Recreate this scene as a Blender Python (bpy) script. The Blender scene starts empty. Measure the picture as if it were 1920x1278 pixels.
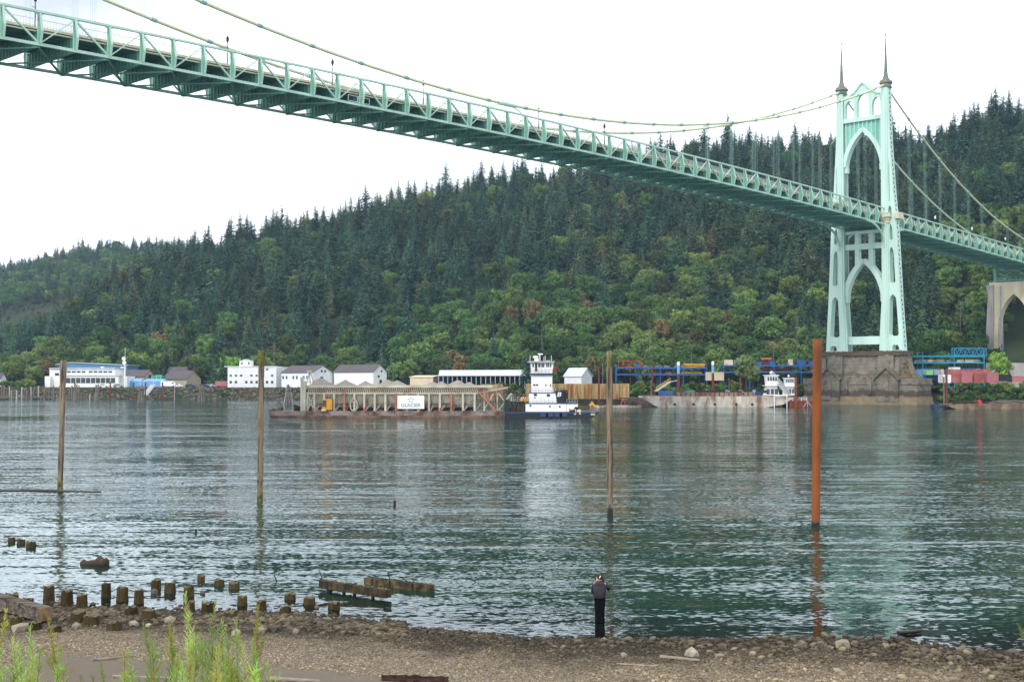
import bpy, math, random
import numpy as np
from mathutils import Matrix, Vector

# ------------------------------------------------------------------ camera
S = bpy.context.scene
W_PX, H_PX, F_PX, HOR = 1920.0, 1278.0, 2370.0, 713.0
CAM_H = 7.9
PIT = math.atan((HOR - 639.0) / F_PX)
cam_d = bpy.data.cameras.new("camera"); cam = bpy.data.objects.new("camera", cam_d)
S.collection.objects.link(cam); S.camera = cam
cam.location = (0, 0, CAM_H); cam.rotation_euler = (math.pi/2 + PIT, 0, 0)
cam_d.sensor_width = 36.0; cam_d.lens = 36.0 * F_PX / W_PX
cam_d.clip_start = 0.1; cam_d.clip_end = 6000
S.render.resolution_x = 1024; S.render.resolution_y = 681
S.render.engine = 'CYCLES'
S.view_settings.view_transform = 'Standard'; S.view_settings.look = 'None'
S.view_settings.exposure = 0.12; S.view_settings.gamma = 1.0

# ------------------------------------------------------------------ light
SUN_EL, SUN_AZ = math.radians(40), math.radians(208)      # azimuth clockwise from +Y
w = bpy.data.worlds.new("World"); S.world = w; w.use_nodes = True
nt = w.node_tree; N = nt.nodes; L = nt.links; N.clear()
wo = N.new('ShaderNodeOutputWorld')
sky = N.new('ShaderNodeTexSky'); sky.sky_type = 'NISHITA'; sky.sun_disc = False
sky.sun_elevation = SUN_EL; sky.sun_rotation = SUN_AZ; sky.dust_density = 2.0
bg1 = N.new('ShaderNodeBackground'); bg1.inputs[1].default_value = 0.13
L.new(sky.outputs[0], bg1.inputs[0])
bg2 = N.new('ShaderNodeBackground')
tc = N.new('ShaderNodeTexCoord'); mp = N.new('ShaderNodeMapping'); mp.inputs['Scale'].default_value = (1, 1, 2.6)
nz = N.new('ShaderNodeTexNoise'); nz.inputs['Scale'].default_value = 2.3; nz.inputs['Detail'].default_value = 5
L.new(tc.outputs['Generated'], mp.inputs[0]); L.new(mp.outputs[0], nz.inputs[0])
rc = N.new('ShaderNodeValToRGB'); rc.color_ramp.elements[0].position = .39; rc.color_ramp.elements[1].position = .60
rc.color_ramp.elements[0].color = (.42, .442, .468, 1); rc.color_ramp.elements[1].color = (.90, .94, 1.0, 1)
L.new(nz.outputs[0], rc.inputs[0]); L.new(rc.outputs[0], bg2.inputs[0]); bg2.inputs[1].default_value = 2.1
mr = N.new('ShaderNodeMapRange'); mr.inputs[1].default_value = .35; mr.inputs[2].default_value = .6
mr.inputs[3].default_value = .80; mr.inputs[4].default_value = 1.0
L.new(nz.outputs[0], mr.inputs[0])
mx = N.new('ShaderNodeMixShader'); L.new(mr.outputs[0], mx.inputs[0]); L.new(bg1.outputs[0], mx.inputs[1]); L.new(bg2.outputs[0], mx.inputs[2])
L.new(mx.outputs[0], wo.inputs[0])
sd = bpy.data.lights.new("sun", 'SUN'); sd.energy = 2.0; sd.angle = math.radians(8); sd.color = (1.0, .95, .87)
sun = bpy.data.objects.new("sun", sd); S.collection.objects.link(sun)
_d = Vector((math.sin(SUN_AZ)*math.cos(SUN_EL), math.cos(SUN_AZ)*math.cos(SUN_EL), math.sin(SUN_EL)))
sun.rotation_euler = _d.to_track_quat('Z', 'Y').to_euler(); sun.location = (0, 0, 300)

# ------------------------------------------------------------------ helpers
R = random.Random(7); NR = np.random.RandomState(11)
COL = S.collection
def at(px, py, Y):                                   # photo pixel + depth -> world point
    x = (px-960)/F_PX; v = (639-py)/F_PX
    d = Vector((x, math.cos(PIT)-v*math.sin(PIT), math.sin(PIT)+v*math.cos(PIT)))
    return Vector((0, 0, CAM_H)) + d*(Y/d.y)
def onz(px, py, z=0.0):                              # photo pixel on a level plane
    x = (px-960)/F_PX; v = (639-py)/F_PX
    d = Vector((x, math.cos(PIT)-v*math.sin(PIT), math.sin(PIT)+v*math.cos(PIT)))
    return Vector((0, 0, CAM_H)) + d*((z-CAM_H)/d.z)
def pxm(Y): return Y/F_PX                            # metres per photo pixel

class MB:
    def __init__(s, M=None): s.v = []; s.f = []; s.m = []; s.M = M or Matrix(); s.mi = 0; s.smooth = False
    def add(s, vs, fs):
        o = len(s.v); M = s.M
        s.v += [tuple(M @ Vector(p)) for p in vs]; s.f += [tuple(i+o for i in f) for f in fs]; s.m += [s.mi]*len(fs)
    def box(s, c, d, rz=0, T=None):
        x, y, z = d[0]/2, d[1]/2, d[2]/2
        Mx = Matrix.Translation(c) @ Matrix.Rotation(rz, 4, 'Z')
        if T is not None: Mx = Mx @ T
        vs = [Mx @ Vector((a*x, b*y, e*z)) for a in (-1, 1) for b in (-1, 1) for e in (-1, 1)]
        s.add(vs, [(0,1,3,2),(4,6,7,5),(0,4,5,1),(2,3,7,6),(0,2,6,4),(1,5,7,3)])
    def b2(s, a, b):                                 # box by two corners
        s.box([(a[i]+b[i])/2 for i in range(3)], [abs(b[i]-a[i]) for i in range(3)])
    def bar(s, a, b, wd, h=None, up=(0,0,1)):        # square bar
        a = Vector(a); b = Vector(b); h = h or wd; d = (b-a)
        if d.length < 1e-6: return
        d.normalize(); u = Vector(up)
        if abs(d.dot(u)) > .99: u = Vector((1, 0, 0))
        r = d.cross(u).normalized(); u = r.cross(d)
        vs = [p + r*(i*wd/2) + u*(j*h/2) for p in (a, b) for i, j in ((-1,-1),(1,-1),(1,1),(-1,1))]
        s.add(vs, [(0,3,2,1),(4,5,6,7),(0,1,5,4),(1,2,6,5),(2,3,7,6),(3,0,4,7)])
    def tube(s, pts, rs, n=8, caps=True):
        pts = [Vector(p) for p in pts]
        if not hasattr(rs, '__len__'): rs = [rs]*len(pts)
        vs = []; fs = []; pr = None
        for i, p in enumerate(pts):
            d = (pts[min(i+1, len(pts)-1)] - pts[max(i-1, 0)]).normalized()
            if pr is None:
                u = Vector((0,0,1)) if abs(d.z) < .9 else Vector((1,0,0)); pr = d.cross(u).normalized()
            r = (pr - d*pr.dot(d)).normalized(); pr = r; q = d.cross(r)
            for k in range(n):
                t = 2*math.pi*k/n; vs.append(p + (r*math.cos(t)+q*math.sin(t))*rs[i])
        for i in range(len(pts)-1):
            for k in range(n):
                k2 = (k+1) % n; fs.append((i*n+k, i*n+k2, (i+1)*n+k2, (i+1)*n+k))
        if caps: fs.append(tuple(range(n-1, -1, -1))); fs.append(tuple((len(pts)-1)*n+k for k in range(n)))
        s.add(vs, fs)
    def lathe(s, c, prof, n=10, jit=0.0, rnd=None):  # prof: (r, z)
        c = Vector(c); rnd = rnd or R; k_ = [1+rnd.uniform(-jit, jit) for _ in range(n)]
        vs = [c + Vector((r*k_[k]*math.cos(2*math.pi*k/n), r*k_[k]*math.sin(2*math.pi*k/n), z)) for r, z in prof for k in range(n)]
        m = len(prof); fs = [(i*n+k, i*n+(k+1) % n, (i+1)*n+(k+1) % n, (i+1)*n+k) for i in range(m-1) for k in range(n)]
        fs.append(tuple(range(n-1, -1, -1))); fs.append(tuple((m-1)*n+k for k in range(n)))
        s.add(vs, fs)
    def prism(s, poly, a, b, axis=1):                # polygon (p,q) extruded along axis between a and b
        n = len(poly)
        def P(p, q, t): return {0: (t, p, q), 1: (p, t, q), 2: (p, q, t)}[axis]
        vs = [P(p, q, a) for p, q in poly] + [P(p, q, b) for p, q in poly]
        s.add(vs, [tuple(range(n)), tuple(range(2*n-1, n-1, -1))] + [(i, n+i, n+(i+1) % n, (i+1) % n) for i in range(n)])
    def blob(s, c, r, sub=1, jit=.2, sc=(1, 1, 1), rz=0.0, flat=None):
        import bmesh
        bm = bmesh.new(); bmesh.ops.create_icosphere(bm, subdivisions=sub, radius=1)
        Rz = Matrix.Rotation(rz, 3, 'Z'); vs = []
        for v in bm.verts:
            k = r*(1+R.uniform(-jit, jit)); p = Rz @ Vector((v.co.x*sc[0]*k, v.co.y*sc[1]*k, v.co.z*sc[2]*k))
            vs.append(p + Vector(c))
        fs = [tuple(v.index for v in f.verts) for f in bm.faces]; bm.free(); s.add(vs, fs)
    def build(s, name, mat, parent=None, org=None, smooth=None):
        o = None
        base = Vector(parent['_w']) if parent is not None else (Vector(org) if org is not None else Vector((0, 0, 0)))
        me = bpy.data.meshes.new(name); me.from_pydata([tuple(Vector(p)-base) for p in s.v], [], s.f)
        for m in (mat if isinstance(mat, (list, tuple)) else [mat]): me.materials.append(m)
        if isinstance(mat, (list, tuple)): me.polygons.foreach_set('material_index', s.m)
        if smooth or (smooth is None and s.smooth): me.polygons.foreach_set('use_smooth', [True]*len(me.polygons))
        me.update(); o = bpy.data.objects.new(name, me); COL.objects.link(o)
        if parent is not None: o.parent = parent
        else: o.location = base
        WPOS.append((o, base)); o['_w'] = tuple(base)
        return o
WPOS = []
def tag(o, label=None, cat=None, group=None, kind=None):
    if label: o['label'] = label
    if cat: o['category'] = cat
    if group: o['group'] = group
    if kind: o['kind'] = kind
    return o
def thing(name, loc, label, cat, group=None):
    o = bpy.data.objects.new(name, None); COL.objects.link(o); o.location = loc; o['_w'] = tuple(loc)
    o.empty_display_size = .5; WPOS.append((o, loc)); return tag(o, label, cat, group)
def dup(root, loc, rz=0, sc=1, label=None, group=None):
    r = root.copy(); COL.objects.link(r); r.location = loc; r.rotation_euler = (0, 0, rz)
    r.scale = sc if hasattr(sc, '__len__') else (sc, sc, sc)
    if label: r['label'] = label
    if group: r['group'] = group
    for ch in CH.get(root.name) or root.children:
        c = ch.copy(); COL.objects.link(c); c.parent = r
        for g in ch.children:
            d = g.copy(); COL.objects.link(d); d.parent = c
    return r
CH = {}

# ------------------------------------------------------------------ materials
def mat(name, col, rough=.7, var=.12, vscale=1.0, bump=0.0, bscale=8.0, metal=0.0, col2=None, thr=(.45, .6), spec=.3, stretch=(1, 1, 1), objrand=0.0, detail=6):
    m = bpy.data.materials.new(name); m.use_nodes = True; t = m.node_tree; n = t.nodes; l = t.links
    b = n['Principled BSDF']; b.inputs['Roughness'].default_value = rough; b.inputs['Metallic'].default_value = metal
    b.inputs['Specular IOR Level'].default_value = spec if rough < .8 else min(spec, .1)
    g = n.new('ShaderNodeNewGeometry'); mp = n.new('ShaderNodeMapping'); mp.inputs['Scale'].default_value = stretch
    l.new(g.outputs['Position'], mp.inputs[0])
    nz = n.new('ShaderNodeTexNoise'); nz.inputs['Scale'].default_value = vscale; nz.inputs['Detail'].default_value = detail
    l.new(mp.outputs[0], nz.inputs['Vector'])
    hs = n.new('ShaderNodeHueSaturation'); hs.inputs['Color'].default_value = (*col, 1)
    src = nz.outputs[0]
    mr = n.new('ShaderNodeMapRange'); mr.inputs[1].default_value = .25; mr.inputs[2].default_value = .75
    mr.inputs[3].default_value = 1-var; mr.inputs[4].default_value = 1+var; l.new(src, mr.inputs[0])
    val = mr.outputs[0]
    if objrand:
        oi = n.new('ShaderNodeObjectInfo'); m2 = n.new('ShaderNodeMapRange'); m2.inputs[3].default_value = 1-objrand; m2.inputs[4].default_value = 1+objrand
        l.new(oi.outputs['Random'], m2.inputs[0]); mu = n.new('ShaderNodeMath'); mu.operation = 'MULTIPLY'
        l.new(val, mu.inputs[0]); l.new(m2.outputs[0], mu.inputs[1]); val = mu.outputs[0]
    l.new(val, hs.inputs['Value'])
    out = hs.outputs[0]
    if col2:
        n2 = n.new('ShaderNodeTexNoise'); n2.inputs['Scale'].default_value = vscale*.7; n2.inputs['Detail'].default_value = 8; n2.inputs['Roughness'].default_value = .65
        l.new(mp.outputs[0], n2.inputs['Vector'])
        r2 = n.new('ShaderNodeMapRange'); r2.inputs[1].default_value = thr[0]; r2.inputs[2].default_value = thr[1]; l.new(n2.outputs[0], r2.inputs[0])
        mx = n.new('ShaderNodeMix'); mx.data_type = 'RGBA'; l.new(r2.outputs[0], mx.inputs[0]); l.new(out, mx.inputs[6]); mx.inputs[7].default_value = (*col2, 1); out = mx.outputs[2]
    l.new(out, b.inputs['Base Color'])
    if bump:
        nb = n.new('ShaderNodeTexNoise'); nb.inputs['Scale'].default_value = bscale; nb.inputs['Detail'].default_value = 5
        l.new(mp.outputs[0], nb.inputs['Vector']); bp = n.new('ShaderNodeBump'); bp.inputs['Strength'].default_value = 1; bp.inputs['Distance'].default_value = bump
        l.new(nb.outputs[0], bp.inputs['Height']); l.new(bp.outputs[0], b.inputs['Normal'])
    return m
def leafmat(name, col, col2, rnd=.35, trans=.25, vs=.09):
    m = bpy.data.materials.new(name); m.use_nodes = True; t = m.node_tree; n = t.nodes; l = t.links
    b = n['Principled BSDF']; b.inputs['Roughness'].default_value = .75; b.inputs['Specular IOR Level'].default_value = .15
    oi = n.new('ShaderNodeObjectInfo'); g = n.new('ShaderNodeNewGeometry')
    nz = n.new('ShaderNodeTexNoise'); nz.inputs['Scale'].default_value = .35; nz.inputs['Detail'].default_value = 3; l.new(g.outputs['Position'], nz.inputs['Vector'])
    nb = n.new('ShaderNodeTexNoise'); nb.inputs['Scale'].default_value = .012; nb.inputs['Detail'].default_value = 3; l.new(g.outputs['Position'], nb.inputs['Vector'])
    mx = n.new('ShaderNodeMix'); mx.data_type = 'RGBA'; mx.inputs[6].default_value = (*col, 1); mx.inputs[7].default_value = (*col2, 1)
    ad = n.new('ShaderNodeMath'); ad.operation = 'ADD'; ad.use_clamp = True
    r1 = n.new('ShaderNodeMapRange'); r1.inputs[1].default_value = 0; r1.inputs[2].default_value = 1; r1.inputs[3].default_value = -.15; r1.inputs[4].default_value = .75; l.new(oi.outputs['Random'], r1.inputs[0])
    r2 = n.new('ShaderNodeMapRange'); r2.inputs[1].default_value = .4; r2.inputs[2].default_value = .65; r2.inputs[3].default_value = -.3; r2.inputs[4].default_value = .4; l.new(nb.outputs[0], r2.inputs[0])
    l.new(r1.outputs[0], ad.inputs[0]); l.new(r2.outputs[0], ad.inputs[1]); l.new(ad.outputs[0], mx.inputs[0])
    hs = n.new('ShaderNodeHueSaturation'); l.new(mx.outputs[2], hs.inputs['Color'])
    mr = n.new('ShaderNodeMapRange'); mr.inputs[1].default_value = .3; mr.inputs[2].default_value = .7; mr.inputs[3].default_value = 1-rnd; mr.inputs[4].default_value = 1+rnd
    l.new(nz.outputs[0], mr.inputs[0])
    fr = n.new('ShaderNodeMath'); fr.operation = 'MULTIPLY'; fr.inputs[1].default_value = 17.31; l.new(oi.outputs['Random'], fr.inputs[0])
    f2 = n.new('ShaderNodeMath'); f2.operation = 'FRACT'; l.new(fr.outputs[0], f2.inputs[0])
    m3 = n.new('ShaderNodeMapRange'); m3.inputs[3].default_value = .6; m3.inputs[4].default_value = 1.75; l.new(f2.outputs[0], m3.inputs[0])
    mu = n.new('ShaderNodeMath'); mu.operation = 'MULTIPLY'; l.new(mr.outputs[0], mu.inputs[0]); l.new(m3.outputs[0], mu.inputs[1])
    l.new(mu.outputs[0], hs.inputs['Value']); l.new(hs.outputs[0], b.inputs['Base Color'])
    tr = n.new('ShaderNodeBsdfTranslucent'); l.new(hs.outputs[0], tr.inputs[0])
    ms = n.new('ShaderNodeMixShader'); ms.inputs[0].default_value = trans; l.new(b.outputs[0], ms.inputs[1]); l.new(tr.outputs[0], ms.inputs[2])
    l.new(ms.outputs[0], n['Material Output'].inputs[0])
    return m
def courses(m, h, dark=.55, wide=.06, axis=2):       # horizontal joints every h metres multiplied into the colour
    t = m.node_tree; n = t.nodes; l = t.links; b = n['Principled BSDF']; src = b.inputs['Base Color'].links[0].from_socket
    g = n.new('ShaderNodeNewGeometry'); sp = n.new('ShaderNodeSeparateXYZ'); l.new(g.outputs['Position'], sp.inputs[0])
    d = n.new('ShaderNodeMath'); d.operation = 'DIVIDE'; d.inputs[1].default_value = h; l.new(sp.outputs[axis], d.inputs[0])
    fr = n.new('ShaderNodeMath'); fr.operation = 'FRACT'; l.new(d.outputs[0], fr.inputs[0])
    lt = n.new('ShaderNodeMath'); lt.operation = 'LESS_THAN'; lt.inputs[1].default_value = wide; l.new(fr.outputs[0], lt.inputs[0])
    mx = n.new('ShaderNodeMix'); mx.data_type = 'RGBA'; mx.blend_type = 'MULTIPLY'; l.new(lt.outputs[0], mx.inputs[0]); l.new(src, mx.inputs[6]); mx.inputs[7].default_value = (dark, dark, dark, 1)
    l.new(mx.outputs[2], b.inputs['Base Color']); return m

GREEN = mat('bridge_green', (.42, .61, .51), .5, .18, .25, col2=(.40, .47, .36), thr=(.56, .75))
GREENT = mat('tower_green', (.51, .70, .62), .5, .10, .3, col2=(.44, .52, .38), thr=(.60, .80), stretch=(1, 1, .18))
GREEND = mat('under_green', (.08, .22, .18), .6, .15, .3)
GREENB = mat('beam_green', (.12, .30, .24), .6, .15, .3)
CABLE = mat('cable_paint', (.60, .65, .42), .5, .08, .3)
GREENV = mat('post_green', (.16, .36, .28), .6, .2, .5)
ROPE = mat('hanger_rope', (.26, .42, .40), .5, .1)
COPPER = mat('spire_copper', (.10, .15, .13), .5, .4, .6, col2=(.22, .16, .12))
CREAM = mat('fascia_cream', (.62, .58, .42), .7, .15, .4, col2=(.35, .30, .2), thr=(.55, .75))
ASPH = mat('asphalt', (.06, .06, .06), .9, .2, 1)
RAIL = mat('railing_white', (.66, .70, .68), .6, .1)
CONC = courses(mat('pier_stone', (.185, .168, .135), .9, .35, .5, bump=.08, bscale=1.5, col2=(.10, .065, .035), thr=(.54, .66)), 1.1, .6)
def zstain(m, bands):
    t = m.node_tree; n = t.nodes; l = t.links; b = n['Principled BSDF']
    g = n.new('ShaderNodeNewGeometry'); sp = n.new('ShaderNodeSeparateXYZ'); l.new(g.outputs['Position'], sp.inputs[0])
    mp = n.new('ShaderNodeMapping'); mp.inputs['Scale'].default_value = (1, 1, .25); l.new(g.outputs['Position'], mp.inputs[0])
    nz = n.new('ShaderNodeTexNoise'); nz.inputs['Scale'].default_value = .45; nz.inputs['Detail'].default_value = 8; nz.inputs['Roughness'].default_value = .65; l.new(mp.outputs[0], nz.inputs['Vector'])
    ad = n.new('ShaderNodeMath'); ad.operation = 'MULTIPLY_ADD'; ad.inputs[1].default_value = 5.0; l.new(nz.outputs[0], ad.inputs[0]); l.new(sp.outputs[2], ad.inputs[2])
    for (z0, z1, col, amt) in bands:
        cr = n.new('ShaderNodeValToRGB'); mr = n.new('ShaderNodeMapRange'); mr.inputs[1].default_value = 0; mr.inputs[2].default_value = 24; l.new(ad.outputs[0], mr.inputs[0])
        e = cr.color_ramp.elements; e[0].position = max(0, (z0-.4)/24); e[0].color = (0, 0, 0, 1); e[1].position = min(1, (z1+.5)/24); e[1].color = (0, 0, 0, 1)
        for q in (z0/24, z1/24): x = e.new(min(q, .999)); x.color = (amt, amt, amt, 1)
        l.new(mr.outputs[0], cr.inputs[0]); mx = n.new('ShaderNodeMix'); mx.data_type = 'RGBA'; src = b.inputs['Base Color'].links[0].from_socket
        l.new(cr.outputs[0], mx.inputs[0]); l.new(src, mx.inputs[6]); mx.inputs[7].default_value = (*col, 1); l.new(mx.outputs[2], b.inputs['Base Color'])
zstain(CONC, [(5.2, 6.9, (.07, .05, .04), .85), (18.6, 23.9, (.07, .05, .035), .8), (11.6, 12.6, (.10, .07, .04), .6)])
CONCL = courses(mat('pier_wet', (.22, .17, .11), .85, .25, .5, bump=.05, bscale=2), 1.1, .8)
MOSS = mat('pier_moss', (.13, .07, .035), .95, .5, .8, bump=.1, bscale=2, col2=(.14, .12, .03), thr=(.45, .6))
CONCP = courses(mat('approach_concrete', (.74, .63, .45), .85, .15, .3, col2=(.52, .45, .33), thr=(.55, .7), stretch=(1, 1, .3)), 2.2, .85, .04)
CONCG = mat('approach_concrete_grey', (.38, .355, .33), .85, .3, .4, stretch=(1, 1, .2))
DARK = mat('opening_shade', (.01, .015, .015), .6, .1)
WHITE = mat('white_paint', (.80, .80, .79), .6, .05, .5)
WHITED = mat('white_siding', (.72, .73, .75), .7, .08, .6, stretch=(1, 1, .3))
GLASS = mat('window_glass', (.03, .045, .055), .08, .1, spec=.8)
ROOFG = mat('roof_grey', (.11, .095, .105), .9, .2, .5)
ROOFM = mat('roof_metal', (.50, .55, .62), .5, .08, .5)
BLUEW = mat('blue_siding', (.10, .24, .42), .6, .1, .4)
BLUE = mat('blue_steel', (.03, .11, .32), .5, .15, .5)
BLUEL = mat('blue_tarp', (.16, .36, .66), .6, .15, .3)
TEALB = mat('teal_steel', (.02, .26, .42), .5, .12, .5)
TAN = mat('tan_wall', (.42, .36, .26), .8, .1, .5)
CREAMW = mat('cream_wall', (.62, .52, .38), .8, .1, .5)
GREENR = mat('green_tarp', (.03, .22, .13), .7, .1)
REDC = mat('container_red', (.34, .10, .085), .6, .2, .5, col2=(.42, .17, .14))
PINKC = mat('container_pink', (.40, .14, .16), .7, .15, .4)
LIMEC = mat('container_green', (.20, .55, .20), .6, .1)
LILAC = mat('container_lilac', (.30, .33, .52), .6, .1)
WOODP = mat('pile_wood', (.21, .16, .115), .95, .35, 1.2, bump=.03, bscale=6, col2=(.06, .045, .03), thr=(.50, .62), stretch=(6, 6, .5))
WOODM = mat('pile_moss', (.15, .14, .04), .95, .4, 3, bump=.03, bscale=8, col2=(.05, .05, .02))
WOODG = mat('grey_timber', (.15, .13, .115), .95, .4, 1, stretch=(4, 4, .5))
STUMP = mat('stump_wood', (.055, .038, .020), .9, .5, 5, bump=.05, bscale=10, col2=(.075, .07, .018), thr=(.5, .66), stretch=(2, 2, .5), objrand=.3)
STUMPT = mat('stump_top', (.12, .10, .065), .9, .4, 6, bump=.02, bscale=20)
BEAMW = mat('beam_timber', (.10, .075, .04), .9, .4, 3, bump=.03, bscale=8, col2=(.03, .025, .02), objrand=.3)
BARK = mat('bark', (.06, .045, .035), .95, .3, 1)
RUST = mat('rust_steel', (.20, .055, .009), .7, .35, .9, col2=(.12, .035, .015), thr=(.5, .7), stretch=(2, 2, .4))
RUSTD = mat('dark_rust', (.15, .045, .03), .8, .3, .8)
REBAR = mat('rebar', (.03, .02, .02), .8, .2)
HULLB = mat('black_hull', (.015, .018, .02), .4, .2)
DECKR = mat('barge_deck', (.26, .205, .19), .85, .35, .4, col2=(.10, .06, .04))
HULLR = mat('barge_hull_rust', (.10, .065, .05), .8, .5, .5, col2=(.19, .12, .08))
HOPPER = mat('hopper_paint', (.47, .44, .35), .7, .25, .5, col2=(.22, .12, .07), thr=(.56, .72))
RUSTP = mat('hopper_rust_band', (.34, .15, .09), .8, .35, .6, col2=(.40, .28, .20), thr=(.55, .7))
GRAVEL = mat('gravel_load', (.30, .265, .23), .95, .12, 1.5, bump=.1, bscale=3)
HULLW = mat('white_hull_stained', (.50, .45, .39), .8, .3, .7, col2=(.20, .11, .07), thr=(.46, .62), stretch=(1, 1, .35))
YEL = mat('machine_yellow', (.62, .30, .03), .5, .15)
ORNG = mat('orange_paint', (.6, .12, .03), .5, .1)
REDP = mat('red_paint', (.5, .04, .03), .5, .1)
STEEL = mat('galvanised', (.36, .38, .39), .5, .15)
SHEET = mat('sheet_pile', (.42, .27, .14), .8, .25, .6, col2=(.30, .10, .05), thr=(.5, .6), stretch=(1, 1, .25))
SIGNW = mat('sign_board', (.78, .76, .70), .6, .04)
SIGNB = mat('sign_ink', (.12, .25, .5), .6, .05)
ROCK = mat('rock_light', (.25, .22, .165), .9, .3, 3, bump=.04, bscale=6, objrand=.35)
ROCKD = mat('rock_dark', (.075, .062, .048), .7, .4, 4, bump=.03, bscale=8, objrand=.4)
RIPRAP = mat('riprap', (.15, .125, .105), .95, .55, 1.1, bump=.5, bscale=.8, col2=(.05, .045, .03), thr=(.45, .55))
DRIFT = mat('driftwood', (.28, .24, .19), .9, .3, 4, stretch=(1, 1, 1), bump=.02, bscale=20)
BARKR = mat('red_bark', (.05, .028, .022), .95, .5, 8, bump=.03, bscale=25)
CLOTH = mat('hoodie', (.042, .040, .048), .95, .2, 6, bump=.01, bscale=10)
SKIRT = mat('black_skirt', (.004, .004, .005), .95, .2, 6)
SKIN = mat('skin', (.50, .28, .20), .6, .05)
HAIR = mat('hair', (.03, .015, .01), .6, .2)
CON1 = leafmat('fir_dark', (.042, .098, .062), (.088, .135, .062), rnd=.5)
CON2 = leafmat('fir_olive', (.065, .108, .056), (.12, .12, .058), rnd=.5)
DEC1 = leafmat('maple_green', (.062, .130, .038), (.145, .180, .046))
DEC2 = leafmat('maple_brown', (.13, .12, .045), (.17, .10, .045))
DEC3 = leafmat('poplar_bright', (.12, .25, .030), (.16, .26, .05))
SHRUB = leafmat('shrub_leaf', (.050, .11, .025), (.14, .17, .045))
WILLOW = leafmat('willow_leaf', (.21, .34, .08), (.36, .42, .12), trans=.4)
# ------------------------------------------------------------------ ground, river, hills
def ip(x, xs, ys): return np.interp(x, xs, ys)
def shoreY(X): return ip(X, [-900, -600, -217, -100, -10, 20, 45, 80, 132, 150, 163, 230, 500, 900], [575, 560, 541, 531, 492, 450, 438, 434, 434, 416, 402, 380, 330, 280])
def apx(X, Y): return 960 + F_PX*X/np.maximum(Y, 1)
def baseY(a): return ip(a, [-600, 0, 500, 900, 1150, 1500, 1700, 1920, 2500], [655, 655, 640, 600, 560, 520, 500, 485, 450])
CR_X = [-900, -300, 0, 100, 200, 300, 370, 450, 560, 660, 760, 850, 900, 1010, 1100, 1230, 1400, 1560, 1660, 1730, 1780, 1830, 1880, 1960, 2200, 2800]
CR_Y = [712, 708, 690, 640, 562, 510, 480, 460, 442, 422, 400, 382, 362, 352, 336, 312, 298, 288, 282, 290, 272, 250, 230, 216, 195, 185]
def crestD(a): return ip(a, [-300, 0, 370, 900, 1400, 1700, 1880, 2400], [760, 780, 830, 880, 880, 830, 740, 700])
def n2(X, Y, s, seed=0):                              # cheap smooth noise
    r = np.random.RandomState(seed); out = 0
    for k in range(5):
        a, b = r.uniform(-1, 1, 2); ph = r.uniform(0, 6.28); f = s*(1+.6*k)
        out = out + np.sin((X*math.cos(a*3.14)+Y*math.sin(a*3.14))*f + ph)/(1+.5*k)
    return out/2.5
def hillz(X, Y):
    X = np.asarray(X, float); Y = np.asarray(Y, float)
    t = Y - shoreY(X)
    shelf = np.clip(ip(t, [-30, -4, 0, 9, 14, 400], [-4, -1.2, -.2, 4.3, 4.9, 5.2]), -4, 6)
    a = apx(X, Y); yc = ip(a, CR_X, CR_Y); Dc = crestD(a); zc = CAM_H + (HOR - yc)*Dc/F_PX
    Db = baseY(a); s = (Y-Db)/(Dc-Db)
    g = np.where(s < 1, np.clip(s, 0, 1)**1.12, 1 - .35*(s-1))
    z1 = shelf + (zc-5)*np.maximum(g, 0)
    z1 = z1 + n2(X, Y, .03, 3)*5*np.clip(s*3, 0, 1)*(s < 1.6)
    zf = CAM_H + (HOR - ip(a, [-900, 0, 120, 200, 350, 500, 900], [540, 520, 490, 478, 476, 500, 640]))*1420/F_PX
    sf = np.clip((Y-940)/(1420-940), 0, 1.6); gf = np.where(sf < 1, sf**.85, 1-.5*(sf-1))
    return np.maximum(z1, shelf + (zf-5)*gf)
def gridmesh(name, xs, ys, zf, m, smooth=True):
    X, Y = np.meshgrid(xs, ys); Z = zf(X, Y); nx, ny = len(xs), len(ys)
    v = np.stack([X, Y, Z], -1).reshape(-1, 3); i = np.arange(nx*ny).reshape(ny, nx)
    f = np.stack([i[:-1, :-1], i[:-1, 1:], i[1:, 1:], i[1:, :-1]], -1).reshape(-1, 4)
    me = bpy.data.meshes.new(name); me.vertices.add(len(v)); me.vertices.foreach_set('co', v.ravel())
    me.loops.add(f.size); me.loops.foreach_set('vertex_index', f.ravel().astype(np.int32))
    me.polygons.add(len(f)); me.polygons.foreach_set('loop_start', np.arange(0, f.size, 4).astype(np.int32)); me.polygons.foreach_set('loop_total', np.full(len(f), 4, np.int32))
    me.materials.append(m); me.polygons.foreach_set('use_smooth', [smooth]*len(f)); me.update(calc_edges=True); me.validate()
    o = bpy.data.objects.new(name, me); COL.objects.link(o); return o
FLOOR = mat('forest_floor', (.030, .042, .020), .95, .5, .06, col2=(.075, .05, .030), thr=(.58, .66))
hill = gridmesh('hillside', np.arange(-900, 901, 9.0), np.concatenate([np.arange(300, 620, 4.0), np.arange(620, 1700, 10.0)]), hillz, FLOOR)
tag(hill, kind='structure')

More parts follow.
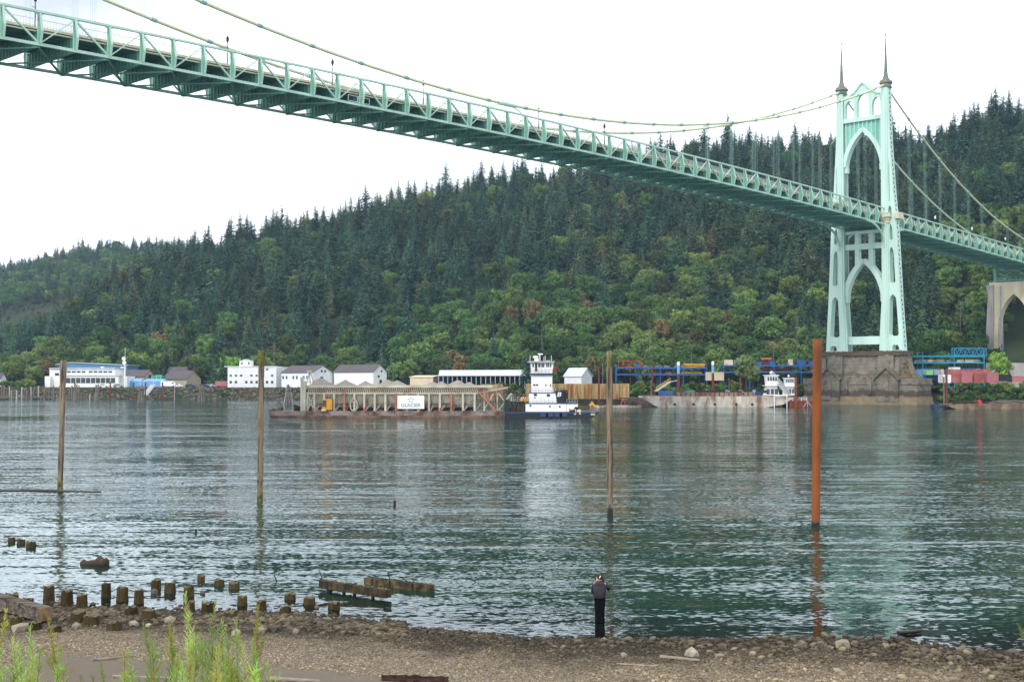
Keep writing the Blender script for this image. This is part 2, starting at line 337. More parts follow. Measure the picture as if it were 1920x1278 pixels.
# near bank
WL_X = [-400, 0, 100, 300, 450, 560, 700, 750, 830, 960, 1100, 1170, 1300, 1440, 1560, 1700, 1800, 1920, 2300]
WL_Y = [1165, 1152, 1140, 1150, 1152, 1158, 1168, 1173, 1180, 1192, 1197, 1196, 1199, 1195, 1193, 1202, 1215, 1226, 1245]
def nearz(X, Y):
    X = np.asarray(X, float); Y = np.asarray(Y, float)
    a = np.where(Y > 3, 960+F_PX*X/np.maximum(Y, 25), 960+F_PX*X/25.)
    Ds = CAM_H*F_PX/(ip(a, WL_X, WL_Y)-HOR)
    t = Ds - Y + n2(X, Y, 2.1, 5)*.28 + n2(X, Y, 6, 6)*.1
    z = ip(t, [-60, -8, -2, 0, 3, 7, 12, 20, 40, 60], [-3.0, -.55, -.09, 0, .10, .32, .75, 2.0, 6.2, 6.3])
    return z + (n2(X, Y, 1.3, 8)*.03 + n2(X, Y, 9, 9)*.008)*np.clip((t+6)/6, 0, 1)
def sandmat():
    m = mat('gravel_ground', (.21, .178, .14), .95, .45, 14, bump=.03, bscale=22, col2=(.085, .062, .042), thr=(.45, .6))
    t = m.node_tree; n = t.nodes; l = t.links; b = n['Principled BSDF']; src = b.inputs['Base Color'].links[0].from_socket
    g = n.new('ShaderNodeNewGeometry'); sp = n.new('ShaderNodeSeparateXYZ'); l.new(g.outputs['Position'], sp.inputs[0])
    nz = n.new('ShaderNodeTexNoise'); nz.inputs['Scale'].default_value = 1.2; nz.inputs['Detail'].default_value = 6; l.new(g.outputs['Position'], nz.inputs['Vector'])
    ad = n.new('ShaderNodeMath'); ad.operation = 'MULTIPLY_ADD'; ad.inputs[1].default_value = .25; l.new(nz.outputs[0], ad.inputs[0]); l.new(sp.outputs[2], ad.inputs[2])
    mr = n.new('ShaderNodeMapRange'); mr.inputs[1].default_value = .18; mr.inputs[2].default_value = .30; l.new(ad.outputs[0], mr.inputs[0])   # wet near the water
    mx = n.new('ShaderNodeMix'); mx.data_type = 'RGBA'; l.new(mr.outputs[0], mx.inputs[0]); mx.inputs[6].default_value = (.024, .018, .013, 1); l.new(src, mx.inputs[7])
    m2 = n.new('ShaderNodeMapRange'); m2.inputs[1].default_value = .55; m2.inputs[2].default_value = .80; l.new(ad.outputs[0], m2.inputs[0])
    x2 = n.new('ShaderNodeMix'); x2.data_type = 'RGBA'; l.new(m2.outputs[0], x2.inputs[0]); l.new(mx.outputs[2], x2.inputs[6]); x2.inputs[7].default_value = (.155, .125, .098, 1)
    l.new(x2.outputs[2], b.inputs['Base Color'])
    m3 = n.new('ShaderNodeMapRange'); m3.inputs[1].default_value = .12; m3.inputs[2].default_value = .3; m3.inputs[3].default_value = .5; m3.inputs[4].default_value = .95
    l.new(ad.outputs[0], m3.inputs[0]); l.new(m3.outputs[0], b.inputs['Roughness'])
    return m
beach = gridmesh('beach', np.arange(-34, 34.1, .16), np.concatenate([np.arange(-20, 28, 1.0), np.arange(28, 50, .14), np.arange(50, 110, 3.0)]), nearz, sandmat())
tag(beach, kind='structure')
def gz(x, y): return float(nearz(np.array([x]), np.array([y]))[0])

def watermat():
    m = bpy.data.materials.new('river_water'); m.use_nodes = True; t = m.node_tree; n = t.nodes; l = t.links; n.remove(n['Principled BSDF'])
    g = n.new('ShaderNodeNewGeometry')
    def nse(scale, sx, sy, off, detail=2, rough=.5, dist=0.0):
        mp = n.new('ShaderNodeMapping'); mp.inputs['Scale'].default_value = (sx, sy, 1); mp.inputs['Location'].default_value = (off, off*.7, off*.3)
        mp.inputs['Rotation'].default_value = (0, 0, math.radians(-7))
        l.new(g.outputs['Position'], mp.inputs[0]); z = n.new('ShaderNodeTexNoise'); z.inputs['Scale'].default_value = scale
        z.inputs['Detail'].default_value = detail; z.inputs['Roughness'].default_value = rough; z.inputs['Distortion'].default_value = dist
        l.new(mp.outputs[0], z.inputs['Vector']); return z
    def vm(op, a, b=None, s=None):
        v = n.new('ShaderNodeVectorMath'); v.operation = op; l.new(a, v.inputs[0])
        if b is not None:
            if hasattr(b, 'is_linked'): l.new(b, v.inputs[1])
            else: v.inputs[1].default_value = b
        if s is not None:
            if hasattr(s, 'is_linked'): l.new(s, v.inputs['Scale'])
            else: v.inputs['Scale'].default_value = s
        return v.outputs[0]
    half = (.5, .5, .5)
    a = vm('SCALE', vm('SUBTRACT', nse(5.0, .6, 1.0, 3, 1).outputs['Color'], half), s=.48)
    b = vm('SCALE', vm('SUBTRACT', nse(1.3, .5, 1.1, 11, 1).outputs['Color'], half), s=.22)
    c = vm('SCALE', vm('SUBTRACT', nse(.14, .4, 1.2, 23, 2).outputs['Color'], half), s=.06)
    sw = vm('MULTIPLY', vm('SUBTRACT', nse(1.0, .10, 1.25, 77, 1).outputs['Color'], half), (.05, .34, 0))
    sm = vm('ADD', vm('ADD', vm('ADD', a, b), c), sw)
    # calmer and rougher patches of the river
    p1 = nse(.020, .45, 1.6, 40, 4, .6, .6); p2 = nse(.09, .35, 1.3, 60, 3)
    ad = n.new('ShaderNodeMath'); ad.operation = 'MULTIPLY_ADD'; ad.inputs[1].default_value = .35; l.new(p2.outputs[0], ad.inputs[0]); l.new(p1.outputs[0], ad.inputs[2])
    mr = n.new('ShaderNodeMapRange'); mr.inputs[1].default_value = .52; mr.inputs[2].default_value = .85; mr.inputs[3].default_value = .32; mr.inputs[4].default_value = 1.45
    l.new(ad.outputs[0], mr.inputs[0])
    # stiller close to the beach
    at_ = n.new('ShaderNodeAttribute'); at_.attribute_name = 'depth'
    mc = n.new('ShaderNodeMapRange'); mc.inputs[1].default_value = .0; mc.inputs[2].default_value = 1.7; mc.inputs[3].default_value = .38; mc.inputs[4].default_value = 1.0
    l.new(at_.outputs['Fac'], mc.inputs[0]); mm = n.new('ShaderNodeMath'); mm.operation = 'MULTIPLY'; l.new(mr.outputs[0], mm.inputs[0]); l.new(mc.outputs[0], mm.inputs[1])
    sm = vm('SCALE', sm, s=mm.outputs[0]); sm = vm('MULTIPLY', sm, (1, 1, 0)); sm = vm('ADD', sm, (0, 0, 1)); nrm = vm('NORMALIZE', sm)
    fr = n.new('ShaderNodeFresnel'); fr.inputs[0].default_value = 1.42; l.new(nrm, fr.inputs['Normal'])
    gl = n.new('ShaderNodeBsdfGlossy'); gl.inputs['Roughness'].default_value = .04; gl.inputs[0].default_value = (.90, .97, 1, 1); l.new(nrm, gl.inputs['Normal'])
    df = n.new('ShaderNodeBsdfDiffuse'); df.inputs[0].default_value = (.008, .030, .019, 1)
    tp = n.new('ShaderNodeBsdfTransparent'); tp.inputs[0].default_value = (.75, .72, .58, 1)
    md = n.new('ShaderNodeMapRange'); md.inputs[1].default_value = .02; md.inputs[2].default_value = .45; l.new(at_.outputs['Fac'], md.inputs[0])
    b1 = n.new('ShaderNodeMixShader'); l.new(md.outputs[0], b1.inputs[0]); l.new(tp.outputs[0], b1.inputs[1]); l.new(df.outputs[0], b1.inputs[2])
    b2 = n.new('ShaderNodeMixShader'); l.new(fr.outputs[0], b2.inputs[0]); l.new(b1.outputs[0], b2.inputs[1]); l.new(gl.outputs[0], b2.inputs[2])
    l.new(b2.outputs[0], n['Material Output'].inputs[0]); return m
wx = np.concatenate([np.arange(-900, -40, 40.), np.arange(-40, 40, .5), np.arange(40, 901, 40.)]); wy = np.concatenate([np.arange(30, 56, .5), np.arange(56, 80, 4.), np.arange(80, 640, 20.)])
water = gridmesh('river', wx, wy, lambda X, Y: X*0, watermat(), False)
co = np.zeros(len(water.data.vertices)*3); water.data.vertices.foreach_get('co', co); co = co.reshape(-1, 3)
dep = np.maximum(-nearz(co[:, 0], co[:, 1]), 0); dep[co[:, 1] > 75] = 3
at0 = water.data.attributes.new('depth', 'FLOAT', 'POINT'); at0.data.foreach_set('value', dep.astype(np.float32))
tag(water, kind='structure')

# ------------------------------------------------------------------ vegetation prototypes
def quads_mesh(name, c, u, v, m):                     # c,u,v arrays of (n,3): quads c +- u +- v
    P = np.stack([c-u-v, c+u-v, c+u*.6+v, c-u*.6+v], 1).reshape(-1, 3)
    me = bpy.data.meshes.new(name); k = len(c); me.vertices.add(4*k); me.vertices.foreach_set('co', P.ravel())
    me.loops.add(4*k); me.loops.foreach_set('vertex_index', np.arange(4*k, dtype=np.int32)); me.polygons.add(k)
    me.polygons.foreach_set('loop_start', np.arange(0, 4*k, 4, dtype=np.int32)); me.polygons.foreach_set('loop_total', np.full(k, 4, np.int32))
    me.materials.append(m); me.update(calc_edges=True); return me
def conifer_quads(h, r, rs, lev=30, droop=.35, ragged=.3):
    C = []; U = []; V = []
    for i in range(lev):
        t = i/(lev-1); z = h*(.10+.89*t**.95); rr = r*(1-t)**.8*(.72+.56*rs.uniform()) + .35
        rr *= min(1, .55+t*4)
        nb = max(4, int(11*(1-t)+4)); ph = rs.uniform(0, 6.28)
        for b in range(nb):
            an = ph + 6.283*b/nb + rs.uniform(-.3, .3); L_ = rr*(1+rs.uniform(-ragged, ragged*.7)); d = np.array([math.cos(an), math.sin(an), 0]); s = np.array([-d[1], d[0], 0])
            seg = max(1, int(L_/.95)+1)
            for k in range(seg):
                f = (k+.6)/seg; p = d*L_*f; p[2] = z - droop*L_*f + .10*L_*f*f + rs.uniform(-.2, .2)
                wd = .26+.22*L_*(1.15-f)*.5; ln = L_/seg*.55
                tl = rs.uniform(-.6, .3)
                C.append(p); V.append((d+np.array([0, 0, tl-.25]))*ln); U.append((s+np.array([0, 0, rs.uniform(-.6, .6)]))*wd)
    return np.array(C), np.array(U), np.array(V)
def decid_quads(h, r, rs, blobs=40, per=55, leaf=.36, tall=.62, low=.22):
    C = []; U = []; V = []
    for b in range(blobs):
        an = rs.uniform(0, 6.283); zz = rs.uniform(-1, 1); q = rs.uniform(.35, .85)
        rr = math.sqrt(max(0, 1-zz*zz))*q
        c0 = np.array([math.cos(an)*rr*r, math.sin(an)*rr*r, h*(low+(1-low)*.5) + zz*q*h*(1-low)*.5]); br = r*rs.uniform(.18, .36)
        n_ = rs.normal(size=(per, 3)); n_ /= np.linalg.norm(n_, axis=1)[:, None]; n_[:, 2] = n_[:, 2]*.8 + .12
        c = c0 + n_*br*rs.uniform(.5, 1.25, (per, 1))
        a = np.cross(n_ + rs.normal(size=(per, 3))*.45, rs.normal(size=(per, 3))); a /= np.linalg.norm(a, axis=1)[:, None]
        bb = np.cross(n_ + rs.normal(size=(per, 3))*.45, a); bb /= np.linalg.norm(bb, axis=1)[:, None]; s = rs.uniform(.6, 1.3, (per, 1))*leaf
        C.append(c); U.append(a*s); V.append(bb*s)
    return np.concatenate(C), np.concatenate(U), np.concatenate(V)
def trunkmesh(h, r, rs, limbs=0, cr=0):
    b = MB(); b.tube([(0, 0, -2), (0, 0, h*.3), (rs.uniform(-.2, .2), rs.uniform(-.2, .2), h*.6), (0, 0, h*.93)], [r, r*.8, r*.5, r*.12], 6)
    for k in range(limbs):
        a = rs.uniform(0, 6.28); z = h*rs.uniform(.25, .55)
        b.tube([(0, 0, z), (math.cos(a)*cr*.35, math.sin(a)*cr*.35, z+h*.12), (math.cos(a)*cr*.7, math.sin(a)*cr*.7, z+h*.2)], [r*.45, r*.3, r*.1], 5)
    return b
PROTO_COL = bpy.data.collections.new('scatter_sources')
TREES = {}
def make_tree(key, kindname, cq, mleaf, h, tr, limbs, cr, rs):
    tb = trunkmesh(h, tr, rs, limbs, cr)
    tm = bpy.data.meshes.new('trunk'); tm.from_pydata(tb.v, [], tb.f); tm.materials.append(BARK); tm.update()
    cm = quads_mesh('crown', *cq, mleaf)
    # joined version for the massed far trees
    k = len(cq[0]); P = np.stack([cq[0]-cq[1]-cq[2], cq[0]+cq[1]-cq[2], cq[0]+cq[1]*.6+cq[2], cq[0]-cq[1]*.6+cq[2]], 1).reshape(-1, 3)
    o0 = len(tb.v); jm = bpy.data.meshes.new('tree_mass'); jm.from_pydata(tb.v + [tuple(p) for p in P], [], tb.f + [tuple(o0+4*i+j for j in range(4)) for i in range(k)])
    jm.materials.append(BARK); jm.materials.append(mleaf); jm.polygons.foreach_set('material_index', [0]*len(tb.f)+[1]*k); jm.update()
    po = bpy.data.objects.new('%02d_%s' % (len(TREES), kindname), jm); PROTO_COL.objects.link(po)
    TREES[key] = (kindname, tm, cm, h, len(TREES))
rs = np.random.RandomState(5)
for i, (h, r, m_, lv) in enumerate([(29, 7.6, CON1, 26), (26, 6.6, CON1, 22), (33, 7.8, CON1, 28), (27, 8.2, CON2, 22), (24, 6.6, CON2, 20)]):
    make_tree('c%d' % i, 'conifer', conifer_quads(h, r, rs, lv, ragged=.5), m_, h, .42, 0, 0, rs)
for i, (h, r, m_) in enumerate([(15, 6.2, DEC1), (13, 5.2, DEC1), (17, 6.8, DEC1), (14, 5.6, DEC2), (15, 6, DEC2)]):
    make_tree('d%d' % i, 'broadleaf_tree', decid_quads(h, r, rs), m_, h, .38, 5, r, rs)
make_tree('s0', 'shrub', decid_quads(3.4, 2.6, rs, 12, 60, .30, low=-.1), SHRUB, 3, .1, 0, 0, rs)
make_tree('s1', 'shrub', decid_quads(2.6, 2.2, rs, 10, 60, .26, low=-.1), SHRUB, 2.4, .1, 0, 0, rs)

def single_tree(key, X, Y, z, sc, rz, label, cat, group=None, leaf=None, name=None):
    nm, tm, cm, h, idx = TREES[key]
    e = bpy.data.objects.new(name or nm, None); COL.objects.link(e); e.location = (X, Y, z); e.rotation_euler = (0, 0, rz); e.scale = sc if hasattr(sc, '__len__') else (sc,)*3
    tag(e, label, cat, group)
    for k, me in (('trunk', tm), ('crown', cm)):
        o = bpy.data.objects.new(k if nm != 'shrub' or k == 'crown' else 'stem', me); COL.objects.link(o); o.parent = e
        if leaf and k == 'crown': o.material_slots[0].link = 'OBJECT'; o.material_slots[0].material = leaf
    return e
def scatter(name, pts, rot, scl, idx, coll):
    me = bpy.data.meshes.new(name); me.vertices.add(len(pts)); me.vertices.foreach_set('co', np.asarray(pts, np.float32).ravel())
    for an, ty, arr in (('rot', 'FLOAT_VECTOR', rot), ('scl', 'FLOAT_VECTOR', scl)):
        a = me.attributes.new(an, ty, 'POINT'); a.data.foreach_set('vector', np.asarray(arr, np.float32).ravel())
    a = me.attributes.new('idx', 'INT', 'POINT'); a.data.foreach_set('value', np.asarray(idx, np.int32)); me.update()
    o = bpy.data.objects.new(name, me); COL.objects.link(o)
    ng = bpy.data.node_groups.new(name+'_scatter', 'GeometryNodeTree'); ng.interface.new_socket('Geometry', in_out='INPUT', socket_type='NodeSocketGeometry'); ng.interface.new_socket('Geometry', in_out='OUTPUT', socket_type='NodeSocketGeometry')
    n = ng.nodes; l = ng.links; gi = n.new('NodeGroupInput'); go = n.new('NodeGroupOutput'); ii = n.new('GeometryNodeInstanceOnPoints')
    ci = n.new('GeometryNodeCollectionInfo'); ci.inputs['Collection'].default_value = coll; ci.inputs['Separate Children'].default_value = True; ci.inputs['Reset Children'].default_value = True
    ii.inputs['Pick Instance'].default_value = True
    def na(nm, ty):
        q = n.new('GeometryNodeInputNamedAttribute'); q.data_type = ty; q.inputs['Name'].default_value = nm; return q.outputs[0]
    l.new(gi.outputs[0], ii.inputs['Points']); l.new(ci.outputs[0], ii.inputs['Instance']); l.new(na('idx', 'INT'), ii.inputs['Instance Index'])
    er = n.new('FunctionNodeEulerToRotation'); l.new(na('rot', 'FLOAT_VECTOR'), er.inputs[0]); l.new(er.outputs[0], ii.inputs['Rotation'])
    l.new(na('scl', 'FLOAT_VECTOR'), ii.inputs['Scale']); l.new(ii.outputs[0], go.inputs[0])
    md = o.modifiers.new('scatter', 'NODES'); md.node_group = ng; return o

# ------------------------------------------------------------------ forest on the hill
BPX, BPY = 208.0, 518.0
def forest():
    P = []
    rr = np.random.RandomState(3)
    g = 7.8
    for Y in np.arange(500, 1560, g):
        gg = g if Y < 960 else 9.5
        if Y >= 960 and int((Y-500)/g) % 4 == 3: continue
        half = .47*Y + 25
        for X in np.arange(-half, half, gg):
            x = X + rr.uniform(-.48, .48)*gg; y = Y + rr.uniform(-.48, .48)*gg
            if not math.hypot(x-BPX, y-BPY) < 14: P.append((x, y))
    P = np.array(P); X, Y = P[:, 0], P[:, 1]; a = apx(X, Y); Db = baseY(a); Dc = crestD(a); s = (Y-Db)/(Dc-Db)
    far = (Y > 960) & (a < 620) & (Y < 1500)
    near = (s > -.03) & (s < 1.18) & (Y < 960)
    bare = (a < 130) & (Y > 1080) & (Y < 1190)                                   # reddish clearing on the far hill
    keep = (near | far) & ~(bare & (rr.uniform(size=len(X)) < .35))
    X, Y, a, s, bare = X[keep], Y[keep], a[keep], s[keep], bare[keep]; Z = hillz(X, Y)
    nn = n2(X, Y, .03, 21) + rr.uniform(-.35, .35, len(X)); con = []
    key = []
    for i in range(len(X)):
        q = s[i] if Y[i] < 960 else .35 + (Y[i]-960)/600
        lim = .24 + .09*math.sin(a[i]*.006+1) + (.10 if 1150 < a[i] < 1500 else 0) - (.06 if a[i] < 700 else 0)
        pc = 1/(1+math.exp(-(q-lim)*13 - nn[i]*2.2)); pc = min(pc, .93)
        if Y[i] > 960: pc = .25 + (.7 if q > 1.02 else 0)
        if rr.uniform() < pc:
            key.append('c%d' % rr.choice(5, p=[.28, .2, .2, .2, .12]))
        else:
            key.append('d%d' % rr.choice(5, p=[.34, .28, .32, .04, .02]))
    key = np.array(key)
    sc = rr.uniform(.52, .80, len(X)); sc = np.where(rr.uniform(size=len(X)) < .10, rr.uniform(.8, 1.0, len(X)), sc); sc = np.where(np.char.startswith(key, 'd'), sc*1.28, sc)
    key = np.where(bare, 'd4', key); sc = np.where(bare, rr.uniform(.2, .38, len(X)), sc)
    zone = (a > 1765) & (s < .55); key = np.where(zone, 'd1', key); sc = np.where(zone, rr.uniform(.7, 1.0, len(X)), sc)
    z2 = (a > 1835) & (a < 1960) & (Y < 545); sc = np.where(z2, rr.uniform(.4, .6, len(X)), sc)
    sc = np.where(np.char.startswith(key, 'c') & (s < .45) & (Y < 960), sc*.85, sc)
    sc = np.where((a > 1700) & np.char.startswith(key, 'c'), sc*1.05, sc)
    return X, Y, Z, a, s, key, sc, rr.uniform(0, 6.28, len(X))
FX, FY, FZ, FA, FS, FK, FSC, FR = forest()
ZONES = [(120, 'above far left warehouse edge'), (240, 'above the clerestory warehouse'), (330, 'above the small tan houses'), (427, 'above the parked cars'), (545, 'behind the three-storey white building'),
         (628, 'above the first gabled shed'), (730, 'above the second gabled shed'), (830, 'above the cream building'), (960, 'above the long open shed'), (1050, 'above the tugboat'), (1130, 'above the small gabled shed'),
         (1205, 'above the sheet pile wall'), (1300, 'above the barge bow'), (1400, 'above the riverside willow'), (1480, 'above the crew boats'), (1560, 'left of the bridge tower'), (1640, 'seen through the bridge tower'), (1720, 'just right of the tower'), (1800, 'above the blue rack'), (1865, 'left of the shore pier'), (9999, 'at the far right')]
def where_words(a, s, Y):
    z = next(w_ for lim, w_ in ZONES if a < lim)
    return ('at the hill foot' if s < .12 else 'low on the hill' if s < .30 else 'mid hill' if s < .55 else 'high on the hill' if s < .85 else 'on the skyline') + ' ' + z
ORD = ['', 'second', 'third', 'fourth', 'fifth', 'sixth', 'seventh', 'eighth', 'ninth', 'tenth', 'eleventh', 'twelfth', 'thirteenth', 'fourteenth', 'fifteenth']
def place_forest():
    invis = np.abs(FA-960) > 985
    used = np.zeros(len(FX), bool)
    for pre, cat, grp in (('c', 'conifer', 'conifers on the hillside'), ('d', 'tree', 'broadleaf trees on the hillside')):
        ok = np.where(np.char.startswith(FK, pre) & ~invis & (FS < 1.05) & (FY < 960))[0]
        hgt = FSC[ok]*(30 if pre == 'c' else 15)/FY[ok]
        # the largest in view: near trees, and those standing clear on the skyline
        sel = ok[np.argsort(-(hgt*(1 + .45*(FS[ok] > .9) )))][:285]
        todo = []
        for i in sel:
            k = FK[i]; col = {'c0': 'dark green', 'c1': 'slender dark green', 'c2': 'tall dark green', 'c3': 'broad olive green', 'c4': 'small olive green', 'd0': 'round green', 'd1': 'small green', 'd2': 'large green', 'd3': 'brownish', 'd4': 'rust tinged brown'}[k]
            lab = '%s %s %s' % (col, 'conifer' if pre == 'c' else 'broadleaf', where_words(FA[i], FS[i], FY[i]))
            todo.append((lab, FA[i], i, k)); used[i] = True
        from collections import defaultdict
        dd = defaultdict(list)
        for lab, a_, i, k in todo: dd[lab].append((a_, i, k))
        for lab, it in dd.items():
            it.sort()
            for j, (a_, i, k) in enumerate(it):
                l2 = lab if len(it) == 1 else ('leftmost ' if j == 0 else 'rightmost ' if j == len(it)-1 else ORD[min(j, 14)] + ' from left ') + lab
                single_tree(k, FX[i], FY[i], FZ[i]-.3, FSC[i], FR[i], l2, cat, grp)
    for pre, nm, lab in (('c', 'conifer_forest', 'dense dark conifers massed over the upper hillside behind the individual trees'), ('d', 'broadleaf_forest', 'mass of leafy green and brown trees filling the hillside')):
        r = np.where(np.char.startswith(FK, pre) & ~used)[0]
        pts = np.stack([FX[r], FY[r], FZ[r]-.3], -1); z = np.zeros(len(r))
        sr = np.random.RandomState(9)
        o = scatter(nm, pts, np.stack([z, z, FR[r]], -1), np.stack([FSC[r]*sr.uniform(.85, 1.15, len(r)), FSC[r], FSC[r]*sr.uniform(.85, 1.1, len(r))], -1), [TREES[FK[i]][4] for i in r], PROTO_COL)
        tag(o, lab, 'forest', kind='stuff')
place_forest()
# ------------------------------------------------------------------ suspension bridge
TH = .7454; BX0, BY0 = -1.05, 282.6; PS = 12.27; BW = 16.5; TV = 185.6; UC = 8.15
BM = Matrix(((math.sin(TH), -math.cos(TH), 0, BX0), (math.cos(TH), math.sin(TH), 0, BY0), (0, 0, 1, 0), (0, 0, 0, 1)))
def bz(v):                                            # underside of the bottom chord
    if v < TV: return 62.7 - .0001*v*v
    return 59.26 - .034*(v-TV) - 0.00002*(v-TV)**2
def cz(v):                                            # main cable axis
    if v < TV: return 69.95 + .00101*(v+6)**2*(1 if v < 175 else 1) + (-.35 if v > 150 else 0)*((v-150)/35 if v > 150 else 0)
    t = (v-TV)/131.0
    return 106.2*(1-t) + 63.2*t - 28*t*(1-t)
bridge = thing('suspension_bridge', BM @ Vector((TV, UC, 0)), 'long pale green suspension bridge with a gothic spired tower crossing the river', 'bridge')
def bm_(): return MB(BM)
CH_H = 5.6
def truss(u, side):
    m = bm_()
    ks = np.arange(-30, 54)                           # half panels
    P = lambda k, dz: (k*PS/2, u, bz(k*PS/2)+dz)
    root = None
    for k in ks[:-1]:
        if 30 <= k <= 30: pass
        m.bar(P(k, .3), P(k+1, .3), .45, .48)
    root = m.build('bottom_chord' if 0 else 'stiffening_truss', GREEN, bridge)
    tag(root, 'near stiffening truss of the deck' if side == 0 else 'far stiffening truss of the deck')
    m = bm_()
    for k in ks[:-1]:
        m.bar(P(k, CH_H), P(k+1, CH_H), .5, .36)
    m.build('top_chord', GREEN, root)
    sg = 1 if side == 0 else -1
    rest = bm_()
    for k in ks:
        b = bm_(); v = k*PS/2; z = bz(v)
        # tapering vertical with an inner bracket plate down to the floor beam
        dv = .16
        poly = [(u+.2*sg, z+.5), (u-.55*sg, z+.5), (u-.95*sg, z+2.3), (u-.28*sg, z+CH_H-.3), (u+.2*sg, z+CH_H-.3)]
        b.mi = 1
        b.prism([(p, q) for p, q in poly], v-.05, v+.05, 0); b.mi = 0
        b.bar((v, u+.25*sg, z+.4), (v, u+.25*sg, z+CH_H-.2), .42, .10, (0, 1, 0))
        b.bar((v, u-.6*sg, z+.4), (v, u-1.0*sg, z+2.3), .36, .08, (0, 1, 0)); b.bar((v, u-1.0*sg, z+2.3), (v, u-.33*sg, z+CH_H-.3), .36, .08, (0, 1, 0))
        # curved corner gussets under the top chord
        for s_ in (-1, 1):
            b.prism([(v+s_*.15, z+CH_H-.2), (v+s_*1.0, z+CH_H-.2), (v+s_*.5, z+CH_H-.42), (v+s_*.15, z+CH_H-1.0)][::s_], u-.05, u+.05, 1)
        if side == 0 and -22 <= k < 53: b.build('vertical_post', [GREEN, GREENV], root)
        else: rest.v += []; o = len(rest.v); rest.v += b.v; rest.f += [tuple(i+o for i in f) for f in b.f]; rest.m += b.m
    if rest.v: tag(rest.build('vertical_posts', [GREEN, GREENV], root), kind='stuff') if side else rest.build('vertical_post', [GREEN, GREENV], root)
    rest = bm_()
    for k in ks[:-1]:
        b = bm_()
        if k % 2 == 0: b.bar(P(k, .4), P(k+1, CH_H-.2), .20, .20)
        else: b.bar(P(k, CH_H-.2), P(k+1, .4), .32, .26)
        if side == 0 and -22 <= k < 53: b.build('diagonal', GREEN, root)
        else: o = len(rest.v); rest.v += b.v; rest.f += [tuple(i+o for i in f) for f in b.f]; rest.m += b.m
    tag(rest.build('diagonals', GREEN, root), kind='stuff') if side else rest.build('diagonal', GREEN, root)
    return root
truss(0, 0); truss(BW, 1)
# floor beams and bottom laterals
for k in range(-30, 54):
    v = k*PS/2; z = bz(v); b = bm_()
    b.prism([(.3, z+.05), (BW-.3, z+.05), (BW-.3, z+2.5), (.3, z+2.5)], v-.04, v+.04, 0)
    b.bar((v, .3, z+.06), (v, BW-.3, z+.06), .45, .08); b.bar((v, .3, z+2.5), (v, BW-.3, z+2.5), .45, .08)
    for j in range(1, 15): b.bar((v-.13, j*1.1, z+.1), (v-.13, j*1.1, z+2.45), .09, .2); 
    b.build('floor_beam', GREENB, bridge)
lat = bm_()
for k in range(-15, 26):
    v = k*PS; v2 = v+PS
    lat.bar((v, .3, bz(v)-.1), (v2, BW-.3, bz(v2)-.1), .3, .22); lat.bar((v, BW-.3, bz(v)-.12), (v2, .3, bz(v2)-.12), .3, .22)
    lat.bar((v+PS/2, BW/2, bz(v)-.1), (v+PS/2, BW/2, bz(v)+.8), .15)
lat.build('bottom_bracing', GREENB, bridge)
st = bm_()
for k in range(-30, 53):
    v, v2 = k*PS/2, (k+1)*PS/2
    for u in (1.6, 3.6, 5.8, 8.2, 10.6, 12.8, 14.9): st.bar((v, u, bz(v)+2.55+.3), (v2, u, bz(v2)+2.55+.3), .22, .55)
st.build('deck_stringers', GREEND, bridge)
dk = bm_(); FAS = {1.25: bm_(), 15.25: bm_()}; RLS = {1.25: bm_(), 15.25: bm_()}
for k in range(-30, 53):
    v, v2 = k*PS/2, (k+1)*PS/2; z, z2 = bz(v)+3.14, bz(v2)+3.14
    dk.add([(v, 1.5, z), (v2, 1.5, z2), (v2, 15, z2), (v, 15, z), (v, 1.5, z+.25), (v2, 1.5, z2+.25), (v2, 15, z2+.25), (v, 15, z+.25)], [(0,3,2,1),(4,5,6,7),(0,1,5,4),(2,3,7,6)])
    for u in (1.25, 15.25):
        fa, rl = FAS[u], RLS[u]
        fa.bar((v, u, z+.12), (v2, u, z2+.12), .25, .42); fa.bar((v, u-.1, z-.45), (v2, u-.1, z2-.45), .2, .2)
        rl.bar((v, u, z+1.55), (v2, u, z2+1.55), .09, .1); rl.bar((v, u, z+.55), (v2, u, z2+.55), .06, .06)
        n_ = 12
        for j in range(n_):
            t = j/n_; vv = v+(v2-v)*t; zz = z+(z2-z)*t
            rl.bar((vv, u, zz+.3), (vv, u, zz+1.55), .07 if j else .14, .05)
dk.build('roadway', ASPH, bridge); [q.build('sidewalk_fascia', CREAM, bridge) for q in FAS.values()]; [q.build('railing', RAIL, bridge) for q in RLS.values()]
# maintenance traveller platforms under the road
tr = bm_()
for v in (-44, 65, 150):
    z = bz(v)+.2
    for dz in (0, 1.1): tr.bar((v-2.5, -.3, z+.5+dz), (v+3, -.3, z+.5+dz), .08)
    for d in (-2.5, 0, 3): tr.bar((v+d, -.3, z+.5), (v+d, -.3, z+1.6), .08)
tr.build('maintenance_gantry', RAIL, bridge)
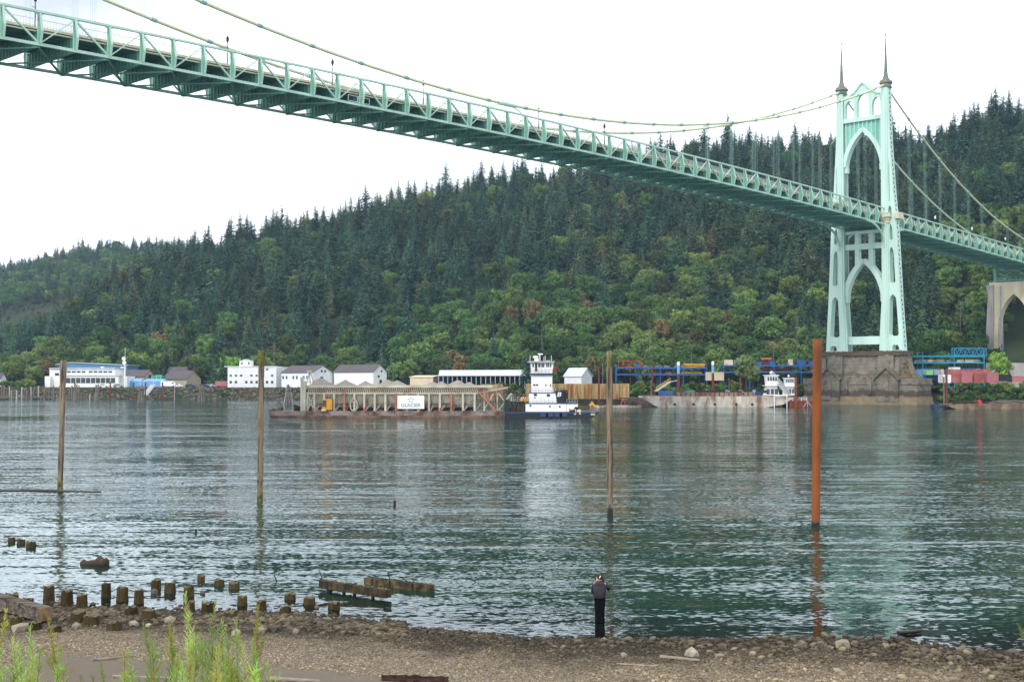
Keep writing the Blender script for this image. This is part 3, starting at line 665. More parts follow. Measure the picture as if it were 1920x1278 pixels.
# cables
for u in (.1, BW-.1):
    c = bm_(); vs = list(np.arange(-184, 318, 4.0)) + [317]
    vs = sorted(set([v for v in vs if abs(v-TV) > 3] + [TV-2.6, TV, TV+2.6]))
    c.tube([(v, u, cz(v) if abs(v-TV) > 1 else cz(TV-.01)+.3) for v in vs], .33, 10)
    c.tube([(v, u+(-.3 if u < 5 else .3), cz(v)+1.25) for v in vs], .02, 4)
    cb = c.build('main_cable', CABLE, bridge, smooth=True)
    if u < 5:
        q = bm_(); q.tube([(-2.6, u, cz(-2.6)), (2.6, u, cz(2.6))], .55, 10)
        q.bar((-2.4, u, cz(-2)-.3), (-5.2, u, bz(-5)+CH_H+.2), .22); q.bar((2.4, u, cz(2)-.3), (5.2, u, bz(5)+CH_H+.2), .22)
        q.build('midspan_clamp', GREENT, cb)
    else:
        q = bm_(); q.tube([(-2.6, u, cz(-2.6)), (2.6, u, cz(2.6))], .55, 10); q.build('midspan_clamp', GREENT, cb)
    for k in range(-15, 26):
        v = (k+.5)*PS
        if abs(v-TV) < 5 or v > 316 or v < -110: continue
        h = bm_()
        if cz(v) - bz(v)-CH_H > .6:
            for dv in (-.35, .35):
                for du in (-.28, .28): h.tube([(v+dv, u+du, bz(v)+CH_H+.1), (v+dv, u+du, cz(v)+.2)], .022, 4, False)
        h.tube([(v-.55, u, cz(v-.55)), (v+.55, u, cz(v+.55))], .43, 8)
        for s_ in (-1, 1): h.bar((v+.45*s_, u-.3, cz(v)), (v+.45*s_, u-.3, cz(v)+1.3), .035)
        h.build('hanger', ROPE, bridge)

# tower ---------------------------------------------------------------
def plate(loops, v0, v1, name, m, parent, bevel=0.0):   # loops in (u,z); first outer, rest holes
    cu = bpy.data.curves.new('outline', 'CURVE'); cu.dimensions = '2D'; cu.fill_mode = 'BOTH'; cu.extrude = abs(v1-v0)/2
    for lp in loops:
        s_ = cu.splines.new('POLY'); s_.points.add(len(lp)-1)
        for p, (a, b) in zip(s_.points, lp): p.co = (a, b, 0, 1)
        s_.use_cyclic_u = True
    co_ = bpy.data.objects.new('outline', cu); me = bpy.data.meshes.new_from_object(co_)
    vm_ = (v0+v1)/2
    b = MB(BM); b.add([(vm_ + v.co.z, v.co.x, v.co.y) for v in me.vertices], [tuple(p.vertices) for p in me.polygons])
    bpy.data.objects.remove(co_); bpy.data.meshes.remove(me); return b.build(name, m, parent) if name else b
def arch(q0, q1, z0, zt, n=6, k=.75):                 # pointed window outline between q0..q1, sill z0, tip zt
    w_ = (q1-q0)/2; zs = zt - w_*1.7; c = (q0+q1)/2; pts = [(q0, z0), (q1, z0)]
    for i in range(n+1):
        t = i/n; pts.append((q1 - w_*(1-math.cos(t*math.pi/2*.92))/(1-math.cos(math.pi/2*.92)), zs + (zt-zs)*math.sin(t*math.pi/2*.92)/math.sin(math.pi/2*.92)))
    for i in range(n-1, -1, -1):
        t = i/n; pts.append((q0 + w_*(1-math.cos(t*math.pi/2*.92))/(1-math.cos(math.pi/2*.92)), zs + (zt-zs)*math.sin(t*math.pi/2*.92)/math.sin(math.pi/2*.92)))
    return pts
tower = MB(BM)
def mirror(lp, s_): return [(UC + s_*q, z) for q, z in lp]
def tilt(lp, k0, k1): return lp
V0, V1 = TV-1.3, TV+1.3
QI = [(17.6, 5.75), (22, 5.9), (30, 6.4), (36, 6.85), (58, 6.85), (105, 6.85)]
QO = [(17.6, 14.1), (34, 13.05), (60, 11.75), (70, 10.85), (87, 9.8), (105.2, 9.35)]
def qi(z): return float(np.interp(z, *zip(*QI)))
def qo(z): return float(np.interp(z, *zip(*QO)))
legs = []
for s_ in (-1, 1):
    outer = [(qi(z), z) for z in (17.6, 22, 30, 36, 58, 80, 105.2)] + [(qo(z), z) for z in (105.2, 87, 70, 60, 34, 17.6)]
    def win(z0, zt, dip=1.25):
        zc_ = z0; a0 = qi(z0)+2.75+max(0, (36-z0)*.02); a1 = qo(z0)-1.35; w_ = (a1-a0)/2
        at_, bt_ = qi(zt)+2.6, qo(zt)-1.5; c = (at_+bt_)/2; zs = zt-2.0
        pts = [(a0, z0+.6), (a0+.5, z0), (a1-.5, z0), (a1, z0+.6)]
        bs = qo(zs)-1.35; as_ = qi(zs)+2.6
        pts += [(bs, zs), (bs-.18*(bs-c), zs+.9), (bs-.55*(bs-c), zs+1.6), (c, zt), (as_+.55*(c-as_), zs+1.6), (as_+.18*(c-as_), zs+.9), (as_, zs)]
        return pts
    foot = [(qi(17)+4.3, 17.9), (qo(17.9)-1.5, 17.9), (qo(19)-1.6, 19.0), (qo(19.6)-2.0, 19.6), (qi(19)+4.7, 19.6), (qi(19)+4.3, 19.0)]
    loops = [outer, foot, win(22.6, 36.3), win(39.9, 52.0), win(54.2, 60.0)[0:0] or win(54.0, 59.6), ]
    # small arch over the platform
    zt = 66.0; c = (qi(zt)+2.6+qo(zt)-1.3)/2
    loops.append([(c-.65, 62.0), (c+.65, 62.0), (c+.65, 64.2), (c+.4, 65.2), (c, 65.9), (c-.4, 65.2), (c-.65, 64.2)])
    lg = plate([mirror(lp, s_) for lp in loops], V0, V1, 'tower_leg', GREENT, bridge); legs.append(lg)
    # heavy inner column standing proud, with a raised mid rib (stepped section)
    b = MB(BM)
    for (za, zb) in ((17.6, 22), (22, 30), (30, 36), (36, 52), (52, 58), (58, 105.2)):
        for (o0, o1, d) in ((.0, 2.35, 1.75), (.55, 1.85, 2.05)):
            a0, a1, c0, c1 = qi(za)+o0, qi(za)+o1+(.9 if za < 20 else 0)+(.3 if za < 25 else 0), qi(zb)+o0, qi(zb)+o1+(.3 if zb < 25 else 0)
            vs = []
            for vv in (TV-d, TV+d):
                vs += [(vv, UC+s_*a0, za), (vv, UC+s_*a1, za), (vv, UC+s_*c1, zb), (vv, UC+s_*c0, zb)]
            b.add(vs, [(0,1,2,3),(7,6,5,4),(0,4,5,1),(1,5,6,2),(2,6,7,3),(3,7,4,0)])
    b.build('inner_column', GREENT, lg)
    # dark wedges painting the shade of openings in the outer face lacing
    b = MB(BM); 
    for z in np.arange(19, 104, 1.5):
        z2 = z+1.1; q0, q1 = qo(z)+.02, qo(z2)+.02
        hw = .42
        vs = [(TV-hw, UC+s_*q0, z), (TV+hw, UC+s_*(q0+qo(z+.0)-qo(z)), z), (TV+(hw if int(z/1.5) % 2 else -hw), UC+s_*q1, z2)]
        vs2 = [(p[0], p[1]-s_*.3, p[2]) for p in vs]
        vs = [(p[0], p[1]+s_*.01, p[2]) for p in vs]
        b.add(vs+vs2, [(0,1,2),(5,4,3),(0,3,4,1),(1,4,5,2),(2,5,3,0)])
    b.build('lacing_hole_shade', DARK, lg)
    # blind gothic recess panel in the upper leg
    b = MB(BM); zt = 81; a = lambda z: qi(z)+2.6; e = lambda z: qo(z)-1.25
    for vv in (TV-1.305-.0, ):
        b.add([(vv, UC+s_*a(67), 67), (vv, UC+s_*e(67), 67), (vv, UC+s_*e(74), 74), (vv, UC+s_*(a(79)+.35), 79), (vv, UC+s_*(a(81)), 81)], [(0, 1, 2, 3, 4)])
    b.build('recess_panel', mat('recess_green', (.20, .50, .42), .6, .1) if s_ == -1 else bpy.data.materials['recess_green'], lg)
    # balcony round the leg at deck level
    b = MB(BM)
    b.prism([(UC+s_*5.9, 61.6), (UC+s_*12.8, 61.6), (UC+s_*13.2, 63.6), (UC+s_*5.6, 63.6)], TV-3.0, TV+3.0, 0) if 0 else None
    for (q0, q1, z0, z1, d) in ((6.0, 12.6, 61.9, 63.2, 2.9), (6.6, 12.1, 61.0, 61.9, 2.4), (6.9, 11.9, 60.0, 61.0, 2.1), (5.9, 12.7, 63.2, 63.3, 3.0)):
        for dv in ((-d, -1.3), (1.3, d)): b.b2((TV+dv[0], UC+s_*q0, z0), (TV+dv[1], UC+s_*(q1-2.2), z1))
    b.b2((TV-1.8, UC+s_*11.6, 61.2), (TV+1.8, UC+s_*13.0, 63.2))
    b.build('balcony', CREAM, lg)
    # cap and spire
    b = MB(BM); c = (TV, UC+s_*8.1, 0)
    b.lathe(c, [(2.0, 105.2), (2.1, 105.6), (1.9, 105.7), (1.9, 106.6), (2.35, 106.9), (2.3, 107.3), (1.75, 107.5), (1.15, 108.4), (.8, 109.4), (.62, 110.4), (.5, 113), (.30, 118), (.14, 122.0), (.10, 122.6)], 8)
    for a_ in range(4): b.blob((TV+1.6*math.cos(a_*1.57+.8), c[1]+1.6*math.sin(a_*1.57+.8), 107.6), .45, 1, .1, (1, 1, 1.4))
    b.build('spire', COPPER, lg)
    b = MB(BM); b.lathe((TV, c[1], 0), [(.12, 122.6), (.2, 122.8), (.2, 123.4), (.08, 123.6)], 6); b.build('beacon_lamp', REDP, lg)
# portal between the legs: crown, upper panel with great arch
n_ = 14
def gothic(q, zs, zt, zb=None, n=12, bulge=.60):      # half outline of a pointed arch from (q,zs) up to (0,zt)
    h = zt-zs; r = (h*h+q*q)/(2*q); ta = math.asin(h/r)
    return [(max(0, r*math.cos(ta*i/n)-(r-q)), zs+r*math.sin(ta*i/n)) for i in range(n+1)]
def full(half): return [(UC-q, z) for q, z in half] + [(UC+q, z) for q, z in half[::-1][1:]]
crown_top = [(6.9, 104.2), (6.2, 104.0), (5.0, 104.4), (3.6, 105.2), (2.2, 106.5), (1.0, 107.8), (0, 108.5)]
outer = [(UC-q, z) for q, z in [(6.9, 95.3)]+crown_top] + [(UC+q, z) for q, z in (crown_top[::-1][1:]+[(6.9, 95.3)])]
cw = arch(-2.0, 2.0, 96.7, 104.6, 7); sw1 = arch(3.35, 6.55, 96.7, 102.8, 7); sw2 = [(-q, z) for q, z in sw1]
cr = plate([outer] + [[(UC+q, z) for q, z in l_] for l_ in (cw, sw1, sw2)], TV-.7, TV+.7, 'crown', GREENT, bridge)
b = MB(BM)
for s_ in (-1, 1):
    for (p, q) in zip(crown_top[:-1], crown_top[1:]): b.bar((TV, UC+s_*p[0], p[1]), (TV, UC+s_*q[0], q[1]), 2.3, .75, (0, 0, 1))
    b.bar((TV, UC+s_*2.68, 96.6), (TV, UC+s_*2.68, 104.2), .5, 2.0, (1, 0, 0))
b.bar((TV, UC, 108.4), (TV, UC, 110.0), .12)
b.bar((TV, UC-6.9, 95.9), (TV, UC+6.9, 95.9), 2.7, 1.3)
b.bar((TV-.8, UC-4.3, 104.7), (TV-.8, UC+4.3, 104.7), .15, .15)
b.build('crown_moulding', GREENT, cr)
inner = gothic(6.85, 78.3, 91.8, n=14)
outer = [(UC-6.9, 95.3)] + [(UC-6.9, 78.0)] + full(inner) + [(UC+6.9, 78.0), (UC+6.9, 95.3)]
up = plate([outer], TV-.35, TV+.35, 'upper_portal', bpy.data.materials['recess_green'], bridge)
b = MB(BM); hh = gothic(7.1, 78.0, 92.3, n=16); h2 = [(q, z) for q, z in hh]
for s_ in (-1, 1):
    for p, q in zip(hh[:-1], hh[1:]): b.bar((TV, UC+s_*p[0], p[1]+.25), (TV, UC+s_*q[0], q[1]+.25), 2.4, 1.45, (0, 0, 1))
b.build('upper_arch', GREENT, up)
b = MB(BM)
for q in np.linspace(-6.2, 6.2, 9):
    zl = np.interp(abs(q), [p[0] for p in inner[::-1]], [p[1] for p in inner[::-1]]) + 1.2
    if zl < 95: b.bar((TV, UC+q, zl), (TV, UC+q, 95.3), .22, 1.7, (1, 0, 0))
b.build('panel_rib', GREENT, up)
# lower portal
inner = gothic(6.75, 33.5, 47.4, n=14)
b = MB(BM)
for s_ in (-1, 1):
    for p, q in zip(inner[:-1], inner[1:]): b.bar((TV, UC+s_*(p[0]+.3), p[1]+.7), (TV, UC+s_*(q[0]+(.3 if q[0] else 0)), q[1]+.7), 2.2, 1.75, (0, 0, 1))
b.build('lower_arch', GREENT, bridge)
b = MB(BM)
b.bar((TV, UC-6.9, 52.9), (TV, UC+6.9, 52.9), 1.9, 1.9); b.bar((TV, UC-6.9, 57.7), (TV, UC+6.9, 57.7), 1.9, 1.0)
for s_ in (-1, 1):
    b.bar((TV, UC+s_*2.5, 45.5), (TV, UC+s_*2.5, 51.95), 1.6, 1.6, (1, 0, 0)); b.bar((TV, UC+s_*2.5, 53.85), (TV, UC+s_*2.5, 57.2), 1.6, 1.6, (1, 0, 0))
b.build('portal_frame', GREENT, bridge)
b = MB(BM); b.bar((TV, UC-6.2, 21.3), (TV, UC+6.2, 21.3), 1.8, 2.7); b.build('base_strut', GREENT, bridge)
# curved brackets from truss to the legs
b = MB(BM)
for u in (0.1, BW-.1):
    for sg, ve in ((-1, TV-14.2), (1, TV+12)):
        pts = []
        for i in range(9):
            t = i/8*math.pi/2; pts.append((TV+sg*1.9 + (ve-TV-sg*1.9)*(1-math.cos(t)), u, 51.8 + (bz(ve)+.1-51.8)*math.sin(t)))
        for p, q in zip(pts[:-1], pts[1:]): b.bar(p, q, .5, .6)
b.build('bracket', GREEN, bridge)

# river pier ------------------------------------------------------------
b = MB(BM); uA, uB = UC-20.4, UC+20.4
def slab(m, z0, z1, u0a, u0b, u1a, u1b, d0, d1):      # lower rect u0a..u0b half depth d0 -> upper
    m.add([(TV-d0, u0a, z0), (TV+d0, u0a, z0), (TV+d0, u0b, z0), (TV-d0, u0b, z0), (TV-d1, u1a, z1), (TV+d1, u1a, z1), (TV+d1, u1b, z1), (TV-d1, u1b, z1)],
          [(0,1,2,3),(7,6,5,4),(0,4,5,1),(1,5,6,2),(2,6,7,3),(3,7,4,0)])
slab(b, 2.6, 6.6, uA, uB, uA+.1, uB-.1, 5.4, 5.3); slab(b, 6.6, 8.6, uA-.25, uB+.25, uA-.25, uB+.25, 5.6, 5.55)
pier = b.build('river_pier', CONC, bridge)
b = MB(BM); slab(b, -4, .9, uA-.5, uB+.5, uA-.5, uB+.5, 6.1, 6.1); slab(b, .9, 2.6, uA-.25, uB+.25, uA-.2, uB+.2, 5.8, 5.7); b.build('pier_footing', CONCL, pier)
b = MB(BM)                                            # concave flared upper block
prof = [(8.6, 18.0), (9.6, 16.9), (11.2, 15.8), (13, 15.15), (15.2, 14.8), (16.2, 14.75)]
for (z0, q0), (z1, q1) in zip(prof[:-1], prof[1:]):
    d0, d1 = 3.2+(q0-14.75)*.45, 3.2+(q1-14.75)*.45
    slab(b, z0, z1, UC-q0, UC+q0, UC-q1, UC+q1, d0, d1)
slab(b, 16.2, 17.6, UC-15.1, UC+15.1, UC-15.0, UC+15.0, 3.9, 3.8)
b.build('pier_top', CONC, pier)
b = MB(BM)
for s_ in (-1, 1):                                    # leg pedestals, gabled buttresses, pilasters
    slab(b, 8.5, 16.2, UC+s_*9.2-3.2, UC+s_*9.2+3.2, UC+s_*9.2-2.6, UC+s_*9.2+2.6, 5.1, 4.0)
    slab(b, 9.0, 15.2, UC+s_*13.2-1.0, UC+s_*13.2+1.0, UC+s_*13.2-.6, UC+s_*13.2+.6, 5.2, 4.1)
    for sd in (-1, 1):
        v0 = TV+sd*5.2; v1 = TV+sd*6.3; c = UC+s_*10.4
        b.prism([(c-3.9, .9), (c+3.9, .9), (c+3.9, 8.7), (c, 12.0), (c-3.9, 8.7)][::sd], v0, v1, 0)
        b.bar((v1, c-4.6, 8.2), (v1, c, 12.3), 1.5, .55, (0, 0, 1)); b.bar((v1, c+4.6, 8.2), (v1, c, 12.3), 1.5, .55, (0, 0, 1))
        b.prism([(c-1.0, 1.5), (c+1.0, 1.5), (c+.8, 8.0), (c, 9.4), (c-.8, 8.0)][::sd], v1-.1, v1+sd*.35, 0)
        for q in (4.3, ): b.box((TV+sd*5.75, UC+s_*q, 5.6), (.8, 1.3, 4.6))
b.build('buttress', CONC, pier)
b = MB(BM)
for k in range(60):                                   # moss clumps along ledges
    s_ = R.choice((-1, 1)); b.blob((TV-R.uniform(4.5, 5.5), R.uniform(uA+.3, uB-.3), 8.7), R.uniform(.15, .45), 1, .3, (1, 1.6, .5))
for k in range(26): b.blob((TV-R.uniform(3.2, 3.8), R.uniform(UC-14.5, UC+14.5), 17.65), R.uniform(.12, .3), 1, .3, (1, 1.5, .5))
for k in range(70):
    q = R.uniform(0, 1); z = 8.8+q*5; b.blob((TV-R.uniform(2, 4.2)+q, UC-np.interp(z, [p[0] for p in prof], [p[1] for p in prof])-.0+R.uniform(0, .4), z), R.uniform(.3, .7), 1, .3, (1, 1, .7))
b.build('moss_growth', MOSS, pier)

# shore pier of concrete with steel bent ---------------------------------
AV = 317.0
b = MB(BM); zt = 48.5
prf = [(UC-11.2, 4), (UC-9.6, 33), (UC-9.4, zt-1.6), (UC-10.2, zt-1.0), (UC-10.2, zt), (UC+10.2, zt), (UC+10.2, zt-1.0), (UC+9.4, zt-1.6), (UC+9.6, 33), (UC+11.2, 4)]
ar = gothic(6.6, 30, 43.5, n=12)
loop = prf[::-1] + [(UC-6.9, 4)] + [(UC-q, z) for q, z in ar] + [(UC+q, z) for q, z in ar[::-1][1:]] + [(UC+6.9, 4)]
sp_ = plate([prf[::-1][1:-1] and [(UC-11.2, 4)] + prf[1:-1] + [(UC+11.2, 4)] + [(UC+6.9, 4)] + [(UC+q, z) for q, z in ar] + [(UC-q, z) for q, z in ar[::-1][1:]] + [(UC-6.9, 4)]], AV-2.2, AV+2.2, 'shore_pier', CONCP, bridge)
b = MB(BM)
for s_ in (-1, 1):
    b.add([(AV-3.4, UC+s_*10.6-1.9, 4), (AV+3.4, UC+s_*10.6-1.9, 4), (AV+3.4, UC+s_*10.6+1.9, 4), (AV-3.4, UC+s_*10.6+1.9, 4), (AV-2.6, UC+s_*9.4-1.2, 43.5), (AV+2.6, UC+s_*9.4-1.2, 43.5), (AV+2.6, UC+s_*9.4+1.2, 43.5), (AV-2.6, UC+s_*9.4+1.2, 43.5), (AV-3.1, UC+s_*9.8-1.5, zt-.9), (AV+3.1, UC+s_*9.8-1.5, zt-.9), (AV+3.1, UC+s_*9.8+1.5, zt-.9), (AV-3.1, UC+s_*9.8+1.5, zt-.9)],
          [(0,1,2,3),(0,4,5,1),(1,5,6,2),(2,6,7,3),(3,7,4,0),(4,8,9,5),(5,9,10,6),(6,10,11,7),(7,11,8,4),(11,10,9,8)])
b.build('pier_buttress', CONCG, sp_)
b = MB(BM)
for s_ in (-1, 1):
    b.bar((AV, UC+s_*8.25, zt), (AV, UC+s_*8.25, 54.6), 1.2, 1.2); b.bar((AV, UC+s_*8.25, zt), (AV+1, UC+s_*8.25, zt+1), 2.2, .6)
    for z in (49.3, 53.6): b.bar((AV, UC+s_*8.25, z), (AV+60, UC+s_*8.25, z-1), .7)
    for i in range(8): b.bar((AV+i*7.5, UC+s_*8.25, 49.4 if i % 2 else 53.5), (AV+(i+1)*7.5, UC+s_*8.25, 53.4 if i % 2 else 49.3), .45); b.bar((AV+i*7.5, UC+s_*8.25, 49.4), (AV+i*7.5, UC+s_*8.25, 53.5), .4)
for z in (49.3, 53.6): b.bar((AV, UC-8.2, z), (AV, UC+8.2, z), .6)
b.bar((AV, UC-8.2, 49.3), (AV, UC, 53.6), .4); b.bar((AV, UC+8.2, 49.3), (AV, UC, 53.6), .4)
b.build('steel_bent', GREENB, sp_)
b = MB(BM); b.tube([(AV-3.2, UC+5.2, 4), (AV-3.0, UC+5.2, 47)], .28, 8); b.tube([(AV-3.2, UC+4.3, 4), (AV-3.0, UC+4.3, 33)], .2, 8); b.build('drain_pipe', STEEL, sp_)
b = MB(BM)
for u in (.1, BW-.1):                                 # anchorage tie off frame: the approach deck goes on
    b.bar((325, u, bz(325)+.3), (372, u, bz(325)-1.5), .5)
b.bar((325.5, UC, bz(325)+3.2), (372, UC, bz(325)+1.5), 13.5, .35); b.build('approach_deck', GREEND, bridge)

# lamps on the deck
def lamp(v, u, i):
    z = bz(v)+3.4; side = 'near' if u < 5 else 'far'
    px = 960 + F_PX*(BM @ Vector((v, u, 0))).x/(BM @ Vector((v, u, 0))).y
    lab = 'old style lantern post on the bridge deck, %s' % LAMPW[i]
    t = thing('street_lamp', BM @ Vector((v, u, z)), lab, 'lamp', 'lantern posts along the bridge deck')
    b = MB(BM); b.tube([(v, u, z), (v, u, z+.6), (v, u, z+4.1)], [.16, .1, .07], 6); b.bar((v-.6, u, z+3.2), (v, u, z+3.2), .07); b.build('post', REBAR, t)
    b = MB(BM)
    b.lathe((v, u, z), [(.1, 4.1), (.26, 4.3), (.32, 4.9), (.1, 5.25), (.03, 5.5)], 6); b.build('lantern', HULLB if v < 200 else WHITE, t)
LAMPW = ['highest and farthest left of them', 'left of the far cable', 'below the near cable at left', 'above bare sky left of midspan', 'just right of the cable clamp', 'over the wooded skyline crest', 'between the cables right of midspan', 'two posts before the tower at right', 'nearest the tower on its left', 'first post right of the tower', 'second post right of the tower', 'third post right of the tower', 'farthest right beside the frame edge']
for i, n_ in enumerate([0-9, 3-9, 5-9, 7-9, 10-9, 12-9, 17-9, 20-9, 22.6-9, 25-9, 27.4-9, 30-9, 32.6-9]): lamp(n_*PS, 1.45, i)
# ------------------------------------------------------------------ far shore
def W3(x, y, Y): return at(x, y, Y)
def fbox(m, x0, y0, x1, y1, Y, dep, z0=None):         # box whose front face fills the photo rectangle at depth Y
    a = at(x0, y0, Y); b = at(x1, y1, Y); zb = b.z if z0 is None else z0
    m.b2((a.x, Y, zb), (b.x, Y+dep, a.z))
def fpart(name, rects, Y, dep, m, parent, one=False, z0=None):
    for r in rects:
        b = MB(); fbox(b, *r, Y, dep, z0); b.build(name, m, parent)
GZ = 4.9
def gable(name, label, cx, Yc, lx, rx, phi, he, hr, wm, rm, cat='building', ov=.4, z0=GZ, wins=0, gwins=(), group=None, rad=True):
    """corner at photo x=cx depth Yc; long side runs left to photo x=lx, gable end runs right to rx"""
    X = (cx-960)/F_PX*Yc; al, ar = (lx-960)/F_PX, (rx-960)/F_PX; c, s = math.cos(phi), math.sin(phi)
    L1 = (X-al*Yc)/(c+al*s); L2 = (ar*Yc-X)/(s-ar*c)
    M_ = Matrix(((-c, s, 0, X), (s, c, 0, Yc), (0, 0, 1, 0), (0, 0, 0, 1)))      # local x along long side, y along gable end
    t = thing(name, (X, Yc, z0), label, cat, group)
    b = MB(M_); b.prism([(0, z0), (L2, z0), (L2, he), (L2/2, hr), (0, he)], 0, L1, 0); b.build('wall', wm, t)
    b = MB(M_); th = .22
    for s_ in (0, 1):
        y0, y1 = (-ov, L2/2) if s_ == 0 else (L2+ov, L2/2); sl = (hr-he)/(L2/2); z_ = he-sl*ov
        vs = [(-ov, y0, z_+.05), (L1+ov, y0, z_+.05), (L1+ov, y1, hr+.05), (-ov, y1, hr+.05)]
        b.add(vs+[(p[0], p[1], p[2]+th) for p in vs], [(0,1,2,3),(7,6,5,4),(0,4,5,1),(1,5,6,2),(2,6,7,3),(3,7,4,0)])
    b.build('roof', rm, t)
    for i in range(wins):
        b = MB(M_); x = L1*(i+.5)/wins; b.b2((x-.55, -.06, z0+3.4+(he-z0-6)*.5), (x+.55, .1, z0+4.8+(he-z0-6)*.5)); b.build('window', GLASS if i % 3 else WHITE, t)
    for (u_, z_, w_, h_) in gwins:
        b = MB(M_); b.b2((-.06, u_*L2-w_/2, z_), (.1, u_*L2+w_/2, z_+h_)); b.build('window', GLASS, t)
    return t, M_, L1, L2

# 1 long white clerestory building
t = thing('warehouse', at(165, 722, 566), 'long low white building with a band of clerestory windows at far left shore', 'building')
b = MB(); fbox(b, 93, 691, 215, 722, 570, 14, GZ); b.build('wall', WHITE, t)
b = MB(); fbox(b, 110, 704, 222, 722, 565, 5, GZ); fbox(b, 214, 705, 238, 722, 568, 12, GZ); fbox(b, 84, 705, 94, 722, 568, 12, GZ); b.build('annex', WHITE, t)
b = MB(); a0, a1 = at(92, 690.5, 569), at(216, 690.5, 569); b.b2((a0.x, 569, a0.z), (a1.x, 585, a0.z+.3)); a0, a1 = at(109, 704, 564), at(224, 704, 564); b.b2((a0.x, 564.5, a0.z), (a1.x, 570, a0.z+.25)); b.build('roof', ROOFM, t)
fpart('window', [(125.5+i*9.2+(4 if i > 3 else 0), 695.3, 132.5+i*9.2+(4 if i > 3 else 0), 698.6) for i in range(9)], 569.9, .3, GLASS, t)
fpart('window', [(124+i*9.3, 708, 132+i*9.3, 718) for i in range(10)], 564.92, .3, GLASS, t)
fpart('window', [(103, 699, 111, 704)], 569.9, .3, GLASS, t)
fpart('roof_vent', [(189, 687, 193, 691), (147, 689, 151, 691)], 575, 2, WHITE, t)
# 2 blue warehouse
t = thing('warehouse', at(175, 720, 625), 'large blue metal warehouse behind the white clerestory building', 'building')
b = MB(); a0, a1, a2 = at(106, 684, 622), at(238, 685, 622), at(130, 680, 622); b.prism([(a0.x, GZ), (a1.x, GZ), (a1.x, a1.z), (a2.x, a2.z), (a0.x, a0.z)], 622, 650, 1); b.build('wall', BLUEW, t)
b = MB(); b.bar((a2.x, 636, a2.z+.2), (a1.x+.6, 636, a1.z+.2), 29, .35); b.bar((a0.x-.5, 636, a0.z+.2), (a2.x, 636, a2.z+.2), 29, .35); b.build('roof', ROOFM, t)
fpart('window', [(226, 687, 232, 690)], 621.9, .3, WHITE, t)
# houses
gable('house', 'small tan house with a grey gabled roof beside the blue tarps', 271, 585, 226, 291, .5, 9.8, 12.6, TAN, ROOFG, gwins=((.5, 9.0, 1.6, 1.6),))
gable('house', 'tan house with a broad dark roof above the grey gangway', 350, 590, 306, 377, .55, 8.6, 12.3, TAN, ROOFG, gwins=())
gable('house', 'upper tan house partly hidden behind the broad roofed one', 346, 604, 312, 356, .5, 11.0, 14.2, TAN, ROOFG)
gable('house', 'distant white house at the very left edge of the far shore', 2, 640, -30, 12, .5, 9, 11.5, WHITED, ROOFG)
for (x0, x1, y0, lab, mm) in ((238, 265, 712, 'blue tarp tent left of the radio mast foot', BLUEL), (268, 308, 712, 'long blue tarp tent behind the wooden dolphin', BLUEL), (285, 302, 704.5, 'dark green canopy behind the blue tarps', GREENR)):
    Yt = 572 if mm is BLUEL else 578; a0, a1 = at(x0, y0, Yt), at(x1, y0, Yt); w_ = a1.x-a0.x
    t = thing('tent', ((a0.x+a1.x)/2, Yt, GZ), lab, 'tent')
    b = MB(); zt = a0.z; b.add([(a0.x, Yt, GZ), (a1.x, Yt, GZ), (a1.x, Yt+8, GZ), (a0.x, Yt+8, GZ), (a0.x, Yt, zt-.5), (a1.x, Yt, zt-.5), (a1.x, Yt+8, zt-.5), (a0.x, Yt+8, zt-.5), (a0.x+.6, Yt+4, zt+.5), (a1.x-.6, Yt+4, zt+.5)],
        [(0,1,5,4),(1,2,6,5),(2,3,7,6),(3,0,4,7),(4,5,9,8),(6,7,8,9),(5,6,9),(7,4,8)]); b.build('canopy', mm, t)
    b = MB(); [b.bar((x, Yt-.05, GZ), (x, Yt-.05, zt-.5), .12) for x in (a0.x, (a0.x+a1.x)/2, a1.x)]; b.build('frame', WHITE, t)
# radio mast with dishes
p = at(234, 722, 560); t = thing('radio_mast', (p.x, 560, GZ), 'tall white mast with two round dishes beside the clerestory building', 'mast')
b = MB(); b.tube([(p.x, 560, GZ), (p.x, 560, at(234, 684, 560).z)], [.35, .3], 8); b.tube([(p.x, 560, at(234, 684, 560).z), (p.x, 560, at(234, 651, 560).z)], [.12, .06], 6); b.build('pole', WHITE, t)
for (x, y) in ((232.5, 672), (233.5, 679.5)):
    q = at(x, y, 559); b = MB(); b.tube([(q.x, 559.3, q.z), (q.x, 558.9, q.z), (q.x, 558.6, q.z)], [.25, .8, .85], 12); b.build('dish', WHITE, t)
# 4 three storey building
t = thing('office_building', at(480, 722, 560), 'three-storey white building with a small rooftop cabin', 'building')
b = MB(); fbox(b, 427, 687.5, 518, 722, 556, 18, GZ); b.build('wall', WHITED, t)
b = MB(); a0, a1 = at(518, 687.5, 556), at(541, 690, 562); vs = [(a0.x, 556, GZ), (a1.x+.5, 569, GZ), (a1.x+.5, 575, GZ), (a0.x, 574, GZ)]; zt = at(518, 687.5, 556).z
b.add(vs+[(q[0], q[1], zt) for q in vs], [(0,1,5,4),(1,2,6,5),(2,3,7,6),(3,0,4,7),(4,5,6,7)]); b.build('wall', WHITED, t)
b = MB(); b.b2((at(426, 0, 556).x, 555.6, zt), (at(519, 0, 556).x, 574.4, zt+.3)); b.build('roof', WHITE, t)
for r_, (y0, y1) in enumerate(((690.5, 693.5), (702, 705.5), (713.5, 718.5))):
    for i in range(9):
        x = 430.5+i*9.7; b = MB(); fbox(b, x, y0, x+(4.2 if r_ else 4.8), y1, 555.9, .3); b.build('window', WHITE if (r_ == 0 and i < 7) else GLASS if (i+r_) % 4 else WHITED, t)
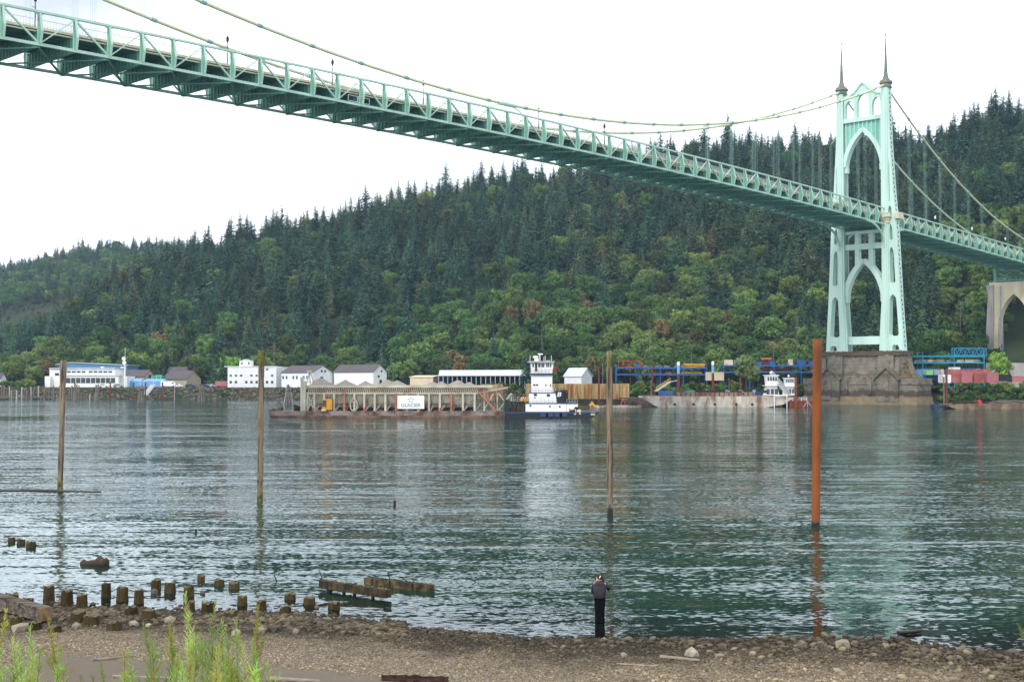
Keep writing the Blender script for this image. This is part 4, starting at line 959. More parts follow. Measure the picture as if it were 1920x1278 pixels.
tb = thing('rooftop_cabin', at(460, 687, 560), 'small white cabin with pitched cap on the three-storey roof', 'cabin') if 0 else t
b = MB(); q0, q1 = at(449, 677, 560), at(470, 677, 560); b.b2((q0.x, 560, zt+.3), (q1.x, 566, q0.z)); b.build('rooftop_cabin', WHITE, t)
b = MB(); b.prism([(q0.x-.3, q0.z), (q1.x+.3, q0.z), ((q0.x+q1.x)/2, q0.z+.9)], 559.6, 566.4, 1); b.build('cabin_roof', ROOFM, t)
fpart('window', [(452, 679, 455, 683), (465, 679, 468, 683)], 559.9, .3, GLASS, t)
# 5, 6 gabled sheds
gable('gabled_shed', 'white gabled shed with a row of side windows left of the gravel barge', 586, 540, 528, 624, .62, 11.3, 14.2, WHITED, ROOFG, wins=9, gwins=((.45, 11.4, 1.0, 1.0), (.62, 11.4, 1.0, 1.0), (.45, 7.4, 1.6, 2.2)))
gable('gabled_shed', 'white gabled shed with plain sides behind the gravel piles', 700, 536, 626, 725, .62, 11.6, 14.5, WHITE, ROOFG, wins=0, gwins=((.4, 9.2, 1.2, .9), (.62, 11.4, .9, .9), (.55, 6.4, 1.6, 1.8)))
q = gable('garage', 'low cream coloured building right of the gabled sheds', 812, 520, 769, 836, .4, 9.2, 9.8, CREAMW, CREAMW)
# 8 long open shed
t = thing('open_shed', at(900, 716, 520), 'very long open sided shed with a pale metal roof behind the tugboat', 'building')
a0, a1 = at(822, 705, 512), at(1012, 708, 490)
b = MB()
for sg in (0, 1):
    y0, y1 = (0, 8) if sg == 0 else (16, 8); zA, zB = a0.z, a0.z+2.3
    b.add([(a0.x, 512+y0, zA), (a1.x, 494+y0, zA), (a1.x, 494+y1, zB), (a0.x, 512+y1, zB)], [(0, 1, 2, 3)]); b.add([(a0.x, 512+y0, zA+.2), (a1.x, 494+y0, zA+.2), (a1.x, 494+y1, zB+.2), (a0.x, 512+y1, zB+.2)], [(3, 2, 1, 0)])
b.build('roof', ROOFM, t)
b = MB()
for i in range(22): k = i/21; b.bar((a0.x+(a1.x-a0.x)*k, 512-18*k+.4, GZ), (a0.x+(a1.x-a0.x)*k, 512-18*k+.4, a0.z), .3)
b.build('post', STEEL, t)
b = MB(); b.add([(a0.x, 526, GZ), (a1.x, 508, GZ), (a1.x, 508, a0.z), (a0.x, 526, a0.z)], [(0, 1, 2, 3)]); b.build('back_wall', mat('navy_wall', (.02, .035, .07), .8), t)
gable('gabled_shed', 'small white gabled shed with yellow door above the sheet pile wall', 1090, 492, 1058, 1110, .6, 9.6, 12.6, WHITED, ROOFM, gwins=())
p = at(1086, 714, 491.5); t = tag(MB().build('x', YEL, None, p), 'd') if 0 else None
# cars and trucks parked on the left bank
def car(x, Y, lab, mm, tall=False, z0=GZ, rz=0.0, group='vehicles parked on the far bank', name='parked_car', cat='car'):
    p = at(x, 715, Y); t = thing(name, (p.x, Y, z0), lab, cat, group); l_ = 4.6 if not tall else 6.5; h_ = 1.45 if not tall else 2.7
    M_ = Matrix.Translation((p.x, Y, z0)) @ Matrix.Rotation(rz, 4, 'Z'); b = MB(M_)
    if tall: b.prism([(-l_/2, .5), (l_/2, .5), (l_/2, 1.3), (l_/2-.7, h_*.75), (l_/2-1.3, h_), (-l_/2, h_)], -.95, .95, 1)
    else: b.prism([(-l_/2, .35), (l_/2, .35), (l_/2, .8), (l_/2-1.1, .95), (l_/2-1.9, h_), (-l_/2+1.0, h_), (-l_/2+.1, .95)], -.88, .88, 1)
    b.build('body', mm, t)
    b = MB(M_)
    if tall: b.b2((l_/2-1.5, -.97, 1.5), (l_/2-.75, .97, 2.1))
    else: b.prism([(l_/2-1.3, .98), (l_/2-1.95, h_-.08), (-l_/2+1.05, h_-.08), (-l_/2+.5, .98)], -.9, .9, 1)
    b.build('side_window', GLASS, t)
    for sx in (-1, 1):
        b = MB(M_); b.tube([(sx*l_*.31, -.95, .33), (sx*l_*.31, -.7, .33)], .33, 10); b.tube([(sx*l_*.31, .7, .33), (sx*l_*.31, .95, .33)], .33, 10); b.build('wheel', HULLB, t)
NAVY = mat('car_navy', (.03, .05, .12), .3, .05)
car(384, 562, 'dark blue car in the lot left of the three-storey building', NAVY); car(395, 563, 'white car between dark cars in the far parking lot', WHITE); car(406, 562, 'grey car nearest the red truck in the far parking lot', STEEL)
car(418, 560, 'small reddish truck beside the three-storey building', PINKC, True, name='box_truck', cat='truck'); car(316, 566, 'white box truck in front of the broad roofed tan house', WHITE, True, name='box_truck', cat='truck'); car(333, 566, 'white pickup right of the box truck on the far bank', WHITE)
car(222, 562, 'silver car before the annex of the clerestory building', STEEL); car(195, 560, 'white car before the clerestory building windows', WHITE)
car(357, 562, 'low dark car below the tan houses', NAVY)

# riprap bank and waterline rubble (placed things stay structure-coloured rock)
bank = []
xs_ = np.arange(-245, 14, 1.1)
rb = MB(); 
for x in xs_:
    sy = float(shoreY(np.array([x]))[0])
    for k in range(9):
        t_ = R.uniform(-1, 12); xx = x+R.uniform(-.6, .6); zz = float(np.interp(t_, [-2, 0, 9, 13], [-.6, 0, 4.3, 4.8]))
        rb.blob((xx, sy+t_, zz), R.uniform(.35, .85), 0, .25, (1.2, 1, .75), R.uniform(0, 6))
tag(rb.build('riprap_rocks', RIPRAP), 'brown broken rock armouring the far left bank', 'rocks', kind='stuff')

# old dock with piles at far left
t = thing('timber_dock', at(90, 748, 520), 'old low timber dock lined with weathered piles at the left shore', 'dock')
b = MB(); a0, a1 = at(-60, 745.5, 522), at(196, 746.5, 528); b.bar((a0.x, 522, .9), (a1.x, 528, .9), 5, .5); b.build('deck', WOODG, t)
for i in range(46):
    x = -30+i*4.7+R.uniform(-1.4, 1.4); yt = R.choice((722, 723, 725, 728, 732, 740)) if x < 150 else R.uniform(735, 742); p = at(x, yt, 519+R.uniform(0, 6))
    b = MB(); r_ = R.uniform(.18, .36); b.tube([(p.x, p.y, -1), (p.x+R.uniform(-.15, .15), p.y, p.z)], [r_*1.1, r_], 7); b.build('pile', R.choice((WOODG, WOODG, WOODP, CONCG)), t)
for x, lab in ((140, 'short weathered twin piling standing free right of the timber dock'), (180, 'weathered concrete topped piling between the dock and red posts')):
    p = at(x, 750, 515); t = thing('old_piling', (p.x, 515, 0), lab, 'piling')
    b = MB(); b.tube([(p.x, 515, -1), (p.x, 515, at(x, 718 if x < 150 else 721, 515).z)], .35, 8); b.build('post', WOODG, t)
    b = MB(); b.tube([(p.x+.9, 515, -1), (p.x+.8, 515, at(x, 720, 515).z)], .3, 8); b.tube([(p.x+.4, 514.6, -.5), (p.x+.4, 514.6, at(x, 735, 515).z)], [1.0, .8], 8); b.build('fender', WOODG, t)
for i, (x, y0, lab) in enumerate(((206.5, 717, 'leftmost dark red steel post of the far landing'), (250.5, 717, 'second dark red steel post beside the wooden dolphin'), (272.5, 717, 'dark red steel post just right of the wooden dolphin'), (304.5, 717, 'dark red steel post right of the gangway'))):
    p = at(x, 748, 520); b = MB(); b.tube([(p.x, 520, -1), (p.x, 520, at(x, y0, 520).z)], .28, 8); b.lathe((p.x, 520, at(x, y0, 520).z), [(.3, 0), (.25, .15), (.05, .3)], 8)
    tag(b.build('mooring_post', RUSTD, None, (p.x, 520, 0)), lab, 'post', 'dark red mooring posts')
p = at(327, 747, 522); b = MB(); b.tube([(p.x, 522, -1), (p.x, 522, at(327, 724, 522).z)], .10, 6); b.bar((p.x, 522, at(327, 724, 522).z), (p.x+.6, 522, at(327, 724, 522).z+.1), .3); tag(b.build('marker_post', STEEL, None, (p.x, 522, 0)), 'thin white marker post on the bank right of the gangway', 'post')
# gangway
t = thing('gangway', at(278, 735, 522), 'sloping grey metal gangway behind the left wooden dolphin', 'gangway')
a, c_ = at(287, 721, 530), at(272, 741, 520); b = MB()
b.bar(a, c_, 2.2, .25); b.build('walkway', STEEL, t)
b = MB()
for s_ in (-1, 1):
    o_ = Vector((s_*1.1, 0, 0)); b.bar(a+o_+Vector((0, 0, 1.1)), c_+o_+Vector((0, 0, 1.1)), .1)
    for k in range(9): q = a.lerp(c_, k/8)+o_; b.bar(q, q+Vector((0, 0, 1.1)), .07)
b.build('handrail', STEEL, t)
# dolphins
for (x, y0, y1, w_, lab, cap) in ((265, 724, 754, 9, 'cone of leaning timber piles with a flat platform at the left shore', True), (378, 721, 753, 9, 'cone of leaning timber piles in the water below the tan houses', False), (541, 720, 757, 9, 'dark cone of timber piles left of the gravel barge', False)):
    Yd = CAM_H*F_PX/(y1-HOR); p = at(x, y1, Yd); zt = at(x, y0, Yd).z
    t = thing('pile_dolphin', (p.x, Yd, 0), lab, 'mooring dolphin')
    for k in range(11):
        an = k*6.283/10; rr_ = w_/F_PX*Yd*.95 if k < 10 else 0; b = MB()
        b.tube([(p.x+math.cos(an)*rr_, Yd+math.sin(an)*rr_, -1), (p.x+math.cos(an)*rr_*.28, Yd+math.sin(an)*rr_*.28, zt-R.uniform(0, 1.0))], [.26, .2], 7); b.build('pile', R.choice((WOODG, WOODG, STEEL if not cap else WOODG)), t)
    b = MB()
    if cap: b.box((p.x, Yd, zt-.5), (3.2, 2.5, 1.0))
    else: b.tube([(p.x+.9*math.cos(a_), Yd+.9*math.sin(a_), zt-2.2) for a_ in np.linspace(0, 6.28, 10)], .13, 5)
    b.build('platform' if cap else 'cable_lashing', WOODG if cap else HULLB, t)
# utility poles
def pole(x, yt, yb, Y, lab, arm=True, r=.16):
    a, c_ = at(x, yt, Y), at(x, yb, Y); t = thing('utility_pole', (c_.x, Y, c_.z), lab, 'utility pole', 'utility poles along the far shore')
    b = MB(); b.tube([c_, a], [r*1.3, r], 6); b.build('pole', WOODG, t)
    if arm: b = MB(); b.bar((a.x-1.2, Y, a.z-.6), (a.x+1.2, Y, a.z-.6), .15); [b.lathe((a.x+d, Y, a.z-.55), [(.08, 0), (.1, .15), (.04, .3)], 6) for d in (-1, 0, 1)]; b.build('crossarm', WOODG, t)
for a_ in ((50, 660, 722, 640, 'utility pole at the far left below the hazy ridge'), (514, 640, 712, 600, 'utility pole above the three-storey building'), (737, 684, 716, 530, 'utility pole right of the second gabled shed'), (838, 684, 716, 540, 'utility pole behind the long open shed'),
           (788, 697, 716, 530, 'short pole on the cream building lot'), (1016, 617, 700, 600, 'pole on the slope left of the tugboat'), (1130, 679, 735, 470, 'pole behind the sheet pile wall'), (1093, 682, 716, 500, 'pole beside the small gabled shed'), (1296, 646, 700, 520, 'pole behind the blue rack tall spuds'),
           (1218, 605, 680, 560, 'pole among trees above the blue rack'), (1394, 664, 700, 480, 'lamp standard above the long blue rack'), (1450, 641, 700, 500, 'pole above the crew boats'), (1494.5, 592, 690, 520, 'tall pole left of the bridge tower'), (1750, 632, 682, 520, 'short utility pole right of the tower'), (1801, 574, 690, 540, 'tallest utility pole on the slope right of the tower')):
    pole(*a_)
w_ = MB()
def wire(a, c_, sag=1.5): w_.tube([Vector(a).lerp(Vector(c_), k/10) - Vector((0, 0, sag*4*(k/10)*(1-k/10))) for k in range(11)], .05, 4)
wire(at(1494.5, 610, 520), at(1801, 590, 540)); wire(at(1801, 608, 540), at(2000, 612, 540)); wire(at(1494.5, 620, 520), at(1296, 650, 520)); wire(at(1296, 650, 520), at(1100, 655, 560)); wire(at(1494.5, 626, 520), at(1801, 608, 540))
tag(w_.build('power_line', HULLB, None, at(1494, 600, 520)), 'thin power lines strung across the lower slope', 'wires')

# steel racks ---------------------------------------------------------------
def rack(x0, x1, ytop, ymid, Y, lab, posts, m=BLUE, z0=GZ, dep=5):
    a = at(x0, ytop, Y); c_ = at(x1, ytop, Y); zm = at(x0, ymid, Y).z; t = thing('storage_rack', ((a.x+c_.x)/2, Y, z0), lab, 'rack')
    b = MB()
    for d in (0, dep):
        b.bar((a.x, Y+d, a.z), (c_.x, Y+d, a.z), .3, .45)
        b.bar((a.x, Y+d, zm), (c_.x, Y+d, zm), .3, .45)
    b.build('beam', m, t)
    for x in posts:
        p = at(x, ytop, Y); b = MB(); [b.bar((p.x, Y+d, z0), (p.x, Y+d, p.z+1.4), .28) for d in (0, dep)]; b.bar((p.x, Y, p.z), (p.x, Y+dep, p.z), .25); b.build('post', m, t)
    b = MB(); b.b2((a.x, Y, a.z+.22), (c_.x, Y+dep, a.z+.3)); b.b2((a.x, Y, zm+.22), (c_.x, Y+dep, zm+.3)); b.build('shelf', m, t)
rack(1156, 1326, 690, 702, 468, 'long blue steel storage rack holding yellow beams at centre right', (1156, 1198, 1238, 1272, 1281, 1325))
rack(1356, 1545, 685.5, 697.5, 462, 'blue steel storage rack crowded with gear left of the bridge pier', (1357, 1405, 1452, 1502, 1542))
rack(1712, 1846, 668, 680, 470, 'bright blue elevated rack right of the bridge pier', (1730, 1789, 1845), TEALB, dep=6)
# gear on racks
def crate(name, x0, y0, x1, y1, Y, dep, m, lab, cat, group=None, ribs=0, z0=None):
    a, c_ = at(x0, y0, Y), at(x1, y1, Y); zb = c_.z if z0 is None else z0
    t = thing(name, ((a.x+c_.x)/2, Y+dep/2, zb), lab, cat, group)
    b = MB(); b.b2((a.x, Y, zb), (c_.x, Y+dep, a.z)); b.build('body', m, t)
    b = MB()
    for xx in (a.x, c_.x): b.bar((xx, Y-.03, zb), (xx, Y-.03, a.z), .14)
    for zz in (zb+.07, a.z-.07): b.bar((a.x, Y-.03, zz), (c_.x, Y-.03, zz), .14)
    n_ = max(2, int((c_.x-a.x)/.55))
    for k in range(1, n_): b.bar((a.x+(c_.x-a.x)*k/n_, Y-.02, zb+.14), (a.x+(c_.x-a.x)*k/n_, Y-.02, a.z-.14), .13, .05)
    b.build('frame_ribs', m, t); return t
for (x0, y0, x1, y1, m, lab) in ((1192, 681, 1198, 690, BLUE, 'small blue box at the left end of the long rack'), (1360, 674, 1374, 684.5, CREAMW, 'pale office cabin on the blue rack beside the white van'), (1379, 676, 1392, 684.5, BLUEL, 'light blue bin next to the pale cabin on the rack'),
    (1404, 676, 1415, 684.5, BLUE, 'blue skip on the rack right of the light blue bin'), (1419, 677, 1428, 684.5, BLUE, 'second blue skip on the crowded rack'), (1430, 677, 1441, 684.5, RUSTD, 'dark brown crate on the crowded rack'), (1443, 676, 1452, 684.5, BLUE, 'blue crate below the orange tarp on the rack'), (1497, 674, 1509, 684.5, BLUE, 'bright blue box near the right end of the rack'), (1519, 676, 1530, 684.5, BLUE, 'blue box at the rack end beside the rusty steel pile'),
    (1481, 673, 1486, 684.5, CREAMW, 'tall narrow cream frame standing on the rack')):
    crate('storage_box', x0, y0, x1, y1, 463.5, 3, m, lab, 'box', 'boxes on the blue racks')
def pileup(name, x0, x1, yb, Y, m, lab, cat, n=9, r=.25, dz=.28, dep=4):
    a, c_ = at(x0, yb, Y), at(x1, yb, Y); b = MB()
    for k in range(n): b.bar((a.x+R.uniform(0, .15)*(c_.x-a.x), Y+.5+R.uniform(0, dep), a.z+.25+(k//3)*dz), (c_.x-R.uniform(0, .15)*(c_.x-a.x), Y+.5+R.uniform(0, dep), a.z+.25+(k//3)*dz), r, r)
    tag(b.build(name, m, None, ((a.x+c_.x)/2, Y, a.z)), lab, cat)
pileup('steel_beams', 1280, 1324, 689, 468, YEL, 'stack of yellow beams on the long rack top shelf', 'beams', 14)
pileup('steel_beams', 1276, 1320, 701.5, 468, YEL, 'yellow beams on the long rack lower shelf', 'beams', 8)
pileup('steel_beams', 1240, 1272, 702, 468, RUSTD, 'brown beams on the long rack lower shelf', 'beams', 7)
pileup('steel_beams', 1424, 1490, 697, 462, RUSTD, 'rusty brown steel piled on the crowded rack lower shelf', 'beams', 14)
pileup('steel_beams', 1430, 1450, 675, 463, ORNG, 'orange tarp covered bundle on top of the crowded rack', 'bundle', 8)
# red truss on the left of the rack
t = thing('crane_section', at(1180, 690, 466), 'red lattice crane section lying on the rack left end', 'lattice section')
b = MB(); p0, p1 = at(1160, 690, 466), at(1202, 690, 466)
for z in (0, 2.4): b.bar((p0.x, 466, p0.z+z+.3), (p1.x, 466, p0.z+z+.3), .2); b.bar((p0.x, 468, p0.z+z+.3), (p1.x, 468, p0.z+z+.3), .2)
for k in range(9): x = p0.x+(p1.x-p0.x)*k/8; b.bar((x, 466, p0.z+.3), (x+(.9 if k % 2 else -.2), 466, p0.z+2.7), .14)
b.build('lattice', REDP, t)
# blue lattice truss at right
t = thing('lattice_gantry', at(1818, 668, 470), 'bright blue zigzag lattice truss on top of the right rack', 'truss')
b = MB(); p0, p1 = at(1790, 666, 470), at(1849, 652.5, 470)
for d in (0, 3):
    for z in (p0.z, p1.z): b.bar((p0.x, 470+d, z), (p1.x, 470+d, z), .22)
    for k in range(8): x = p0.x+(p1.x-p0.x)*k/8; x2 = p0.x+(p1.x-p0.x)*(k+1)/8; b.bar((x, 470+d, p0.z if k % 2 else p1.z), (x2, 470+d, p1.z if k % 2 else p0.z), .18)
for x in (p0.x, p1.x): [b.bar((x, 470+d, p0.z), (x, 470+d, p1.z), .2) for d in (0, 3)]
b.build('lattice', TEALB, t)
# containers at right: x0,y0,x1,y1
CG = 'shipping containers stacked right of the pier'
for (x0, y0, x1, y1, Y, m, lab) in ((1721, 692, 1736, 715, 440, BLUEL, 'light blue container tucked against the bridge pier'), (1736, 690, 1748, 708, 441, BLUE, 'deep blue container left of the lime green one'), (1737, 693, 1749.5, 702.5, 436, LIMEC, 'lime green container with a dark mark right of the pier'),
    (1752, 692, 1763, 702.5, 436, LILAC, 'lilac container between the lime green and cream ones'), (1764, 692, 1770, 702, 437, CREAMW, 'narrow cream container beside the lilac one'), (1770, 692, 1786, 702, 437, BLUE, 'blue container with a pink stripe above the white one'), (1787, 688, 1800, 700, 442, WHITE, 'white container behind the stacked red ones'),
    (1801, 690, 1815, 700, 443, BLUE, 'blue container in the back row behind the red stack'), (1816, 690, 1830, 700, 443, BLUE, 'second blue container in the back row'), (1831, 691, 1838, 700, 443, BLUEL, 'pale blue container ending the back row'), (1734, 702.5, 1767, 712, 438, BLUE, 'dark blue container under the lime green one'),
    (1768, 702, 1783, 717.5, 428, WHITE, 'square white container at the front of the yard'), (1785, 692, 1801, 704.5, 429, REDC, 'upper dark red container beside the white square one'), (1785, 704.7, 1801, 717.5, 429, PINKC, 'lower pink container beside the white square one'), (1803, 701, 1823, 717.5, 427, PINKC, 'front pink container standing alone in the middle'),
    (1803, 692.5, 1826, 703, 432, REDC, 'faded red container behind the front pink one'), (1827, 692, 1856, 700.5, 434, REDC, 'long red container top of the middle row'), (1827, 700.7, 1851, 709, 431, REDC, 'red open framed container above the lower rack'), (1827, 709.2, 1851, 718, 431, REDC, 'red rack container at ground level'),
    (1851, 699, 1872, 717.5, 428, PINKC, 'large pinkish red container left of the black machine'), (1898, 705, 1921, 715.5, 430, PINKC, 'pink container at the far right frame edge')):
    crate('shipping_container', x0, y0, x1, y1, Y, 5, m, lab, 'container', CG)
crate('open_skip', 1874, 702, 1896, 714, 430, 4, HULLB, 'black open skip between the pink containers', 'skip')
b = MB(); a0, a1 = at(1850, 680, 480), at(2000, 678, 480); b.b2((a0.x, 480, GZ), (a1.x, 481, a0.z)); tag(b.build('retaining_wall', CONCG, None, (a0.x, 480, GZ)), 'low grey retaining wall behind the yard at far right', 'wall')
b = MB(); a0, a1 = at(1872, 700, 445), at(2000, 694, 452); b.add([(a0.x, 440, 5.45), (a1.x, 440, 5.45), (a1.x, 470, 5.5), (a0.x, 470, 5.5)], [(0, 1, 2, 3)]); tag(b.build('yard_road', ROOFG), kind='structure')
b = MB(); a0, a1 = at(1700, 712, 436), at(2030, 716, 425); b.add([(a0.x, 428, 5.42), (a1.x, 424, 5.42), (a1.x, 480, 5.46), (a0.x, 480, 5.46)], [(0, 1, 2, 3)]); tag(b.build('yard_gravel', mat('yard_dirt', (.16, .15, .09), .95, .3, .3, col2=(.12, .16, .05))), kind='structure')

# sheet pile wall behind the tug
t = thing('sheet_pile_wall', at(1083, 745, 425), 'rust and tan corrugated sheet pile wall behind the tugboat', 'wall')
b = MB(); a0, a1 = at(986, 719, 438), at(1180, 719, 424); n_ = 30
for k in range(n_):
    q, q2 = k/n_, (k+1)/n_; y = 438-14*q; d = 0 if k % 2 else .6
    xA, xB = a0.x+(a1.x-a0.x)*q, a0.x+(a1.x-a0.x)*q2
    b.b2((xA, y-d, .5), (xB, y+1.5, at(1000, 719, y).z))
b.build('sheet_piles', SHEET, t)
b = MB()
for k in range(0, n_, 1): q = k/n_; y = 438-14*q; b.bar((a0.x+(a1.x-a0.x)*q, y-.65, .5), (a0.x+(a1.x-a0.x)*q, y-.65, at(1000, 719, y).z), .22)
b.build('interlock_rib', mat('rib_green', (.22, .25, .08), .8, .2), t)
b = MB(); b.bar((a0.x-3, 433, .9), (a1.x+4, 419, .9), 2.5, 1.6); b.build('timber_fender', mat('wet_dark_wood', (.03, .025, .02), .8, .4, 1), t)
# steel pipe piles behind
for i, (x, y0, yb, w_, lab, m, m2) in enumerate(((1123, 687, 752, 1.7, 'thin dark rust pipe pile left of the tall wooden post', RUSTD, None), (1223, 688, 742, 1.5, 'rust pipe pile left of the deck barge bow', RUSTD, None), (1272.5, 678, 745, 2.6, 'tall spud pile with blue and white top behind the barge', RUSTD, 1), (1337, 677, 745, 2.6, 'second tall spud pile with blue and white top', RUSTD, 1),
        (1388.5, 707, 745, 1.8, 'short rust pile right of the willow', RUST, None), (1483.5, 700, 740, 1.5, 'dark rust pile beside the second pilothouse', RUSTD, None), (1367, 708, 740, .9, 'thin wooden stake before the willow', WOODG, None), (1221, 712, 742, 1.1, 'short grey stake by the barge bow', WOODG, None), (1775, 690, 752, 2.2, 'brown pile standing on the small work barge at right', RUSTD, None), (1770, 706, 750, 1.5, 'grey timber pile beside the brown one at right', WOODG, None))):
    Yp = 418 if x < 1500 else 392; p = at(x, yb, Yp); zt = at(x, y0, Yp).z; r_ = w_*Yp/F_PX
    t = thing('steel_pile', (p.x, Yp, 0), lab, 'pile', 'slender piles along the far berths'); b = MB(); b.tube([(p.x, Yp, -2), (p.x, Yp, zt-(4 if m2 else 0))], r_, 9); b.build('shaft', m, t)
    if m2:
        b = MB(); b.tube([(p.x, Yp, zt-4), (p.x, Yp, zt-1.2)], r_, 9); b.build('blue_band', BLUEL, t); b = MB(); b.tube([(p.x, Yp, zt-1.2), (p.x, Yp, zt-.2), (p.x, Yp, zt)], [r_*1.05, r_*1.05, r_*.5], 9); b.build('white_cap', WHITE, t)
# yellow stairs, white crane block, blue boxes on the quay
t = thing('access_stairs', at(1272, 738, 425), 'yellow railed stairs climbing the green bank behind the barge', 'stairs')
b = MB(); a, c_ = at(1230, 733, 428), at(1257, 715, 436); b.bar(a, c_, 1.2, .3); b.bar(c_, at(1272, 713, 436), 1.2, .3); b.build('flight', STEEL, t)
b = MB(); [b.bar(a+Vector((0, s_, 1.1)), c_+Vector((0, s_, 1.1)), .12) for s_ in (-.6, .6)]; [b.bar(a.lerp(c_, k/7)-Vector((0, .6, 0)), a.lerp(c_, k/7)+Vector((0, -.6, 1.1)), .1) for k in range(8)]; b.build('handrail', YEL, t)
crate('storage_box', 1326, 697, 1357, 713, 452, 4, CREAMW, 'big pale square panel crate between the two racks', 'box')
crate('storage_box', 1237, 732.5, 1262, 740, 418, 4, BLUE, 'flat blue box on the quay behind the barge bow', 'box'); crate('storage_box', 1391, 734.5, 1428, 748, 412, 4, BLUE, 'long blue box on the quay left of the crew boats', 'box')
crate('storage_box', 1286, 733, 1315, 739, 420, 3, TEALB, 'teal blue rack box beside the first tall spud', 'box')
t = thing('quay', at(1330, 750, 425), 'low dark timber quay along the far bank behind the barges', 'quay')
b = MB(); a0, a1 = at(1150, 745, 424), at(1540, 745, 410); b.bar((a0.x, 424, .6), (a1.x, 410, .6), 5, 1.2); b.build('deck', WOODG, t)
b = MB(); [b.tube([(a0.x+(a1.x-a0.x)*k/24, 421.5-14*k/24, -1.5), (a0.x+(a1.x-a0.x)*k/24, 421.5-14*k/24, 1.2)], .25, 6) for k in range(25)]; b.build('pile', WOODG, t)

# bank vegetation ----------------------------------------------------------
def shrub(x, y, Y, sc, lab, key='s0', cat='shrub', grp='shrubs on the far bank', leaf=None, name=None, z=None):
    off = Y; p = at(x, y, 430)
    for _ in range(6): Y = float(shoreY(np.array([p.x]))[0])+off; p = at(x, y, Y)
    zz = float(hillz(np.array([p.x]), np.array([Y]))[0]) if z is None else z
    return single_tree(key, p.x, Y, zz, sc, R.uniform(0, 6.28), lab, cat, grp, leaf, name)
rows = []
k = 0
def strip(x0, x1, Y0, Y1, n, s0, s1, words):
    o = []
    for i in range(n):
        x = x0+(x1-x0)*(i+.5)/n+R.uniform(-3, 3); q = (x-x0)/(x1-x0); Y = R.uniform(Y0, Y1)
        o.append(shrub(x, 730, Y, R.uniform(s0, s1), '%s from the left of the bushes %s' % (['first', 'second', 'third', 'fourth', 'fifth', 'sixth', 'seventh', 'eighth', 'ninth', 'tenth', 'eleventh', 'twelfth', 'thirteenth', 'fourteenth', 'fifteenth', 'sixteenth', 'seventeenth', 'eighteenth', 'nineteenth', 'twentieth'][i], words), R.choice(('s0', 's1'))))
strip(1165, 1262, 4, 13, 17, .7, 1.1, 'on the bank above the barge bow'); strip(1280, 1440, 3, 13, 20, .7, 1.15, 'on the bank between the spud piles and boats'); strip(1445, 1545, 3, 12, 12, .7, 1.0, 'on the bank left of the bridge pier')
strip(1742, 1960, 4, 12, 20, .7, 1.0, 'along the bank right of the pier'); strip(1750, 1960, 1.5, 6, 20, .5, .8, 'at the waterline right of the pier')
strip(860, 985, 4, 14, 14, .5, .9, 'on the bank below the long open shed'); strip(740, 860, 4, 14, 10, .5, .8, 'on the bank behind the gravel barge'); strip(412, 425, 2, 6, 2, .5, .7, 'yellow green on the rock bank'); strip(0, 60, 14, 20, 6, .8, 1.3, 'at the left end of the dock')
strip(1560, 1720, 4, 14, 8, .8, 1.2, 'behind the bridge pier')
def tree(key, x, Y, sc, lab, leaf=None, name=None, z=GZ):
    p = at(x, 720, Y); return single_tree(key, p.x, Y, z, sc, R.uniform(0, 6), lab, 'tree', None, leaf, name)
WILG = leafmat('willow_grey_leaf', (.10, .14, .055), (.14, .17, .07))
tree('d0', 1398, 440, .80, 'round grey green willow on the bank between the racks', WILG); tree('d1', 1412, 437, .6, 'smaller willow at the right foot of the round one', WILG)
tree('c1', 989, 478, .62, 'small dark evergreen on the bank just left of the tugboat'); tree('d1', 1032, 470, .55, 'leafy tree directly right of the tugboat pilothouse'); tree('d0', 965, 590, .72, 'bright green tree left of the tugboat mast', DEC3)
tree('d2', 432, 610, .95, 'bright lime green tree behind the three-storey building', DEC3); tree('d0', 450, 612, .8, 'lime green tree right of its larger neighbour', DEC3); tree('c0', 418, 590, .62, 'dark conifer left of the lime green tree'); tree('c3', 352, 612, .72, 'grey green conifer behind the tan houses'); tree('c1', 312, 612, .78, 'narrow dark conifer above the tan houses')
tree('d3', 148, 600, .62, 'brownish round tree in front of the blue warehouse'); tree('d4', 92, 604, .8, 'rust coloured tree left of the clerestory building'); tree('d0', 62, 590, .7, 'green tree left of the rust coloured one'); tree('d1', 30, 590, .7, 'small green tree near the left frame edge')
tree('d2', 1550, 480, 1.25, 'large grey green tree behind the left legs of the tower', WILG); tree('d2', 1600, 482, 1.3, 'large grey green tree seen through the tower arch', WILG); tree('d4', 1638, 500, 1.0, 'reddish brown tree seen through the tower arch'); tree('d4', 1812, 520, .55, 'rust brown small tree on the slope right of the tower')
tree('d0', 1871, 470, (.62, .62, .95), 'upright bright green tree at the foot of the shore pier', DEC3); tree('d1', 1884, 471, (.6, .6, .85), 'bright green tree touching the shore pier right leg', DEC3)
tree('d3', 862, 560, .8, 'rounded olive tree above the long open shed'); tree('d2', 895, 585, .8, 'green tree above the middle of the long open shed')
tree('d0', 1050, 520, .6, 'green tree left of the small gabled shed')
